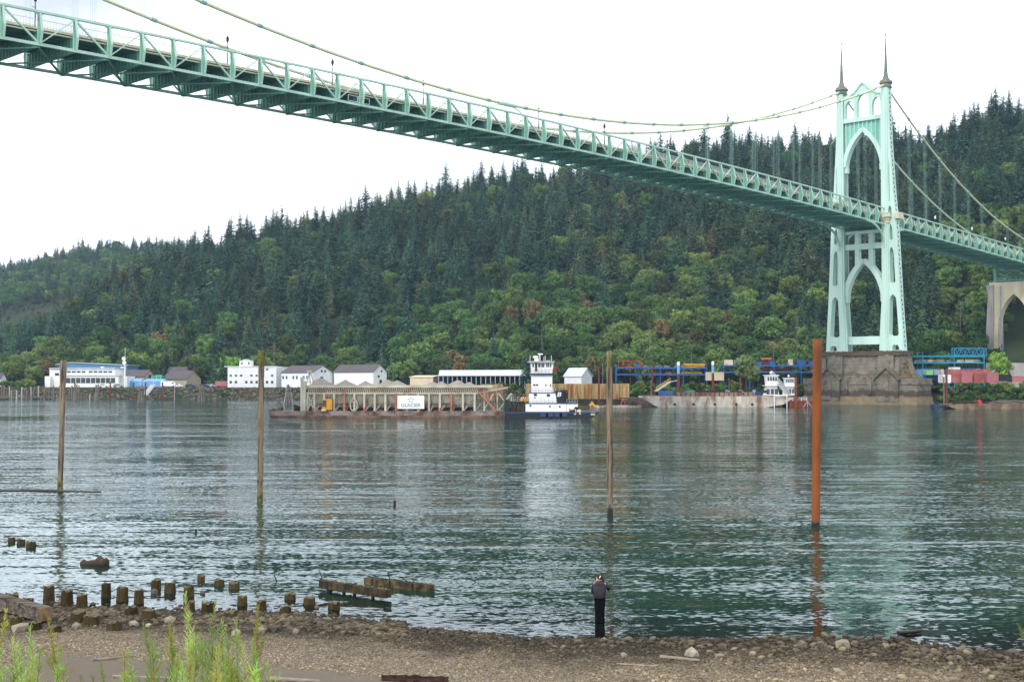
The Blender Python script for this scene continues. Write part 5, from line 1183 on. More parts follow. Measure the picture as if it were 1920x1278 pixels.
# ------------------------------------------------------------------ gravel barge
def local(x, Y, rz=0.0, z=0.0):
    p = at(x, 713, Y); return Matrix.Translation((p.x, Y, z)) @ Matrix.Rotation(rz, 4, 'Z'), Vector((p.x, Y, z))
YB = 268.0; xl, xr = (505-960)/F_PX*YB, (942-960)/F_PX*(YB-4)
def X_(px, Y=YB): return (px-960)/F_PX*Y
M_ = Matrix(); barge = thing('gravel_barge', (X_(720), YB+5, 0), 'rusty hopper barge heaped with grey gravel carrying a white sign', 'barge')
b = MB(); xl, xr = X_(505), X_(943); BD = 15
b.prism([(xl+2.5, -1.2), (xr-1, -1.2), (xr, .2), (xr, .5), (xl, .5), (xl, .3)], YB, YB+BD, 1); b.build('hull', HULLR, barge)
b = MB(); b.b2((xl, YB+.02, .5), (xr, YB+BD, 1.15)); b.build('lit_upper_strake', DECKR, barge)  # upper hull side; its lit look is put into a paler colour
b = MB(); b.b2((xl+.1, YB+.1, 1.15), (xr-.1, YB+BD-.1, 1.28)); b.bar((xl, YB+.1, 1.3), (xr, YB+.1, 1.3), .25, .3); b.bar((xl+.1, YB, 1.3), (xl+.1, YB+BD, 1.6), .4, .9)
b.build('deck', DECKR, barge)
# hopper: sloping side panels, top rail, rust band
hx0, hx1 = X_(573), X_(941); zt_ = at(700, 725.5, YB+2).z; zb_ = at(700, 737, YB+2).z; zl_ = 2.2
yf = YB+1.6
b = MB()
b.add([(hx0, yf, zt_), (hx1-4, yf, zt_), (hx1-4, yf+.2, zb_), (hx0+1, yf+.2, zb_)], [(0, 3, 2, 1), (0, 1, 2, 3)])
b.build('upper_side_band', RUSTP, barge)
b = MB(); b.add([(hx0+1, yf+.2, zb_), (hx1-5, yf+.2, zb_), (hx1-8, yf+1.3, zl_), (hx0+3, yf+1.3, zl_), (hx0+1, YB+BD-1.8, zb_), (hx1-5, YB+BD-1.8, zb_), (hx1-8, YB+BD-6.2, zl_), (hx0+3, YB+BD-6.2, zl_)], [(0, 3, 2, 1), (4, 5, 6, 7), (0, 4, 7, 3), (1, 2, 6, 5), (3, 7, 6, 2)]); b.build('hopper_side', HOPPER, barge)
b = MB(); b.add([(hx0, YB+BD-1.6, zt_), (hx1-4, YB+BD-1.6, zt_), (hx1-4, YB+BD-1.8, zb_), (hx0, YB+BD-1.8, zb_)], [(0, 1, 2, 3)]); b.bar((hx0, yf, zt_+.15), (hx1-2, yf, zt_+.15), .5, .55); b.bar((hx0, YB+BD-1.6, zt_+.15), (hx1-2, YB+BD-1.6, zt_+.15), .5, .5); b.bar((hx0, yf, zt_+.15), (hx0, YB+BD-1.6, zt_+.15), .5, .5)
b.bar((hx0, yf-.05, zb_), (hx1-5, yf-.05, zb_), .3, .3); b.build('top_rail', HOPPER, barge)
rbm = MB()                                            # stiffening ribs on band and slope
n_ = 90
for k in range(n_):
    x = hx0+.6+(hx1-5.2-hx0)*k/n_; rbm.bar((x, yf-.08, zt_-.1), (x-.25, yf+.1, zb_+.1), .09, .16); rbm.bar((x, yf+.12, zb_-.1), (x+1.2, yf+1.15, zl_+.1), .09, .16)
rbm.build('hopper_ribs', HOPPER, barge)
posts = [590, 608, 627, 646, 665, 683.5, 703, 723, 743, 763, 784, 804.5, 825, 846, 868, 890]
for i, x in enumerate(posts):
    b = MB(); xx = X_(x, yf); b.bar((xx, yf-.2, 1.28), (xx, yf-.1, zb_), .42, .42); b.bar((xx+.1, yf-.15, 1.4), (xx+1.6, yf+1.8, 3.4), .25); b.bar((xx, yf, 3.4), (xx, yf+1.6, 3.4), .22); b.build('post', HOPPER if i % 5 != 3 else RUSTP, barge)
b = MB(); b.bar((X_(590), yf+.9, 2.9), (X_(893), yf+.9, 2.9), .3, .35); b.bar((X_(590), yf+2.5, 1.9), (X_(893), yf+2.5, 1.9), .5, .6); b.build('catwalk', DECKR, barge)
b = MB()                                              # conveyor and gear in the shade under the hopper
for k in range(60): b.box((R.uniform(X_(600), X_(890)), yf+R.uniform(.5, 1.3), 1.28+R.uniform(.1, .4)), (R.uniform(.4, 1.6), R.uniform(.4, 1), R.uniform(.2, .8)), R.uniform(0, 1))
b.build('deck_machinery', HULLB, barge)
for x0, x1 in ((577, 590), (906, 925)):
    b = MB(); b.bar((X_(x0, yf), yf-.1, 1.4), (X_(x1, yf), yf-.1, zb_-.1), .22); b.bar((X_(x1, yf), yf-.1, 1.4), (X_(x0, yf), yf-.1, zb_-.1), .22); b.bar((X_(x0 if x0 < 600 else 908, yf), yf-.1, 1.3), (X_(x0 if x0 < 600 else 908, yf), yf-.1, zb_), .35); b.build('cross_brace', HOPPER, barge)
b = MB()
for x in (566.5, 571): b.tube([(X_(x, YB+1), YB+1, 1.2), (X_(x, YB+1), YB+1, at(566, 714 if x > 570 else 711, YB+1).z)], .32, 10)
b.lathe((X_(566.5, YB+1), YB+1, at(566, 711, YB+1).z), [(.4, -.2), (.4, .4), (.1, .6)], 8); b.build('spud_post', HOPPER, barge)
# end panel (corrugated) at right and red stairs
b = MB(); ex0, ex1 = hx1-4, X_(943, YB+7); n_ = 11
for k in range(n_):
    q = k/n_; x0_, x1_ = ex0+(ex1-ex0)*q, ex0+(ex1-ex0)*(q+.6/n_*1.0); y0_ = yf+.2+5*q
    b.b2((x0_, y0_, zb_-1.5-.4*q), (x1_, y0_+.3, zt_+.6)); b.b2((x1_, y0_+.2, zb_-1.5), (ex0+(ex1-ex0)*(q+1/n_), y0_+.5, zt_+.5))
b.build('end_panel', mat('end_panel_rust', (.48, .36, .22), .7, .2, .6, col2=(.30, .13, .06), thr=(.5, .6), stretch=(2.5, 2.5, .2)), barge)
b = MB(); b.bar((ex0-1, yf-.1, zb_+.1), (ex1+1, yf+4, zb_+1.2), .5, .35); [b.bar((ex0+1+d, yf+1+d*.5, 1.3), (ex0+1+d, yf+1+d*.5, zb_), .3) for d in (2, 5)]; b.bar((ex0+3.2, yf+2, 1.4), (ex0+6, yf+3, zb_), .25); b.bar((ex0+6, yf+3, 1.4), (ex0+3.2, yf+2, zb_), .25); b.build('end_frame', HOPPER, barge)
b = MB(); p0, p1 = Vector((X_(897, yf), yf-.7, zb_+.3)), Vector((X_(932, yf), yf-.7, 1.35))
for s_ in (-.45, .45): b.bar(p0+Vector((0, s_, 0)), p1+Vector((0, s_, 0)), .12, .35)
for k in range(16): q = p0.lerp(p1, (k+.5)/16); b.box(q, (.35, .9, .06))
for s_ in (-.45, .45):
    b.bar(p0+Vector((0, s_, 1)), p1+Vector((0, s_, 1)), .07); [b.bar(p0.lerp(p1, k/7)+Vector((0, s_, 0)), p0.lerp(p1, k/7)+Vector((0, s_, 1)), .06) for k in range(8)]
b.build('stairs', RUSTP, barge)
b = MB(); b.tube([(X_(664, yf-.5), yf-.5, 2.6+1.2*math.sin(a_)) if 0 else (X_(664, yf)+.75*math.cos(a_), yf-.5, 2.7+1.25*math.sin(a_)) for a_ in np.linspace(0, 6.28, 14)], .13, 6); b.build('hose_reel', HOPPER, barge)
for x in (589, 684, 826):
    b = MB(); b.lathe((X_(x, yf), yf-.8, 1.3), [(.16, 0), (.18, .55), (.1, .8), (.04, .9)], 8); b.build('hydrant', REDP, barge)
b = MB()
for k in range(40): b.box((X_(R.uniform(548, 575)), YB+R.uniform(2, 8), 1.3+R.uniform(0, .9)), (R.uniform(.4, 1.4), R.uniform(.3, 1), R.uniform(.2, .6)), R.uniform(0, 3))
b.box((X_(557), YB+3, 2.1), (2.4, 1.2, .5), .3, Matrix.Rotation(.4, 4, 'Y')); b.build('winch_gear', BARK, barge)
# A-frame mast over left end
b = MB(); zt2 = at(580, 699, YB+9).z
for (x0_, x1_) in ((572, 580), (594, 582), (583, 580)): b.tube([(X_(x0_, YB+9), YB+9, zt_-.5), (X_(x1_, YB+9), YB+9, zt2)], .14, 6)
b.box((X_(580.5, YB+9), YB+9, zt2+.3), (1.1, .5, .6)); b.bar((X_(572, YB+9), YB+9, zt_+1), (X_(592, YB+9), YB+9, zt_+1.2), .12); b.build('a_frame_mast', HOPPER, barge)
# sign with star and word
sx0, sx1, sz0, sz1 = X_(746, yf), X_(796, yf), at(746, 766, yf-.7).z, at(746, 741, yf-.7).z
sg = MB(); sg.b2((sx0, yf-.78, sz0), (sx1, yf-.68, sz1)); sgn = sg.build('sign_board', SIGNW, barge)
b = MB(); cx_, cz_ = (sx0+sx1)/2, sz0+(sz1-sz0)*.66; R1, R2 = .78, .62
st_o = [(cx_+(.78 if k % 2 == 0 else .34)*math.sin(k*math.pi/5), cz_+(.78 if k % 2 == 0 else .34)*math.cos(k*math.pi/5)) for k in range(10)]
st_i = [(cx_+(.55 if k % 2 == 0 else .24)*math.sin(k*math.pi/5), cz_+(.55 if k % 2 == 0 else .24)*math.cos(k*math.pi/5)) for k in range(10)]
for k in range(10):
    k2 = (k+1) % 10; y_ = yf-.79; b.add([(st_o[k][0], y_, st_o[k][1]), (st_o[k2][0], y_, st_o[k2][1]), (st_i[k2][0], y_, st_i[k2][1]), (st_i[k][0], y_, st_i[k][1])], [(0, 1, 2, 3)])
b.build('star_emblem', SIGNB, sgn)
def text(s, size, mtx, m, parent, name, ext=.01, shear=0.0):
    cu = bpy.data.curves.new('t', 'FONT'); cu.body = s; cu.size = size; cu.align_x = 'CENTER'; cu.align_y = 'CENTER'; cu.extrude = ext; cu.offset = .012*size; cu.shear = shear
    o = bpy.data.objects.new('t', cu); me = bpy.data.meshes.new_from_object(o); b = MB(mtx); b.add([v.co for v in me.vertices], [tuple(p.vertices) for p in me.polygons])
    bpy.data.objects.remove(o); bpy.data.meshes.remove(me); return b.build(name, m, parent)
RX = Matrix.Rotation(math.pi/2, 4, 'X')
text('GLACIER', 1.05, Matrix.Translation((cx_, yf-.80, sz0+(sz1-sz0)*.26)) @ RX, SIGNB, sgn, 'lettering')
# gravel load
gm = MB(); nx_, ny_ = 150, 24; gx0, gx1 = hx0+.5, hx1-3.5; cones = [(601, 706, 10.5), (648, 710, 9), (686, 712, 9), (728, 709.5, 11), (745, 710.5, 11), (812, 713, 11), (828, 713, 9), (858, 710, 11), (880, 714, 9), (770, 721, 9), (905, 719, 9)]
vs = []
for j in range(ny_+1):
    for i in range(nx_+1):
        x = gx0+(gx1-gx0)*i/nx_; y = yf+.3+(BD-3.6)*j/ny_; z = zt_+.35
        for (cx2, cy2, r2) in cones:
            px_, h_ = X_(cx2, YB+7), at(cx2, cy2, YB+7).z
            d = math.hypot(x-px_, (y-(YB+7))*1.0); z = max(z, h_-.25-d*.48+.15*math.exp(-d*2))
        vs.append((x, y, z+.06*math.sin(x*3+y*2)*math.sin(y*4)))
fs = [(j*(nx_+1)+i, j*(nx_+1)+i+1, (j+1)*(nx_+1)+i+1, (j+1)*(nx_+1)+i) for j in range(ny_) for i in range(nx_)]
gm.add(vs, fs); tag(gm.build('gravel_heap', GRAVEL, None, (X_(720), YB+7, zt_)), 'row of grey gravel heaps filling the hopper barge', 'gravel', kind='stuff')
# yellow machine
mt = thing('generator', (X_(612, YB+1), YB+1, 1.28), 'yellow engine unit with dark window on the barge deck', 'machine')
b = MB(); b.b2((X_(604.5, YB+.6), YB+.3, 1.7), (X_(623, YB+.6), YB+2.6, 4.0)); b.build('housing', YEL, mt)
b = MB(); b.b2((X_(604.8, YB+.3), YB+.22, 2.4), (X_(611, YB+.3), YB+.32, 3.7)); b.build('window', GLASS, mt); b = MB(); b.b2((X_(603, YB+.6), YB+.1, 1.28), (X_(612, YB+.6), YB+2.8, 1.8)); b.build('base', CREAMW, mt)
b = MB(); b.b2((X_(611.5, YB+.3), YB+.24, 1.9), (X_(612, YB+.3), YB+.32, 3.8)); [b.tube([(X_(x, YB+1), YB+1, 4.0), (X_(x, YB+1), YB+1, 4.5)], .1, 6) for x in (614, 619)]; b.build('exhaust', HULLB, mt)

# ------------------------------------------------------------------ push tug
YT = 266.0
tug = thing('tugboat', (X_(1025, YT), YT+4, 0), 'white and black pushing tugboat with a tall wheelhouse behind the gravel barge', 'tugboat')
def Z_(py, Y=YT): return at(960, py, Y).z
def TB(name, mm, parts, parent=None):
    b = MB()
    for (x0, y0, x1, y1, yo, dp) in parts: b.b2((X_(x0, YT+yo), YT+yo, Z_(y1, YT+yo)), (X_(x1, YT+yo), YT+yo+dp, Z_(y0, YT+yo)))
    return b.build(name, mm, parent or tug)
b = MB(); b.prism([(X_(948), -.8), (X_(1095), -.8), (X_(1112), .3), (X_(1121), 1.0), (X_(1121), 1.35), (X_(946), 1.35), (X_(946), .2)], YT-.5, YT+9, 1); b.build('hull', HULLB, tug)
b = MB(); b.bar((X_(946), YT-.55, 1.15), (X_(1119), YT-.55, 1.15), .25, .3); [b.box((X_(x), YT-.65, .7), (1.6, .35, .7)) for x in (1020, 1030, 1046, 1055)]; b.build('rubbing_strake', NAVY, tug)
TB('push_knee', HULLB, [(945.5, 748.5, 956, 776, .5, 3), (945.5, 748.5, 956, 776, 5, 3)])
TB('fore_deckhouse', HULLB, [(956, 752, 985, 754, .5, 8)])
b = MB(); [b.tube([(X_(x), YT+1.0, 1.3), (X_(x), YT+1, Z_(753))], .2, 6) for x in (960, 966, 975, 981)]; [b.lathe((X_(x), YT+1.5, 1.3), [(.5, 0), (.6, .5), (.35, 1.4), (.5, 1.5)], 8) for x in (962, 972, 979)]; b.build('deck_winch', BARK, tug)
b = MB(); w0 = TB('lower_deckhouse', WHITE, [(985.5, 755.5, 1062, 774, .4, 8)])
b = MB(); b.prism([(X_(1062), Z_(774)), (X_(1081), Z_(774)), (X_(1083), Z_(757)), (X_(1062), Z_(757))], YT+.4, YT+8.4, 1); b.build('aft_deckhouse', WHITE, tug)
TB('waterline_stripe', HULLB, [(985.5, 772, 1062, 774.5, .3, .1)], w0)
TB('deck_edge', NAVY, [(985, 755, 1083, 756.3, .2, 8.4)], w0)
b = MB(); b.prism([(X_(992), Z_(755)), (X_(1043.5), Z_(755)), (X_(1041), Z_(736)), (X_(992), Z_(736))], YT+1, YT+7.5, 1); w1 = b.build('middle_deckhouse', WHITE, tug)
TB('deck_edge', NAVY, [(991, 735.3, 1042, 736.4, .8, 7)], w1)
w2 = TB('tower_block', WHITE, [(996.5, 702, 1035.5, 735.4, 1.4, 5.2)])
b = MB(); b.prism([(X_(1035), Z_(735)), (X_(1038.5), Z_(735)), (X_(1035), Z_(722))], YT+1.4, YT+6, 1); b.build('brace_plate', WHITE, w2)
TB('visor_band', NAVY, [(995.5, 699.5, 1035.5, 703.2, 1.0, 6)], w2)
b = MB(); b.prism([(X_(996.5), Z_(700)), (X_(1035), Z_(700)), (X_(1038), Z_(679)), (X_(994.5), Z_(679))], YT+1.2, YT+6.6, 1); wh = b.build('wheelhouse', WHITE, tug)
b = MB(); b.b2((X_(989), YT+.6, Z_(679)), (X_(1039.5), YT+7.2, Z_(676.8))); b.build('roof', STEEL, wh)
for (x0, x1) in ((998, 1001), (1009, 1013.5), (1015, 1020.5), (1024, 1026), (1027, 1029.5), (1031, 1033.5)): TB('window', GLASS, [(x0, 680.5, x1, 688, 1.1, .2)], wh)
TB('door', BARK, [(1003, 680, 1007.2, 696, 1.1, .2)], wh)
for (x0, y0, x1, y1, p_, yo) in ((999, 719.8, 1003.5, 722.5, w2, 1.3), (1004.5, 719.8, 1009, 722.5, w2, 1.3), (1022.5, 719.5, 1024.5, 724, w2, 1.3), (1031, 719.5, 1033, 724, w2, 1.3), (1001, 737.5, 1006.5, 742, w1, .9), (1001.5, 744, 1004, 746.5, w1, .9), (1025, 738.5, 1031, 743, w1, .9)): TB('window', GLASS, [(x0, y0, x1, y1, yo, .2)], p_)
for x, y in ((994.5, 760), (1031, 761.5), (1049.5, 762)):
    b = MB(); p = at(x, y, YT+.3); b.tube([(p.x, YT+.3, p.z), (p.x, YT+.45, p.z)], .21, 10); b.build('porthole', GLASS, w0)
TB('louvre', WHITED, [(1036, 759, 1044, 766, .33, .1)], w0)
# black stacks with white B
b = MB()
for yo in (1.0, 6.0): b.prism([(X_(1043.5), Z_(755.5)), (X_(1059), Z_(755.5)), (X_(1054.5), Z_(731.5)), (X_(1041.5), Z_(733))], YT+yo, YT+yo+1.8, 1)
stk = b.build('exhaust_stack', HULLB, tug)
b = MB(); b.prism([(X_(1054), Z_(756)), (X_(1066.5), Z_(756)), (X_(1065), Z_(731)), (X_(1054.5), Z_(730.5))], YT+3.2, YT+4.8, 1); b.build('exhaust_stack', HULLB, tug)
b = MB(); [b.bar((X_(1064), YT+1.2+dy, 1.3+4), (X_(1058), YT+1.2+dy, Z_(731)), .12) for dy in (0, 2)]; [b.tube([(X_(x), YT+2, Z_(731)), (X_(x), YT+2, Z_(727))], .12, 6) for x in (1047, 1052, 1057)]; b.build('exhaust_pipe', RUSTD, tug)
text('B', 1.3, Matrix.Translation((X_(1047.5, YT+.95), YT+.97, Z_(739.5, YT+1))) @ RX @ Matrix.Scale(1.25, 4, (1, 0, 0)), WHITE, stk, 'lettering', shear=.25)
# rails, ladders, mast
b = MB()
def railing(x0, x1, yb, yo, h=1.0, n=8):
    za = Z_(yb, YT+yo)
    for dz in (h, h*.5): b.bar((X_(x0, YT+yo), YT+yo, za+dz), (X_(x1, YT+yo), YT+yo, za+dz), .05)
    for k in range(n+1): x = X_(x0+(x1-x0)*k/n, YT+yo); b.bar((x, YT+yo, za), (x, YT+yo, za+h), .05)
railing(985, 1043, 755.3, .25); railing(991, 1042, 735.3, .8); railing(995, 1036, 699.5, .95, .9, 6); railing(956, 985, 752, .5, .9, 4); railing(1062, 1083, 756, .4, .9, 4)
b.build('guard_rail', STEEL, tug)
b = MB(); 
for s_ in (0, .5): b.bar((X_(1038, YT+.8)+s_, YT+.8, Z_(736)), (X_(1045, YT+.8)+s_, YT+.8, Z_(706)), .1)
for k in range(14): t_ = k/13; x = X_(1038)+(X_(1045)-X_(1038))*t_; z = Z_(736)+(Z_(706)-Z_(736))*t_; b.bar((x, YT+.8, z), (x+.5, YT+.8, z), .06)
for (xa, ya, xb, yb_) in ((985, 752, 991, 737), (980, 752, 988, 737)): b.bar((X_(xa), YT+1, Z_(ya)), (X_(xb), YT+1, Z_(yb_)), .3, .12)
b.build('ladder', HULLB, tug)
b = MB()
for x, y1_ in ((994, 665), (1012.5, 664), (1022.5, 666), (1034, 665.5), (1020, 668)): b.tube([(X_(x), YT+3, Z_(677)), (X_(x), YT+3, Z_(y1_))], .05, 5)
b.tube([(X_(1012.5), YT+3, Z_(677)), (X_(1012.5), YT+3, Z_(664))], .1, 6); b.bar((X_(1008.5), YT+3, Z_(663)), (X_(1018), YT+3, Z_(663)), .3, .25); b.build('antenna', WHITE, tug)
b = MB(); b.lathe((X_(1004.5), YT+3, Z_(671)), [(.15, -.7), (.15, 0), (.6, .1), (.62, .35), (.4, .5)], 10); b.box((X_(1006), YT+2.4, Z_(674)), (.9, .6, .5)); b.build('radar_dome', WHITE, tug)
b = MB(); b.b2((X_(1024), YT+2, Z_(677)), (X_(1031), YT+4, Z_(675))); b.build('roof_locker', STEEL, tug)
b = MB(); b.box((X_(1038.5), YT+3, Z_(693)), (.9, .1, 1.2), 0, Matrix.Rotation(.3, 4, 'Y')); b.box((X_(1041), YT+3, Z_(689)), (.9, .06, .35), 0, Matrix.Rotation(-.5, 4, 'Y')); b.build('flag', REDP, tug)
b = MB()
for k in range(26): b.blob((X_(R.uniform(1066, 1084)), YT+R.uniform(-.3, .6), Z_(R.uniform(763, 775))), R.uniform(.1, .35), 0, .3)
b.build('stern_gear', BARK, tug)
b = MB()
for k in range(10): b.blob((X_(R.uniform(1076, 1086)), YT-.4, Z_(R.uniform(766, 776))), R.uniform(.15, .35), 0, .3)
b.build('stern_fender', CREAMW, tug); b = MB(); b.box((X_(1110), YT-.3, 1.0), (.9, .5, .7)); b.build('bow_pad', CREAMW, tug)
b = MB(); b.b2((X_(975), YT+3, Z_(752)), (X_(991), YT+5, Z_(747))); b.tube([(X_(977), YT+4, Z_(747)), (X_(990), YT+4, Z_(749))], .35, 8); b.build('yellow_locker', YEL, tug)

# ------------------------------------------------------------------ stained white deck barge
YW = 374.0
db = thing('deck_barge', (X_(1345, YW), YW+5, 0), 'long stained white deck barge with raked ends moored at the far bank', 'barge')
def ZW(py): return at(960, py, YW).z
b = MB(); b.prism([(X_(1240, YW), -.5), (X_(1418, YW), -.5), (X_(1470, YW), .9), (X_(1486, YW), ZW(746)), (X_(1486, YW), ZW(745)), (X_(1428, YW), ZW(742.5)), (X_(1205, YW), ZW(743)), (X_(1204, YW), ZW(745)), (X_(1226, YW), .6)], YW, YW+12, 1); b.build('hull', HULLW, db)
b = MB(); n_ = 18
for k in range(n_):
    x0_, x1_ = 1268+148*k/n_, 1268+148*(k+.94)/n_; b.b2((X_(x0_, YW), YW+.5, ZW(743)), (X_(x1_, YW), YW+.8, ZW(742 if k % 5 == 4 else 742)+1.05)); 
b.b2((X_(1205, YW), YW+.4, ZW(743)), (X_(1480, YW), YW+11.8, ZW(743)+.12)); b.build('bin_wall', mat('bin_wall_tan', (.30, .22, .155), .85, .25, .5, col2=(.20, .10, .06)), db)
b = MB(); [b.bar((X_(x, YW), YW+.35, ZW(743)), (X_(x, YW), YW+.35, ZW(743)+1.15), .22) for x in range(1268, 1418, 9)]; b.build('bin_post', RUSTD, db)
b = MB(); [b.tube([(X_(x, YW), YW-.1, 1.2), (X_(x, YW), YW-.1, .6)], .35, 8) for x in (1265, 1300, 1340, 1380, 1410)]; b.build('tyre_fender', HULLB, db)
# second barge dark bow behind
b = MB(); b.prism([(X_(1195, 384), -.5), (X_(1260, 384), -.5), (X_(1260, 384), 2.4), (X_(1168, 384), 2.6), (X_(1172, 384), 1.8)], 392, 400, 1); tag(b.build('deck_barge', mat('dark_barge_paint', (.05, .045, .04), .7, .3, .5, col2=(.12, .07, .05)), None, (X_(1215, 392), 396, 0)), 'dark barge bow poking out left behind the white deck barge', 'barge')
def crewboat(x, Y, yb, lab, s=1.0):
    t = thing('crew_boat', (X_(x, Y), Y, 0), lab, 'boat'); zt = lambda p: at(960, p, Y).z; X0 = X_(x, Y)
    b = MB(); b.prism([(X0-2.2*s, zt(yb)), (X0+2.2*s, zt(yb)), (X0+1.3*s, zt(yb)+3.2*s), (X0-1.3*s, zt(yb)+3.2*s)], Y, Y+4*s, 1); b.build('lower_cabin', HULLB if 0 else WHITED, t)
    b = MB(); [b.b2((X0-1.7*s+k*1.2*s, Y-.05, zt(yb)+.8*s), (X0-.8*s+k*1.2*s, Y+.1, zt(yb)+2.4*s)) for k in range(3)]; b.build('window', GLASS, t)
    b = MB(); z1 = zt(yb)+3.2*s; b.b2((X0-2.1*s, Y-.5, z1), (X0+2.1*s, Y+4.2*s, z1+.2)); b.b2((X0-1.9*s, Y-.4, z1+.2), (X0+1.9*s, Y-.3, z1+1.2*s)); b.prism([(X0-1.5*s, z1+.2), (X0+1.5*s, z1+.2), (X0+1.75*s, z1+3.0*s), (X0-1.75*s, z1+3.0*s)], Y+.3, Y+3.3*s, 1); b.build('pilothouse', WHITE, t)
    b = MB(); [b.b2((X0-1.4*s+k*.75*s, Y+.22, z1+1.5*s), (X0-.85*s+k*.75*s, Y+.32, z1+2.6*s)) for k in range(4)]; b.build('pilothouse_window', GLASS, t)
    b = MB(); b.b2((X0-2.0*s, Y-.1, z1+3.0*s), (X0+2.0*s, Y+3.8*s, z1+3.25*s)); b.tube([(X0, Y+2, z1+3.2*s), (X0, Y+2, z1+4.6*s)], .08, 6); b.blob((X0, Y+2, z1+3.9*s), .5*s, 1, .05, (1, 1, .6)); b.build('roof', WHITE, t)
    b = MB(); b.b2((X0-4*s, Y-.8, -.3), (X0+4*s, Y+5, 1.2)); b.build('hull', HULLW, t)
crewboat(1448, YW+14, 744, 'small white pilothouse boat behind the deck barge stern', 1.05); crewboat(1481, YW+20, 741, 'second white pilothouse boat left of the bridge pier', .85)
t = thing('boarding_ramp', (X_(1470, YW+8), YW+8, 3), 'grey lattice boarding ramp between the two pilothouse boats', 'ramp')
b = MB(); a, c_ = at(1447, 702, YW+18), at(1480, 742, YW+8)
for s_ in (-.8, .8):
    for dz in (0, 1.2): b.bar(a+Vector((0, s_, dz)), c_+Vector((0, s_, dz)), .14)
    for k in range(11): q, q2 = a.lerp(c_, k/11), a.lerp(c_, (k+1)/11); b.bar(q+Vector((0, s_, 0)), q2+Vector((0, s_, 1.2)), .09)
b.build('lattice', STEEL, t); b = MB(); b.bar(a, c_, 1.6, .12); b.build('walkway', STEEL, t)
t = thing('goalpost_frame', (X_(1463, YW), YW-1, 0), 'white square frame standing in the water at the deck barge stern', 'frame')
b = MB(); [b.tube([(X_(x, YW-1), YW-1, -1), (X_(x, YW-1), YW-1, ZW(738))], .13, 7) for x in (1451.5, 1475)]; b.bar((X_(1451, YW-1), YW-1, ZW(741)), (X_(1476, YW-1), YW-1, ZW(741)), .3); b.build('posts', WHITE, t)
t = thing('red_float', (X_(1505, YW), YW, 0), 'rust red steel float with white cross marks left of the pier', 'float')
b = MB(); b.b2((X_(1478, YW), YW-1, -.4), (X_(1524, YW), YW+9, ZW(751.5))); b.build('hull', RUSTD, t); b = MB(); [b.bar((X_(x0, YW), YW-1.05, .1), (X_(x1, YW), YW-1.05, ZW(752)), .07) for x0, x1 in ((1504, 1512), (1520, 1512), (1512, 1512.3))]; b.build('cross_mark', WHITED, t)
b = MB(); 
for z_ in (745, 748.5): b.bar((X_(1478, YW), YW, ZW(z_)), (X_(1513, YW), YW, ZW(z_)), .12)
[b.bar((X_(x, YW), YW, ZW(752)), (X_(x, YW), YW, ZW(745)), .12) for x in (1478, 1486, 1494, 1502, 1512)]; b.build('railing', WHITE, t)
b = MB(); b.tube([(X_(1491, YW-1), YW-1.5, -1), (X_(1491, YW-1), YW-1.5, ZW(745))], .42, 9); b.tube([(X_(1491, YW-1), YW-1.5, ZW(745)), (X_(1491, YW-1), YW-1.5, ZW(707))], .36, 9); tag(b.build('steel_pile', RUST, None, (X_(1491, YW), YW-1.5, 0)), 'rust orange pile at the red float beside the pilothouse boats', 'pile')
# work punt left with small gear
t = thing('work_float', (X_(1172, 372), 372, 0), 'low white work float with orange crane and drums behind the wooden post', 'float')
b = MB(); b.b2((X_(1108, 372), 372, -.3), (X_(1202, 372), 377, .55)); b.build('hull', HULLW, t)
b = MB(); [b.box((X_(x, 373), 373.5, 1.1), (1.3, 1.2, 1.2)) for x in (1125, 1146, 1188)]; [b.lathe((X_(x, 373), 373, .55), [(.35, 0), (.35, .9), (.3, 1)], 8) for x in (1131, 1155, 1184, 1193)]; b.build('deck_gear', BARK, t)
b = MB(); b.bar((X_(1163, 373), 373, .5), (X_(1168, 373), 373, 2.6), .18); b.bar((X_(1173, 373), 373, .5), (X_(1168, 373), 373, 2.6), .18); b.bar((X_(1163, 373), 373, 2.4), (X_(1176, 373), 373, 2.4), .15); b.build('small_crane', ORNG, t)
b = MB(); b.prism([(X_(1110, 372)-1, .56), (X_(1110, 372)+1, .56), (X_(1110, 372), 1.9)], 372.5, 372.7, 1); b.build('warning_triangle', YEL, t)
# work barge at right
YR = 352.0
t = thing('work_barge', (X_(1850, YR), YR, 0), 'low brown work barge with timber and a red machine at far right', 'barge')
b = MB(); b.prism([(X_(1800, YR), -.4), (X_(1990, YR), -.4), (X_(1990, YR), 1.5), (X_(1778, YR), 1.3), (X_(1780, YR), .6)], YR, YR+9, 1); b.build('hull', mat('brown_hull', (.13, .09, .06), .85, .4, .7, col2=(.25, .18, .12)), t)
b = MB(); [b.bar((X_(x, YR), YR+R.uniform(.5, 4), 1.6+R.uniform(0, .7)), (X_(x+R.uniform(15, 40), YR), YR+R.uniform(.5, 4), 1.6+R.uniform(0, .7)), .35) for x in [R.uniform(1858, 1930) for _ in range(26)]]; b.build('timber_pile', WOODG, t)
b = MB(); [b.box((X_(R.uniform(1790, 1860), YR), YR+R.uniform(.5, 4), 1.6), (R.uniform(.4, 1.3), .8, R.uniform(.3, .8)), R.uniform(0, 3)) for _ in range(16)]; b.build('deck_clutter', BARK, t)
mt = thing('red_winch', (X_(1838, YR), YR+1, 1.4), 'bright red winch with a mast on the brown work barge', 'winch')
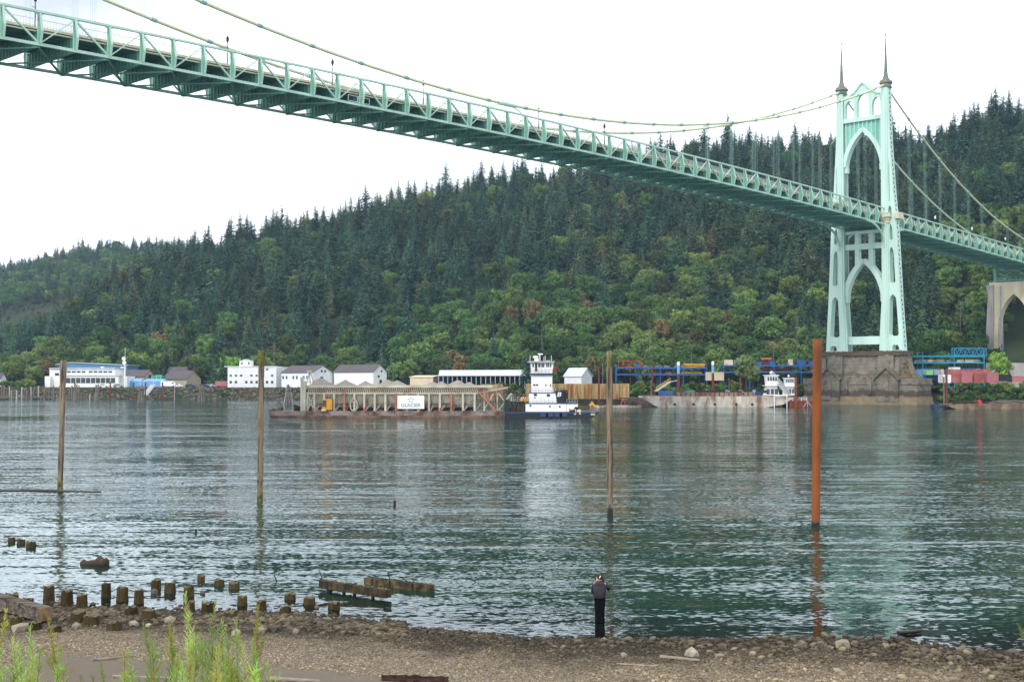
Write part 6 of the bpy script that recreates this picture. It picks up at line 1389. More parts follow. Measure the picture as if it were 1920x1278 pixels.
b = MB(); b.prism([(X_(1831, YR), 1.45), (X_(1841, YR), 1.45), (X_(1841, YR), 2.0), (X_(1838, YR), 2.5), (X_(1834, YR), 2.0)], YR+.4, YR+1.8, 1); b.build('housing', REDP, mt); b = MB(); b.tube([(X_(1839, YR), YR+1, 2.5), (X_(1839, YR), YR+1, 3.8)], .12, 6); b.tube([(X_(1832, YR), YR+.2, 2.0), (X_(1832, YR), YR+2, 2.0)], .35, 10); b.build('drum', RUSTD, mt)
b = MB(); b.prism([(X_(1751, 372), -.2), (X_(1782, 372), -.2), (X_(1784, 372), .8), (X_(1749, 372), .9)], 372, 375, 1); tag(b.build('rowing_skiff', NAVY, None, (X_(1766, 372), 373, 0)), 'low dark skiff moored against the right end of the bridge pier', 'boat')
# barrels of the far berths
for i, (x, lab) in enumerate(((1416, 'dark mooring dinghy under the quay'),)): pass

t = thing('deck_crates', (X_(1380, YW), YW+4, ZW(743)), 'low pile of blue and brown gear on the deck barge behind its bin wall', 'deck gear')
b = MB(); [b.box((X_(R.uniform(1310, 1440), YW), YW+R.uniform(3, 9), ZW(743)+R.uniform(.9, 1.6)), (R.uniform(.6, 2.2), R.uniform(.5, 1.5), R.uniform(.4, 1.2)), R.uniform(0, 3)) for _ in range(26)]; b.build('crates', BARK, t)
b = MB(); [b.box((X_(R.uniform(1320, 1440), YW), YW+R.uniform(3, 9), ZW(743)+R.uniform(1.0, 1.7)), (R.uniform(.6, 1.6), R.uniform(.5, 1.2), R.uniform(.4, .9)), R.uniform(0, 3)) for _ in range(9)]; b.build('blue_drums', BLUEL, t)
b = MB()
for k in range(70):
    x, (ym, Yk) = R.uniform(1205, 1270), R.choice(((690, 469), (702, 469))); 
    if k > 30: x, (ym, Yk) = R.uniform(1360, 1540), R.choice(((685.5, 463), (697.5, 463)))
    p = at(x, ym, Yk); b.box((p.x, Yk+R.uniform(.5, 4), p.z+.6), (R.uniform(.4, 2.4), R.uniform(.3, 1), R.uniform(.3, 1.1)), R.uniform(-.2, .2))
tag(b.build('rack_gear', DECKR, None, at(1450, 690, 463)), 'small brown and grey machine parts crowding the blue rack shelves', 'machine parts', kind='stuff')
b = MB()
for k in range(60):
    x = R.uniform(1725, 1842); p = at(x, 680, 471); b.box((p.x, 471+R.uniform(.5, 5), p.z+.8), (R.uniform(.5, 2.6), R.uniform(.3, 1), R.uniform(.4, 1.2)), R.uniform(-.2, .2))
tag(b.build('rack_gear', CREAMW, None, at(1790, 680, 471)), 'pale machine parts lined up on the bright blue right rack', 'machine parts', kind='stuff')
# ------------------------------------------------------------------ near water and beach
def gpt(px, py, water=True):
    z = 0.0
    for _ in range(12):
        p = onz(px, py, z); z2 = gz(p.x, p.y); z2 = max(z2, 0) if water else z2; z = z*.4+z2*.6
    p = onz(px, py, z); return p
def post(px, yb, yt, w0, w1, lab, m, m2=None, cat='piling', lean=0.0, name='piling', grp=None, rough=.04, hollow=False):
    p = onz(px, yb, 0); Y = p.y; top = at(px+lean, yt, Y); r0, r1 = w0*Y/F_PX/2, w1*Y/F_PX/2
    t = thing(name, p, lab, cat, grp); n = 18; rr = random.Random(int(px)); b = MB(); b.smooth = True
    zs = [-1.5, 0] + [top.z*k/16 for k in range(1, 17)]; vs = []
    for i, z in enumerate(zs):
        q = max(z, 0)/top.z; c_ = Vector((p.x+(top.x-p.x)*q, Y, z)); r_ = (r0+(r1-r0)*q)*(1+rr.uniform(-rough, rough))
        for k in range(n): a = 6.2832*k/n; rk = r_*(1+rough*.8*math.sin(5*a+px)+rr.uniform(-rough, rough)*.5); vs.append((c_.x+math.cos(a)*rk+.02*rr.uniform(-1, 1)*(rough > 0), c_.y+math.sin(a)*rk, z))
    if hollow:
        for (r_, z) in ((r1*.9, top.z), (r1*.88, top.z-2.0)): vs += [(top.x+math.cos(6.2832*k/n)*r_, Y+math.sin(6.2832*k/n)*r_, z) for k in range(n)]
    m_ = len(vs)//n; b.add(vs, [(i*n+k, i*n+(k+1) % n, (i+1)*n+(k+1) % n, (i+1)*n+k) for i in range(m_-1) for k in range(n)] + ([] if hollow else [tuple((m_-1)*n+k for k in range(n))]))
    b.build('shaft', m, t, smooth=True)
    if m2:                                            # algae / mud coated foot
        b = MB(); zc = m2[1]*Y/F_PX
        prof = [(r0*1.05, -1), (r0*1.06, 0), (r0*1.05, zc*.6), (r0*1.035, zc)]
        b.lathe(p, prof, 18, .02); b.build('algae_band', m2[0], t, smooth=True)
    return t
WETW = mat('wet_wood', (.02, .017, .012), .35, .3, 3)
PG = None
post(112.5, 919, 675, 9.5, 11, 'weathered brown timber pile standing leftmost in the river', WOODP, (WOODM, 22), lean=6.5)
post(487.5, 938, 658, 10, 11, 'mossy topped timber pile second from left in the river', WOODP, (WOODM, 60), lean=3)
post(1144, 967, 659, 10.5, 12, 'pale topped timber pile between the tugboat and the deck barge', WOODP, (WETW, 22), lean=-1.5)
post(1529.5, 984, 636, 15.5, 16.5, 'smooth rusty orange steel pipe pile in front of the bridge pier', RUST, (WETW, 7), lean=3, rough=0.0, hollow=True, name='steel_pile')
# moss caps
for (px, y, m_) in ((490.5, 658, WOODM), (1142.5, 659, WOODM)):
    Y = onz(px, 938 if px < 600 else 967, 0).y; c_ = at(px, y, Y); b = MB(); rr = 5.7*Y/F_PX
    b.lathe(c_, [(rr*1.05, -.9), (rr*1.08, -.3), (rr*1.0, .02), (rr*.5, .06)], 14, .08)
    o = [q for q in bpy.data.objects if q.name.startswith('piling') and abs(q.location.x-c_.x) < .6][0]; b.build('mossy_cap', m_, o)
# stumps
ST = [(22, 1006, 1015, 13), (39.5, 1010, 1019, 15), (58, 1014, 1025, 18), (92, 1095, 1126, 20), (125, 1104, 1132, 22), (154, 1112, 1139, 21), (199, 1091, 1118, 18), (230, 1098, 1125, 22), (261, 1103, 1130, 18), (293, 1084, 1103, 18), (319, 1090, 1110, 20), (354, 1097, 1117, 19), (377, 1078, 1087, 14), (411, 1085, 1096, 19), (439, 1090, 1102, 20), (454, 1115, 1134, 18),
      (22, 1110, 1130, 26), (53, 1119, 1140, 21), (29, 1153, 1172, 26), (65, 1165, 1180, 26), (146, 1143, 1165, 28), (172, 1151, 1170, 30), (102, 1172, 1185, 26), (214, 1162, 1180, 28), (246, 1135, 1155, 24), (279, 1142, 1160, 26), (354, 1125, 1147, 22), (389, 1127, 1149, 22), (432, 1145, 1157, 24), (490, 1125, 1140, 18), (544, 1111, 1122, 21), (580, 1117, 1131, 22), (627, 1127, 1140, 22), (535, 1135, 1151, 22)]
SL = ['leftmost of the three far stumps in the water', 'middle of the three far stumps in the water', 'rightmost of the three far stumps in the water', 'tall stump, left of a stepping trio at the left beach', 'tall stump, middle of the trio at left', 'tall stump, right end of the trio at left', 'tall stump, left one of the second trio at the water edge', 'broad stump, middle of the second trio', 'narrow stump, right end of the second trio', 'stump, left one of the third trio in shallow water', 'stump, middle of the third trio', 'stump, right end of the third trio', 'small low stump farthest out near the shore row', 'low stump, second of the right row in the water', 'low stump, third of the right row in the water', 'narrow stump in the shallows right of the row',
      'ragged wide stump behind the grey log end', 'ragged split stump just right of the wide one', 'dark stump in front of the grey log', 'dark low stump under the tip of the grey log', 'wide squat stump on dark gravel, left of a touching pair', 'widest squat stump, right of the touching pair', 'low stump beside the yellow green willow tip at left', 'low ragged stump nearest the viewer on the beach', 'dark stump among wet stones, left of a close pair', 'dark wide stump, right of a close pair', 'dark stump behind the tall willow shoots', 'dark stump right of the tall willow shoots', 'flat mossy stump among the wet rocks', 'split stump at the edge of the rocky shallows', 'low round stump alone in the shallows', 'low stump left of the timber beams', 'low stump nearest the timber beams', 'rounded stump among the rocks below the lone one']
for (px, yt, yb, w_), lab in zip(ST, SL):
    p = gpt(px, yb); Y = p.y; r_ = w_*Y/F_PX/2; h = (yb-yt)*Y/F_PX*.90
    t = thing('stump', p, lab if 'stump' in lab[:30] else lab, 'stump', 'cut off pile stumps on the shore'); rr = random.Random(int(px*7+yb)); b = MB(); n = 16
    ks = [1+rr.uniform(-.05, .05)+.04*math.sin(3*k*6.28/n+px) for k in range(n)]; vs = []
    for z, q in ((-.6, 1.08), (-.02, 1.08), (h*.35, 1.0), (h*.7, .97), (h*.97, .96)):
        for k in range(n): a = 6.2832*k/n; vs.append((p.x+math.cos(a)*r_*q*ks[k], Y+math.sin(a)*r_*q*ks[k], p.z+z+(rr.uniform(-.05, .06) if z > h*.9 else 0)))
    b.add(vs, [(i*n+k, i*n+(k+1) % n, (i+1)*n+(k+1) % n, (i+1)*n+k) for i in range(4) for k in range(n)]); b.build('side', STUMP, t, smooth=True)
    b = MB(); top = vs[-n:]; b.add(top+[(p.x+math.cos(6.2832*k/n)*r_*.5, Y+math.sin(6.2832*k/n)*r_*.5, p.z+h*.97+rr.uniform(-.05, .03)) for k in range(n)]+[(p.x, Y, p.z+h*.95)],
        [(k, (k+1) % n, n+(k+1) % n, n+k) for k in range(n)]+[(n+k, n+(k+1) % n, 2*n) for k in range(n)]); b.build('cut_top', STUMPT, t)
# small posts far out
for (px, yb, yt, w_, lab) in ((740, 949, 938, 5, 'tiny dark post far out in the middle of the river'), (367.5, 998, 991, 4.5, 'tiny dark post in the water above the stump rows')):
    p = onz(px, yb, 0); b = MB(); b.tube([(p.x, p.y, -1), (p.x, p.y, (yb-yt)*p.y/F_PX)], w_*p.y/F_PX/2, 7); tag(b.build('water_post', WETW, None, p), lab, 'post')
# boom line
b = MB(); pts = [onz(x, y, .03) for x, y in ((-60, 919), (40, 919), (108, 920), (150, 920.5), (190, 922))]; b.tube(pts, [.13, .13, .12, .05, .04], 6); tag(b.build('floating_boom', WETW, None, pts[1]), 'thin dark floating log line beside the leftmost pile', 'boom')

def logmesh(a, c_, r0, r1, n=14, seg=14, jit=.07, seed=1, knobs=()):
    rr = random.Random(seed); a, c_ = Vector(a), Vector(c_); d = (c_-a).normalized(); r = d.cross(Vector((0, 0, 1))).normalized(); u = r.cross(d); vs = []
    ks = [1+rr.uniform(-jit, jit) for _ in range(n)]
    for i in range(seg+1):
        t_ = i/seg; q = a.lerp(c_, t_); R_ = (r0+(r1-r0)*t_)
        for (kt, ka, kh) in knobs: pass
        for k in range(n):
            an = 6.2832*k/n; e = ks[k]*(1+rr.uniform(-jit, jit)*.5)
            for (kt, ka, kh) in knobs: e += kh*math.exp(-((t_-kt)/.07)**2-((math.sin((an-ka)/2))/.3)**2)
            vs.append(q+(r*math.cos(an)+u*math.sin(an))*R_*e)
    fs = [(i*n+k, i*n+(k+1) % n, (i+1)*n+(k+1) % n, (i+1)*n+k) for i in range(seg) for k in range(n)]+[tuple(range(n-1, -1, -1)), tuple(seg*n+k for k in range(n))]
    b = MB(); b.add(vs, fs); return b
# big square grey log at left
p0, p1 = gpt(-20, 1150), gpt(84, 1168); t = thing('drift_log', p1, 'big grey squared log lying across stumps at the left frame edge', 'log')
b = MB(); A = p0+Vector((-.2, .25, .50)); B_ = p1+Vector((0, .1, .28)); b.bar(A, B_, .42, .42)
for v_ in range(len(b.v)): pass
b.build('log', mat('squared_log', (.16, .14, .115), .95, .5, 2.5, bump=.05, bscale=7, col2=(.05, .04, .03), stretch=(.6, 4, 4)), t)
b = MB(); d = (B_-A).normalized(); b.bar(B_-d*.02, B_+d*.015, .41, .41); b.build('cut_end', mat('cut_end', (.24, .15, .08), .9, .4, 6), t)
# two timber beams
def beam(xa, ya, xb, yb_, th, lab, moss, zl):
    a, c_ = onz(xa, ya+th*.5, zl), onz(xb, yb_+th*.5, zl); w_ = th*a.y/F_PX*.86
    t = thing('timber_beam', (a+c_)/2, lab, 'timber beam'); b = MB(); n_ = 10; rr = random.Random(int(xa))
    d = (c_-a); 
    for k in range(n_): b.bar(a+d*(k/n_), a+d*((k+1)/n_-(.004)), w_*(1+rr.uniform(-.03, .03)), w_*(1+rr.uniform(-.04, .04)))
    b.build('beam', BEAMW, t)
    b = MB(); [b.bar(a+d*q-d.normalized()*.05, a+d*q+d.normalized()*.05, w_*1.1, w_*1.1) for q in (.13, .40, .74)]; b.build('iron_strap', WETW, t)
    b = MB()
    for q in (.12, .34, .5, .77): s_ = a+d*q; b.tube([(s_.x, s_.y, s_.z-w_*.4), (s_.x+.03, s_.y, -.3)], .07 if q > .3 else .12, 6)
    b.build('stub_leg', WETW, t)
    b = MB()
    for k in range(60): q = rr.uniform(.02, .98); s_ = a+d*q+Vector((0, rr.uniform(-.4, .4)*w_, w_*.5)); b.blob(s_, rr.uniform(.02, .05), 0, .3)
    b.build('debris', moss, t)
beam(603, 1085, 729, 1104, 17, 'mossy brown timber beam propped above the shallows, the nearer of two', WOODM, .24)
beam(687, 1080, 811, 1095, 16, 'darker timber beam lying in the water behind the mossy one', BARKR, .12)
# bent rods
RD = [(445, 1071, -1), (515, 1083, .6), (527, 1064, -1), (600, 1076, .7), (727, 1079, .5), (761, 1084, -1), (888, 1085, -1)]
for i, (x, y, s_) in enumerate(RD):
    p = onz(x+3, y+6, 0); k_ = p.y/F_PX; b = MB()
    b.tube([(p.x, p.y, -.2), (p.x+.5*k_, p.y, 1*k_), (p.x-s_*5*k_ if s_ > 0 else p.x-9*k_, p.y-.1, (12 if s_ > 0 else 7)*k_)], .022, 5)
    tag(b.build('bent_rod', REBAR, None, p), ['bent iron rod left of the others, above the stump row', 'upright bent iron rod with reddish tip', 'short bent rod farthest from shore', 'iron rod just left of the timber beams', 'rod rising behind the farther timber beam', 'short hooked rod on the farther timber beam', 'small hooked rod alone right of the beams'][i], 'rod', 'bent iron rods in the shallows')
# driftwood pieces
p = onz(178, 1059, 0); k_ = p.y/F_PX; b = logmesh((p.x-30*k_, p.y+.3, .02), (p.x+22*k_, p.y-.1, .12), .10, .22, knobs=((.75, 1.6, 1.0), (.1, 1.6, .9)), seed=4, jit=.12); tag(b.build('driftwood', BARK, None, p, smooth=True), 'knobbly driftwood log half sunk in the shallows above the stumps', 'driftwood')
p = gpt(778, 1279, False); k_ = p.y/F_PX; b = logmesh((p.x-62*k_, p.y, p.z+.06), (p.x+62*k_, p.y-.05, p.z+.05), .12, .10, 16, 24, .3, seed=9, knobs=((.5, 1.5, .5), (.3, 1.2, .4))); tag(b.build('bark_log', BARKR, None, p), 'dark reddish shredded bark log at the bottom edge of the beach', 'log')
for (xa, ya, xb, yb_, r_, lab, m_) in ((1238, 1233, 1312, 1240, .045, 'pale flat driftwood plank below the rounded boulder', DRIFT), (1156, 1245, 1230, 1250, .025, 'thin pale stick on the gravel right of the standing person', DRIFT), (172, 1239, 256, 1229, .03, 'pale reddish stick lying on sand behind the willows', DRIFT), (1684, 1190, 1726, 1186, .07, 'dark waterlogged board at the waterline on the right', WETW), (212, 1270, 350, 1275, .04, 'half buried pale branch at the bottom left', DRIFT), (500, 1276, 600, 1281, .06, 'bleached branch at the bottom edge beside the willows', DRIFT)):
    a, c_ = gpt(xa, ya), gpt(xb, yb_); b = logmesh(a+Vector((0, 0, r_)), c_+Vector((0, 0, r_)), r_, r_*.7, 10, 12, .2, seed=int(xa)); tag(b.build('driftwood', m_, None, (a+c_)/2), lab, 'driftwood')
# named rocks
RK = [(1581, 1214, 38, 1, 'largest pale angular boulder at the right waterline'), (1298, 1231, 36, 1, 'rounded pale boulder beside the flat plank'), (1738, 1226, 30, 0, 'long brown rock right of the pale angular boulder'), (1170, 1232, 18, 1, 'small pale rock on the gravel right of the standing person'), (1356, 1215, 22, 0, 'dark brown rock at the water edge left of the pale boulder'), (1352, 1234, 20, 1, 'pale rock right of the rounded boulder'),
      (1664, 1214, 16, 1, 'pale rock between the angular boulder and the long brown rock'), (251, 1173, 22, 1, 'flat pale rock right of the nearest ragged stump'), (278, 1175, 16, 1, 'small pale rock behind the willow tips'), (318, 1167, 24, 1, 'pale rock right of the dark wide stump'), (141, 1178, 24, 1, 'rounded pale stone beside the touching pair of stumps'), (36, 1184, 38, 1, 'pale angular slab below the squared log'),
      (442, 1190, 24, 1, 'pale rock left of the low shoots in the wet stones'), (487, 1187, 28, 1, 'broad pale rock among wet stones right of the willows'), (512, 1184, 30, 0, 'brown rock heap beside the pale upright rock'), (553, 1187, 18, 1, 'upright pale rock at the right end of the wet stones'), (190, 1144, 17, 0, 'dark rounded rock between the stumps'), (105, 1137, 14, 0, 'dark rock behind the middle stump trio'), (288, 1112, 20, 0, 'dark rock at the foot of the third trio left stump'), (379, 1113, 12, 0, 'tilted dark rock in the shallows right of the third trio'),
      (396, 1133, 14, 0, 'dark round rock by the shoots in the shallows'), (593, 1140, 12, 0, 'dark round rock near the low stumps by the beams'), (1460, 1200, 14, 0, 'dark rock at the waterline right of the brown rock'), (1520, 1202, 14, 0, 'dark flat rock left of the largest boulder'), (1648, 1198, 22, 0, 'dark jagged rock right of the largest boulder'), (1690, 1204, 30, 0, 'dark low rock beneath the waterlogged board'), (1755, 1206, 14, 0, 'dark rock right of the waterlogged board'), (1808, 1215, 18, 0, 'dark pointed rock at the right waterline'), (1840, 1224, 24, 0, 'dark mossy rock toward the right edge'), (1900, 1228, 26, 0, 'dark rock at the right frame edge'),
      (1130, 1206, 16, 0, 'dark rock at the waterline below the person'), (1160, 1208, 14, 0, 'smaller dark rock right of the one below the person'), (750, 1180, 16, 0, 'dark rock at the beach point right of the beams'), (850, 1186, 14, 0, 'dark rock at the waterline left of the person'), (770, 1190, 14, 0, 'brown rock on the beach point')]
for (px, yb, w_, lt, lab) in RK:
    p = gpt(px, yb); r_ = w_*p.y/F_PX/2; b = MB(); b.blob((p.x, p.y+r_*.4, p.z+r_*.28), r_, 1, .24, (1, .8, .66 if w_ > 20 else .75), R.uniform(0, 6)); o = b.build('rock', ROCK if lt else ROCKD, None, (p.x, p.y, p.z)); tag(o, lab, 'rock', 'rocks along the waterline')
# pebbles
PB = bpy.data.collections.new('pebble_sources')
def pebmat():
    m = bpy.data.materials.new('pebble_stone'); m.use_nodes = True; t = m.node_tree; n = t.nodes; l = t.links; b = n['Principled BSDF']
    oi = n.new('ShaderNodeObjectInfo'); cr = n.new('ShaderNodeValToRGB'); e = cr.color_ramp.elements; e[0].color = (.12, .085, .045, 1); e[1].color = (.42, .35, .24, 1); e[1].position = .95
    for pos, c_ in ((.3, (.21, .165, .11, 1)), (.5, (.29, .24, .17, 1)), (.65, (.18, .125, .08, 1)), (.8, (.28, .23, .15, 1))): q = e.new(pos); q.color = c_
    l.new(oi.outputs['Random'], cr.inputs[0])
    g = n.new('ShaderNodeNewGeometry'); sp = n.new('ShaderNodeSeparateXYZ'); l.new(g.outputs['Position'], sp.inputs[0]); nz = n.new('ShaderNodeTexNoise'); nz.inputs['Scale'].default_value = .8; nz.inputs['Detail'].default_value = 5; l.new(g.outputs['Position'], nz.inputs['Vector'])
    ad = n.new('ShaderNodeMath'); ad.operation = 'MULTIPLY_ADD'; ad.inputs[1].default_value = .3; l.new(nz.outputs[0], ad.inputs[0]); l.new(sp.outputs[2], ad.inputs[2])
    mr = n.new('ShaderNodeMapRange'); mr.inputs[1].default_value = .20; mr.inputs[2].default_value = .46; mr.inputs[3].default_value = .20; mr.inputs[4].default_value = 1; l.new(ad.outputs[0], mr.inputs[0])
    hs = n.new('ShaderNodeHueSaturation'); l.new(cr.outputs[0], hs.inputs['Color']); l.new(mr.outputs[0], hs.inputs['Value']); l.new(hs.outputs[0], b.inputs['Base Color'])
    m4 = n.new('ShaderNodeMapRange'); m4.inputs[1].default_value = .2; m4.inputs[2].default_value = .35; m4.inputs[3].default_value = .5; m4.inputs[4].default_value = .85; l.new(ad.outputs[0], m4.inputs[0]); l.new(m4.outputs[0], b.inputs['Roughness']); return m
PM = pebmat(); PM.node_tree.nodes['Principled BSDF'].inputs['Specular IOR Level'].default_value = .08
for k in range(5):
    b = MB(); b.blob((0, 0, .2), 1, 1, .22, (1, .75, .5+.08*k)); me = bpy.data.meshes.new('pebble'); me.from_pydata(b.v, [], b.f); me.materials.append(PM); PB.objects.link(bpy.data.objects.new('pebble_%d' % k, me))
pr = np.random.RandomState(4)
def pebbles():
    P = []; S_ = []
    for (n_, lo, hi, mode) in ((50000, .014, .038, 0), (15000, .028, .062, 1), (2400, .05, .15, 2), (6000, .04, .13, 3)):
        a = pr.uniform(-60, 1990, n_); Ds = CAM_H*F_PX/(ip(a, WL_X, WL_Y)-HOR)
        if mode == 0: off = pr.uniform(-.3, 9.5, n_)
        elif mode == 1: off = np.abs(pr.normal(0, 1, n_))*(1.2+3.2*(a > 1100)+.6*(a > 600))-.3; k = (pr.uniform(size=n_) < np.where(a > 700, 1, .45)); a, off, Ds = a[k], off[k], Ds[k]
        elif mode == 2: off = np.abs(pr.normal(0, .9, n_))*(1+1.6*(a > 1400))-.4; k = (pr.uniform(size=n_) < np.where(a > 1250, 1, .3)); a, off, Ds = a[k], off[k], Ds[k]
        else: a = pr.uniform(-40, 760, n_); Ds = CAM_H*F_PX/(ip(a, WL_X, WL_Y)-HOR); off = pr.normal(.05, 1.0, n_)
        Y = Ds-off; X = (a-960)/F_PX*Y; P.append(np.stack([X, Y], -1)); s_ = pr.uniform(lo, hi, len(X))*pr.uniform(.7, 1.2, len(X)); S_.append(s_)
    P = np.concatenate(P); S_ = np.concatenate(S_); Z = nearz(P[:, 0], P[:, 1]); k = Z > -.13
    P, S_, Z = P[k], S_[k], Z[k]; m_ = len(P)
    sc = np.stack([S_*pr.uniform(.8, 1.3, m_), S_*pr.uniform(.8, 1.2, m_), S_*pr.uniform(.6, 1.1, m_)], -1)
    o = scatter('gravel', np.stack([P[:, 0], P[:, 1], Z], -1), np.stack([pr.uniform(-.4, .4, m_), pr.uniform(-.4, .4, m_), pr.uniform(0, 6.28, m_)], -1), sc, pr.randint(0, 5, m_), PB)
    tag(o, 'grey brown gravel and small wet stones covering the beach', 'gravel', kind='stuff')
pebbles()

# ------------------------------------------------------------------ person
def loft(rings, n=18, cap=True):                      # ring: (cx,cy,cz,rx,ry)
    b = MB(); vs = [(cx+rx*math.cos(6.2832*k/n), cy+ry*math.sin(6.2832*k/n), cz) for cx, cy, cz, rx, ry in rings for k in range(n)]; m_ = len(rings)
    b.add(vs, [(i*n+k, i*n+(k+1) % n, (i+1)*n+(k+1) % n, (i+1)*n+k) for i in range(m_-1) for k in range(n)]+([tuple(range(n-1, -1, -1)), tuple((m_-1)*n+k for k in range(n))] if cap else [])); return b
PP = onz(1124.5, 1167, 0); PP = Vector((PP.x, PP.y, gz(PP.x, PP.y)))
PP.z = max(PP.z, -.06); px0, py0, pz0 = PP
per = thing('person', PP, 'person in dark hoodie and long black skirt standing in the shallows, hands raised', 'person')
vs, es, rd = [], [], []
def V(p, r): vs.append((px0+p[0], py0+p[1], pz0+p[2])); rd.append(r); return len(vs)-1
def E_(*ids): [es.append((a, c_)) for a, c_ in zip(ids[:-1], ids[1:])]
pel = V((0, 0, .90), .13); sp1 = V((0, 0, 1.08), .125); ch = V((0, .0, 1.26), .14); nk = V((0, .02, 1.40), .055); nk2 = V((.005, .035, 1.455), .05); hd = V((.01, .05, 1.53), .083); hd2 = V((.01, .045, 1.60), .078); E_(pel, sp1, ch, nk, nk2, hd, hd2)
for s_ in (-1, 1):
    hip = V((s_*.09, 0, .84), .09); kn = V((s_*.09, .01, .46), .058); an = V((s_*.085, -.01, .09), .036); fo = V((s_*.09, .05, .03), .032); to = V((s_*.10, .15, .02), .022); E_(pel, hip, kn, an, fo, to)
    sh = V((s_*.17, 0, 1.32), .058); 
    el = V((s_*.20, .10, 1.07), .042) if s_ < 0 else V((.275, .12, 1.16), .042)
    wr = V((s_*.08, .27, 1.33), .026) if s_ < 0 else V((.10, .24, 1.40), .026); pm = V((wr and vs[wr][0]-px0-s_*.02, vs[wr][1]-py0+.02, vs[wr][2]-pz0+.07), .032)
    E_(ch, sh, el, wr, pm)
    bx, by, bzz = vs[pm][0]-px0, vs[pm][1]-py0, vs[pm][2]-pz0
    for f_, (dx, ln) in enumerate(((-.030, .065), (-.010, .078), (.010, .074), (.029, .058))):
        k1 = V((bx+dx*.9, by+.02, bzz+.035), .0095); k2 = V((bx+dx, by+.045, bzz+.035+ln*.45), .0085); k3 = V((bx+dx*.9, by+.03, bzz+.035+ln*.9), .007); E_(pm, k1, k2, k3)
    t1 = V((bx-s_*.04, by+.01, bzz-.005), .011); t2 = V((bx-s_*.055, by+.03, bzz+.03), .009); E_(pm, t1, t2)
me = bpy.data.meshes.new('body'); me.from_pydata(vs, es, []); bo = bpy.data.objects.new('body', me); COL.objects.link(bo)
sk = bo.modifiers.new('skin', 'SKIN'); sk.use_smooth_shade = True
for i, r_ in enumerate(rd): me.skin_vertices[0].data[i].radius = (r_, r_)
me.skin_vertices[0].data[0].use_root = True
ss = bo.modifiers.new('sub', 'SUBSURF'); ss.levels = 1; ss.render_levels = 1
dg = bpy.context.evaluated_depsgraph_get(); dg.update(); ev = bo.evaluated_get(dg); m3 = bpy.data.meshes.new_from_object(ev); bpy.data.objects.remove(bo)
b = MB(); b.add([v.co for v in m3.vertices], [tuple(p.vertices) for p in m3.polygons]); b.build('body', SKIN, per, smooth=True)
def rel(rings): return [(px0+a, py0+c_, pz0+d, e, f_) for a, c_, d, e, f_ in rings]
# face details on the far side of the head
b = MB(); b.blob((px0+.01, py0+.135, pz0+1.535), .016, 1, .05, (.8, 1.2, 1.5)); [b.blob((px0+.01+s_*.082, py0+.045, pz0+1.54), .02, 1, .05, (.5, .9, 1.5)) for s_ in (-1, 1)]; b.build('nose_and_ears', SKIN, per, smooth=True)
b = MB(); [b.blob((px0+.01+s_*.03, py0+.122, pz0+1.56), .011, 1, .02) for s_ in (-1, 1)]; b.build('eye', HULLB, per); b = MB(); b.box((px0+.01, py0+.128, pz0+1.495), (.045, .01, .012)); b.build('mouth', RUSTP, per)
b = loft(rel([(0, 0, .055, .150, .125), (0, 0, .12, .158, .13), (.002, 0, .45, .162, .13), (.005, 0, .70, .178, .135), (.004, 0, .86, .190, .145), (0, 0, .96, .178, .135)]), 22); b.build('skirt', SKIRT, per, smooth=True)
b = loft(rel([(0, 0, .875, .182, .145), (0, 0, .90, .190, .155), (0, -.005, .95, .212, .165), (0, -.01, 1.08, .215, .165), (-.003, -.01, 1.2, .222, .16), (0, 0, 1.30, .216, .145), (0, .01, 1.36, .165, .11), (.003, .02, 1.405, .09, .08), (.005, .03, 1.43, .07, .068)]), 22)
for (sh_, el_, wr_) in (((-.175, 0, 1.31), (-.215, .10, 1.06), (-.09, .255, 1.31)), ((.185, 0, 1.31), (.305, .12, 1.14), (.11, .23, 1.385))):
    b.tube([Vector((px0, py0, pz0))+Vector(q) for q in (sh_, ((sh_[0]+el_[0])/2-.0, .05, (sh_[2]+el_[2])/2), el_, tuple((el_[i]+wr_[i])/2 for i in range(3)), wr_)], [.085, .078, .068, .055, .042], 12)
b.build('hoodie', CLOTH, per, smooth=True)
b = loft(rel([(0, -.085, 1.20, .05, .03), (0, -.10, 1.27, .13, .05), (0, -.085, 1.345, .15, .065), (0, -.04, 1.395, .115, .07), (0, .0, 1.42, .08, .06)]), 16); b.build('hood', CLOTH, per, smooth=True)
b = loft(rel([(0, 0, .875, .186, .15), (0, 0, .925, .186, .15)]), 22); b.build('hem_band', CLOTH, per, smooth=True)
b = loft(rel([(.01, .03, 1.475, .062, .06), (.01, .02, 1.50, .083, .085), (.01, .02, 1.56, .092, .098), (.01, .03, 1.615, .082, .09), (.01, .04, 1.65, .05, .055), (.01, .04, 1.66, .015, .015)]), 16)
b.tube([(px0+.06, py0-.04, pz0+1.57), (px0+.095, py0-.05, pz0+1.50), (px0+.11, py0-.04, pz0+1.43), (px0+.115, py0-.03, pz0+1.36)], [.03, .035, .028, .01], 8); b.build('hair', HAIR, per, smooth=True)
b = MB(); b.tube([(px0-.02+.012*k, py0-.083, pz0+1.515+.022*k) for k in range(5)], [.010, .016, .018, .016, .010], 6); b.build('hair_clip', WHITE, per)

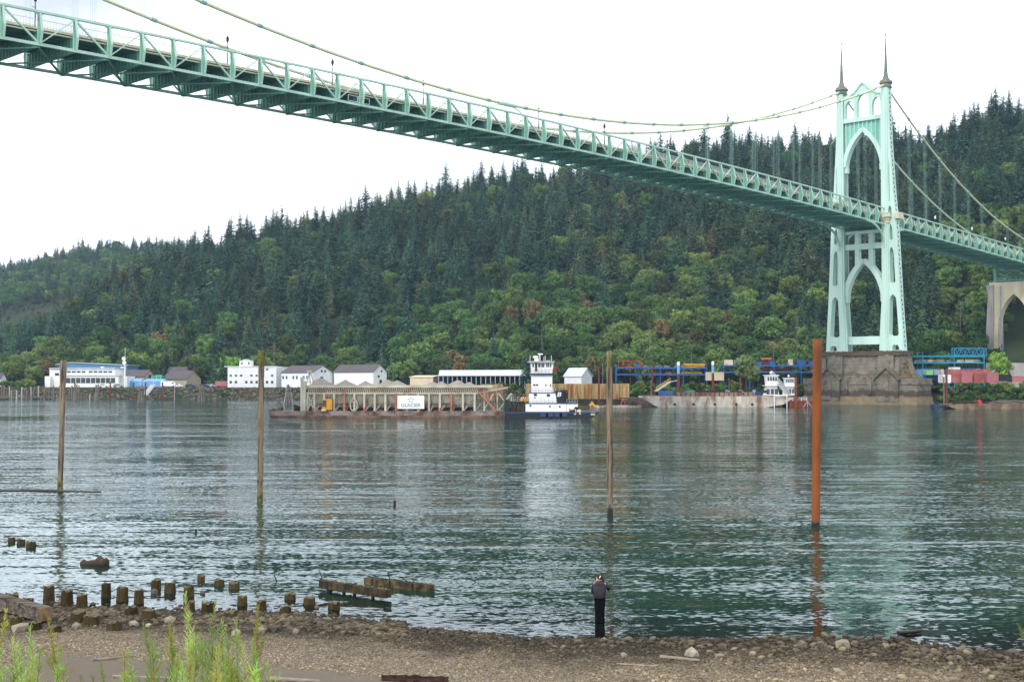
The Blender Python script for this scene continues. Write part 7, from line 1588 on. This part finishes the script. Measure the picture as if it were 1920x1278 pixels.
# ------------------------------------------------------------------ willow shoots
def willow(px, ytop, Y, lab, seed, lean=0.0, dens=1.0, z0=None):
    rr = np.random.RandomState(seed); top = at(px, ytop, Y); gx = top.x-lean; zg = gz(gx, Y) if z0 is None else z0; h = top.z-zg
    t = thing('willow_shoot', (gx, Y, zg), lab, 'plant', 'willow shoots in the foreground'); stem = MB(); C, U, Vv = [], [], []
    def branch(p0_, d, ln, r_, depth):
        n_ = max(4, int(ln/.12)); pts = [Vector(p0_)]; dv = Vector(d).normalized()
        for k in range(n_):
            dv = (dv+Vector((rr.uniform(-.10, .10), rr.uniform(-.10, .10), .06))).normalized(); pts.append(pts[-1]+dv*ln/n_)
        stem.tube(pts, [r_*(1-.75*i/n_) for i in range(n_+1)], 5)
        m_ = int(ln*46*dens)
        for k in range(m_):
            q = .12+.88*(k+rr.uniform())/m_; i = min(int(q*n_), n_-1); c0 = pts[i].lerp(pts[i+1], q*n_-i); a_ = k*2.4+rr.uniform(-.3, .3)
            ld = Vector((math.cos(a_), math.sin(a_), rr.uniform(.6, 1.7)))
            if q > .9: ld += dv*1.5
            ld.normalize(); L_ = rr.uniform(.045, .078)*(1.15-.4*q); sd = ld.cross(Vector((rr.normal(), rr.normal(), rr.normal()))).normalized()*rr.uniform(.0048, .0078)
            C.append(c0+ld*L_); Vv.append(ld*L_); U.append(sd)
        if depth:
            for k in range(int(ln*5)):
                q = rr.uniform(.15, .85); i = int(q*n_); a_ = rr.uniform(0, 6.28); branch(pts[i], (math.cos(a_)*.6, math.sin(a_)*.6, 1), ln*rr.uniform(.2, .42)*(1.2-q), r_*.4, 0)
    branch((gx, Y, zg-.05), (lean*.95/h, 0, 1), h*1.0, .011, 1)
    stem.build('stem', mat('willow_stem', (.25, .13, .06), .7, .2, 5) if 'willow_stem' not in bpy.data.materials else bpy.data.materials['willow_stem'], t)
    c_ = np.array([tuple(p-Vector((gx, Y, zg))) for p in C]); me = quads_mesh('leaves', c_, np.array([tuple(p) for p in U]), np.array([tuple(p) for p in Vv]), WILLOW if seed % 4 else bpy.data.materials['willow_yellow_leaf'])
    o = bpy.data.objects.new('leaves', me); COL.objects.link(o); o.parent = t; return t
leafmat('willow_yellow_leaf', (.34, .36, .06), (.45, .38, .08), trans=.4)
WS = [(-14, 1150, 21), (8, 1140, 22), (30, 1190, 20), (48, 1205, 21), (66, 1168, 22), (82, 1205, 20), (118, 1152, 23), (108, 1215, 20), (-4, 1205, 19), (20, 1225, 19), (58, 1232, 19), (205, 1235, 21), (243, 1202, 22), (262, 1215, 20), (283, 1162, 22), (300, 1195, 21), (315, 1200, 20), (330, 1165, 23), (349, 1105, 23), (352, 1190, 20), (375, 1180, 21), (391, 1118, 22), (405, 1200, 20), (414, 1160, 22), (432, 1175, 21), (449, 1158, 22), (462, 1205, 20), (479, 1128, 22), (497, 1180, 21), (512, 1240, 20), (340, 1235, 19), (385, 1232, 19), (428, 1228, 19), (290, 1240, 19), (470, 1238, 19), (180, 1262, 19), (140, 1258, 19), (248, 1258, 19), (318, 1225, 19.5), (362, 1215, 19.5), (448, 1220, 19.5)]
ws = sorted(WS); 
for i, (x, y, Y) in enumerate(ws):
    side = 'left corner clump' if x < 150 else 'centre left clump'; m0 = [q for q in ws if (q[0] < 150) == (x < 150)]; j = m0.index((x, y, Y)); nm = ['first', 'second', 'third', 'fourth', 'fifth', 'sixth', 'seventh', 'eighth', 'ninth', 'tenth', 'eleventh', 'twelfth', 'thirteenth', 'fourteenth', 'fifteenth', 'sixteenth', 'seventeenth', 'eighteenth', 'nineteenth', 'twentieth']
    o_ = nm[j] if j < 20 else 'twenty-' + nm[j-20]
    willow(x, y, Y, '%s %s willow shoot from the left in the %s' % (o_, 'tall' if y < 1170 else 'medium' if y < 1215 else 'low', side), 50+i, R.uniform(-.12, .12), 1.3)
willow(1912, 872, 13.5, 'bright green willow sprig reaching in at the right frame edge', 99, -.55, 1.6)
willow(1922, 900, 13.2, 'lower green willow sprig at the right frame edge', 101, -.5, 1.6)
# ------------------------------------------------------------------ river air
hm = bpy.data.materials.new('haze_air'); hm.use_nodes = True; t = hm.node_tree; t.nodes.remove(t.nodes['Principled BSDF'])
pv = t.nodes.new('ShaderNodeVolumePrincipled'); pv.inputs['Density'].default_value = .0001; pv.inputs['Color'].default_value = (.5, .75, 1.0, 1); pv.inputs['Anisotropy'].default_value = .3
t.links.new(pv.outputs[0], t.nodes['Material Output'].inputs['Volume'])
b = MB(); b.b2((-1100, -200, -6), (1100, 1750, 330)); tag(b.build('haze', hm), kind='stuff')
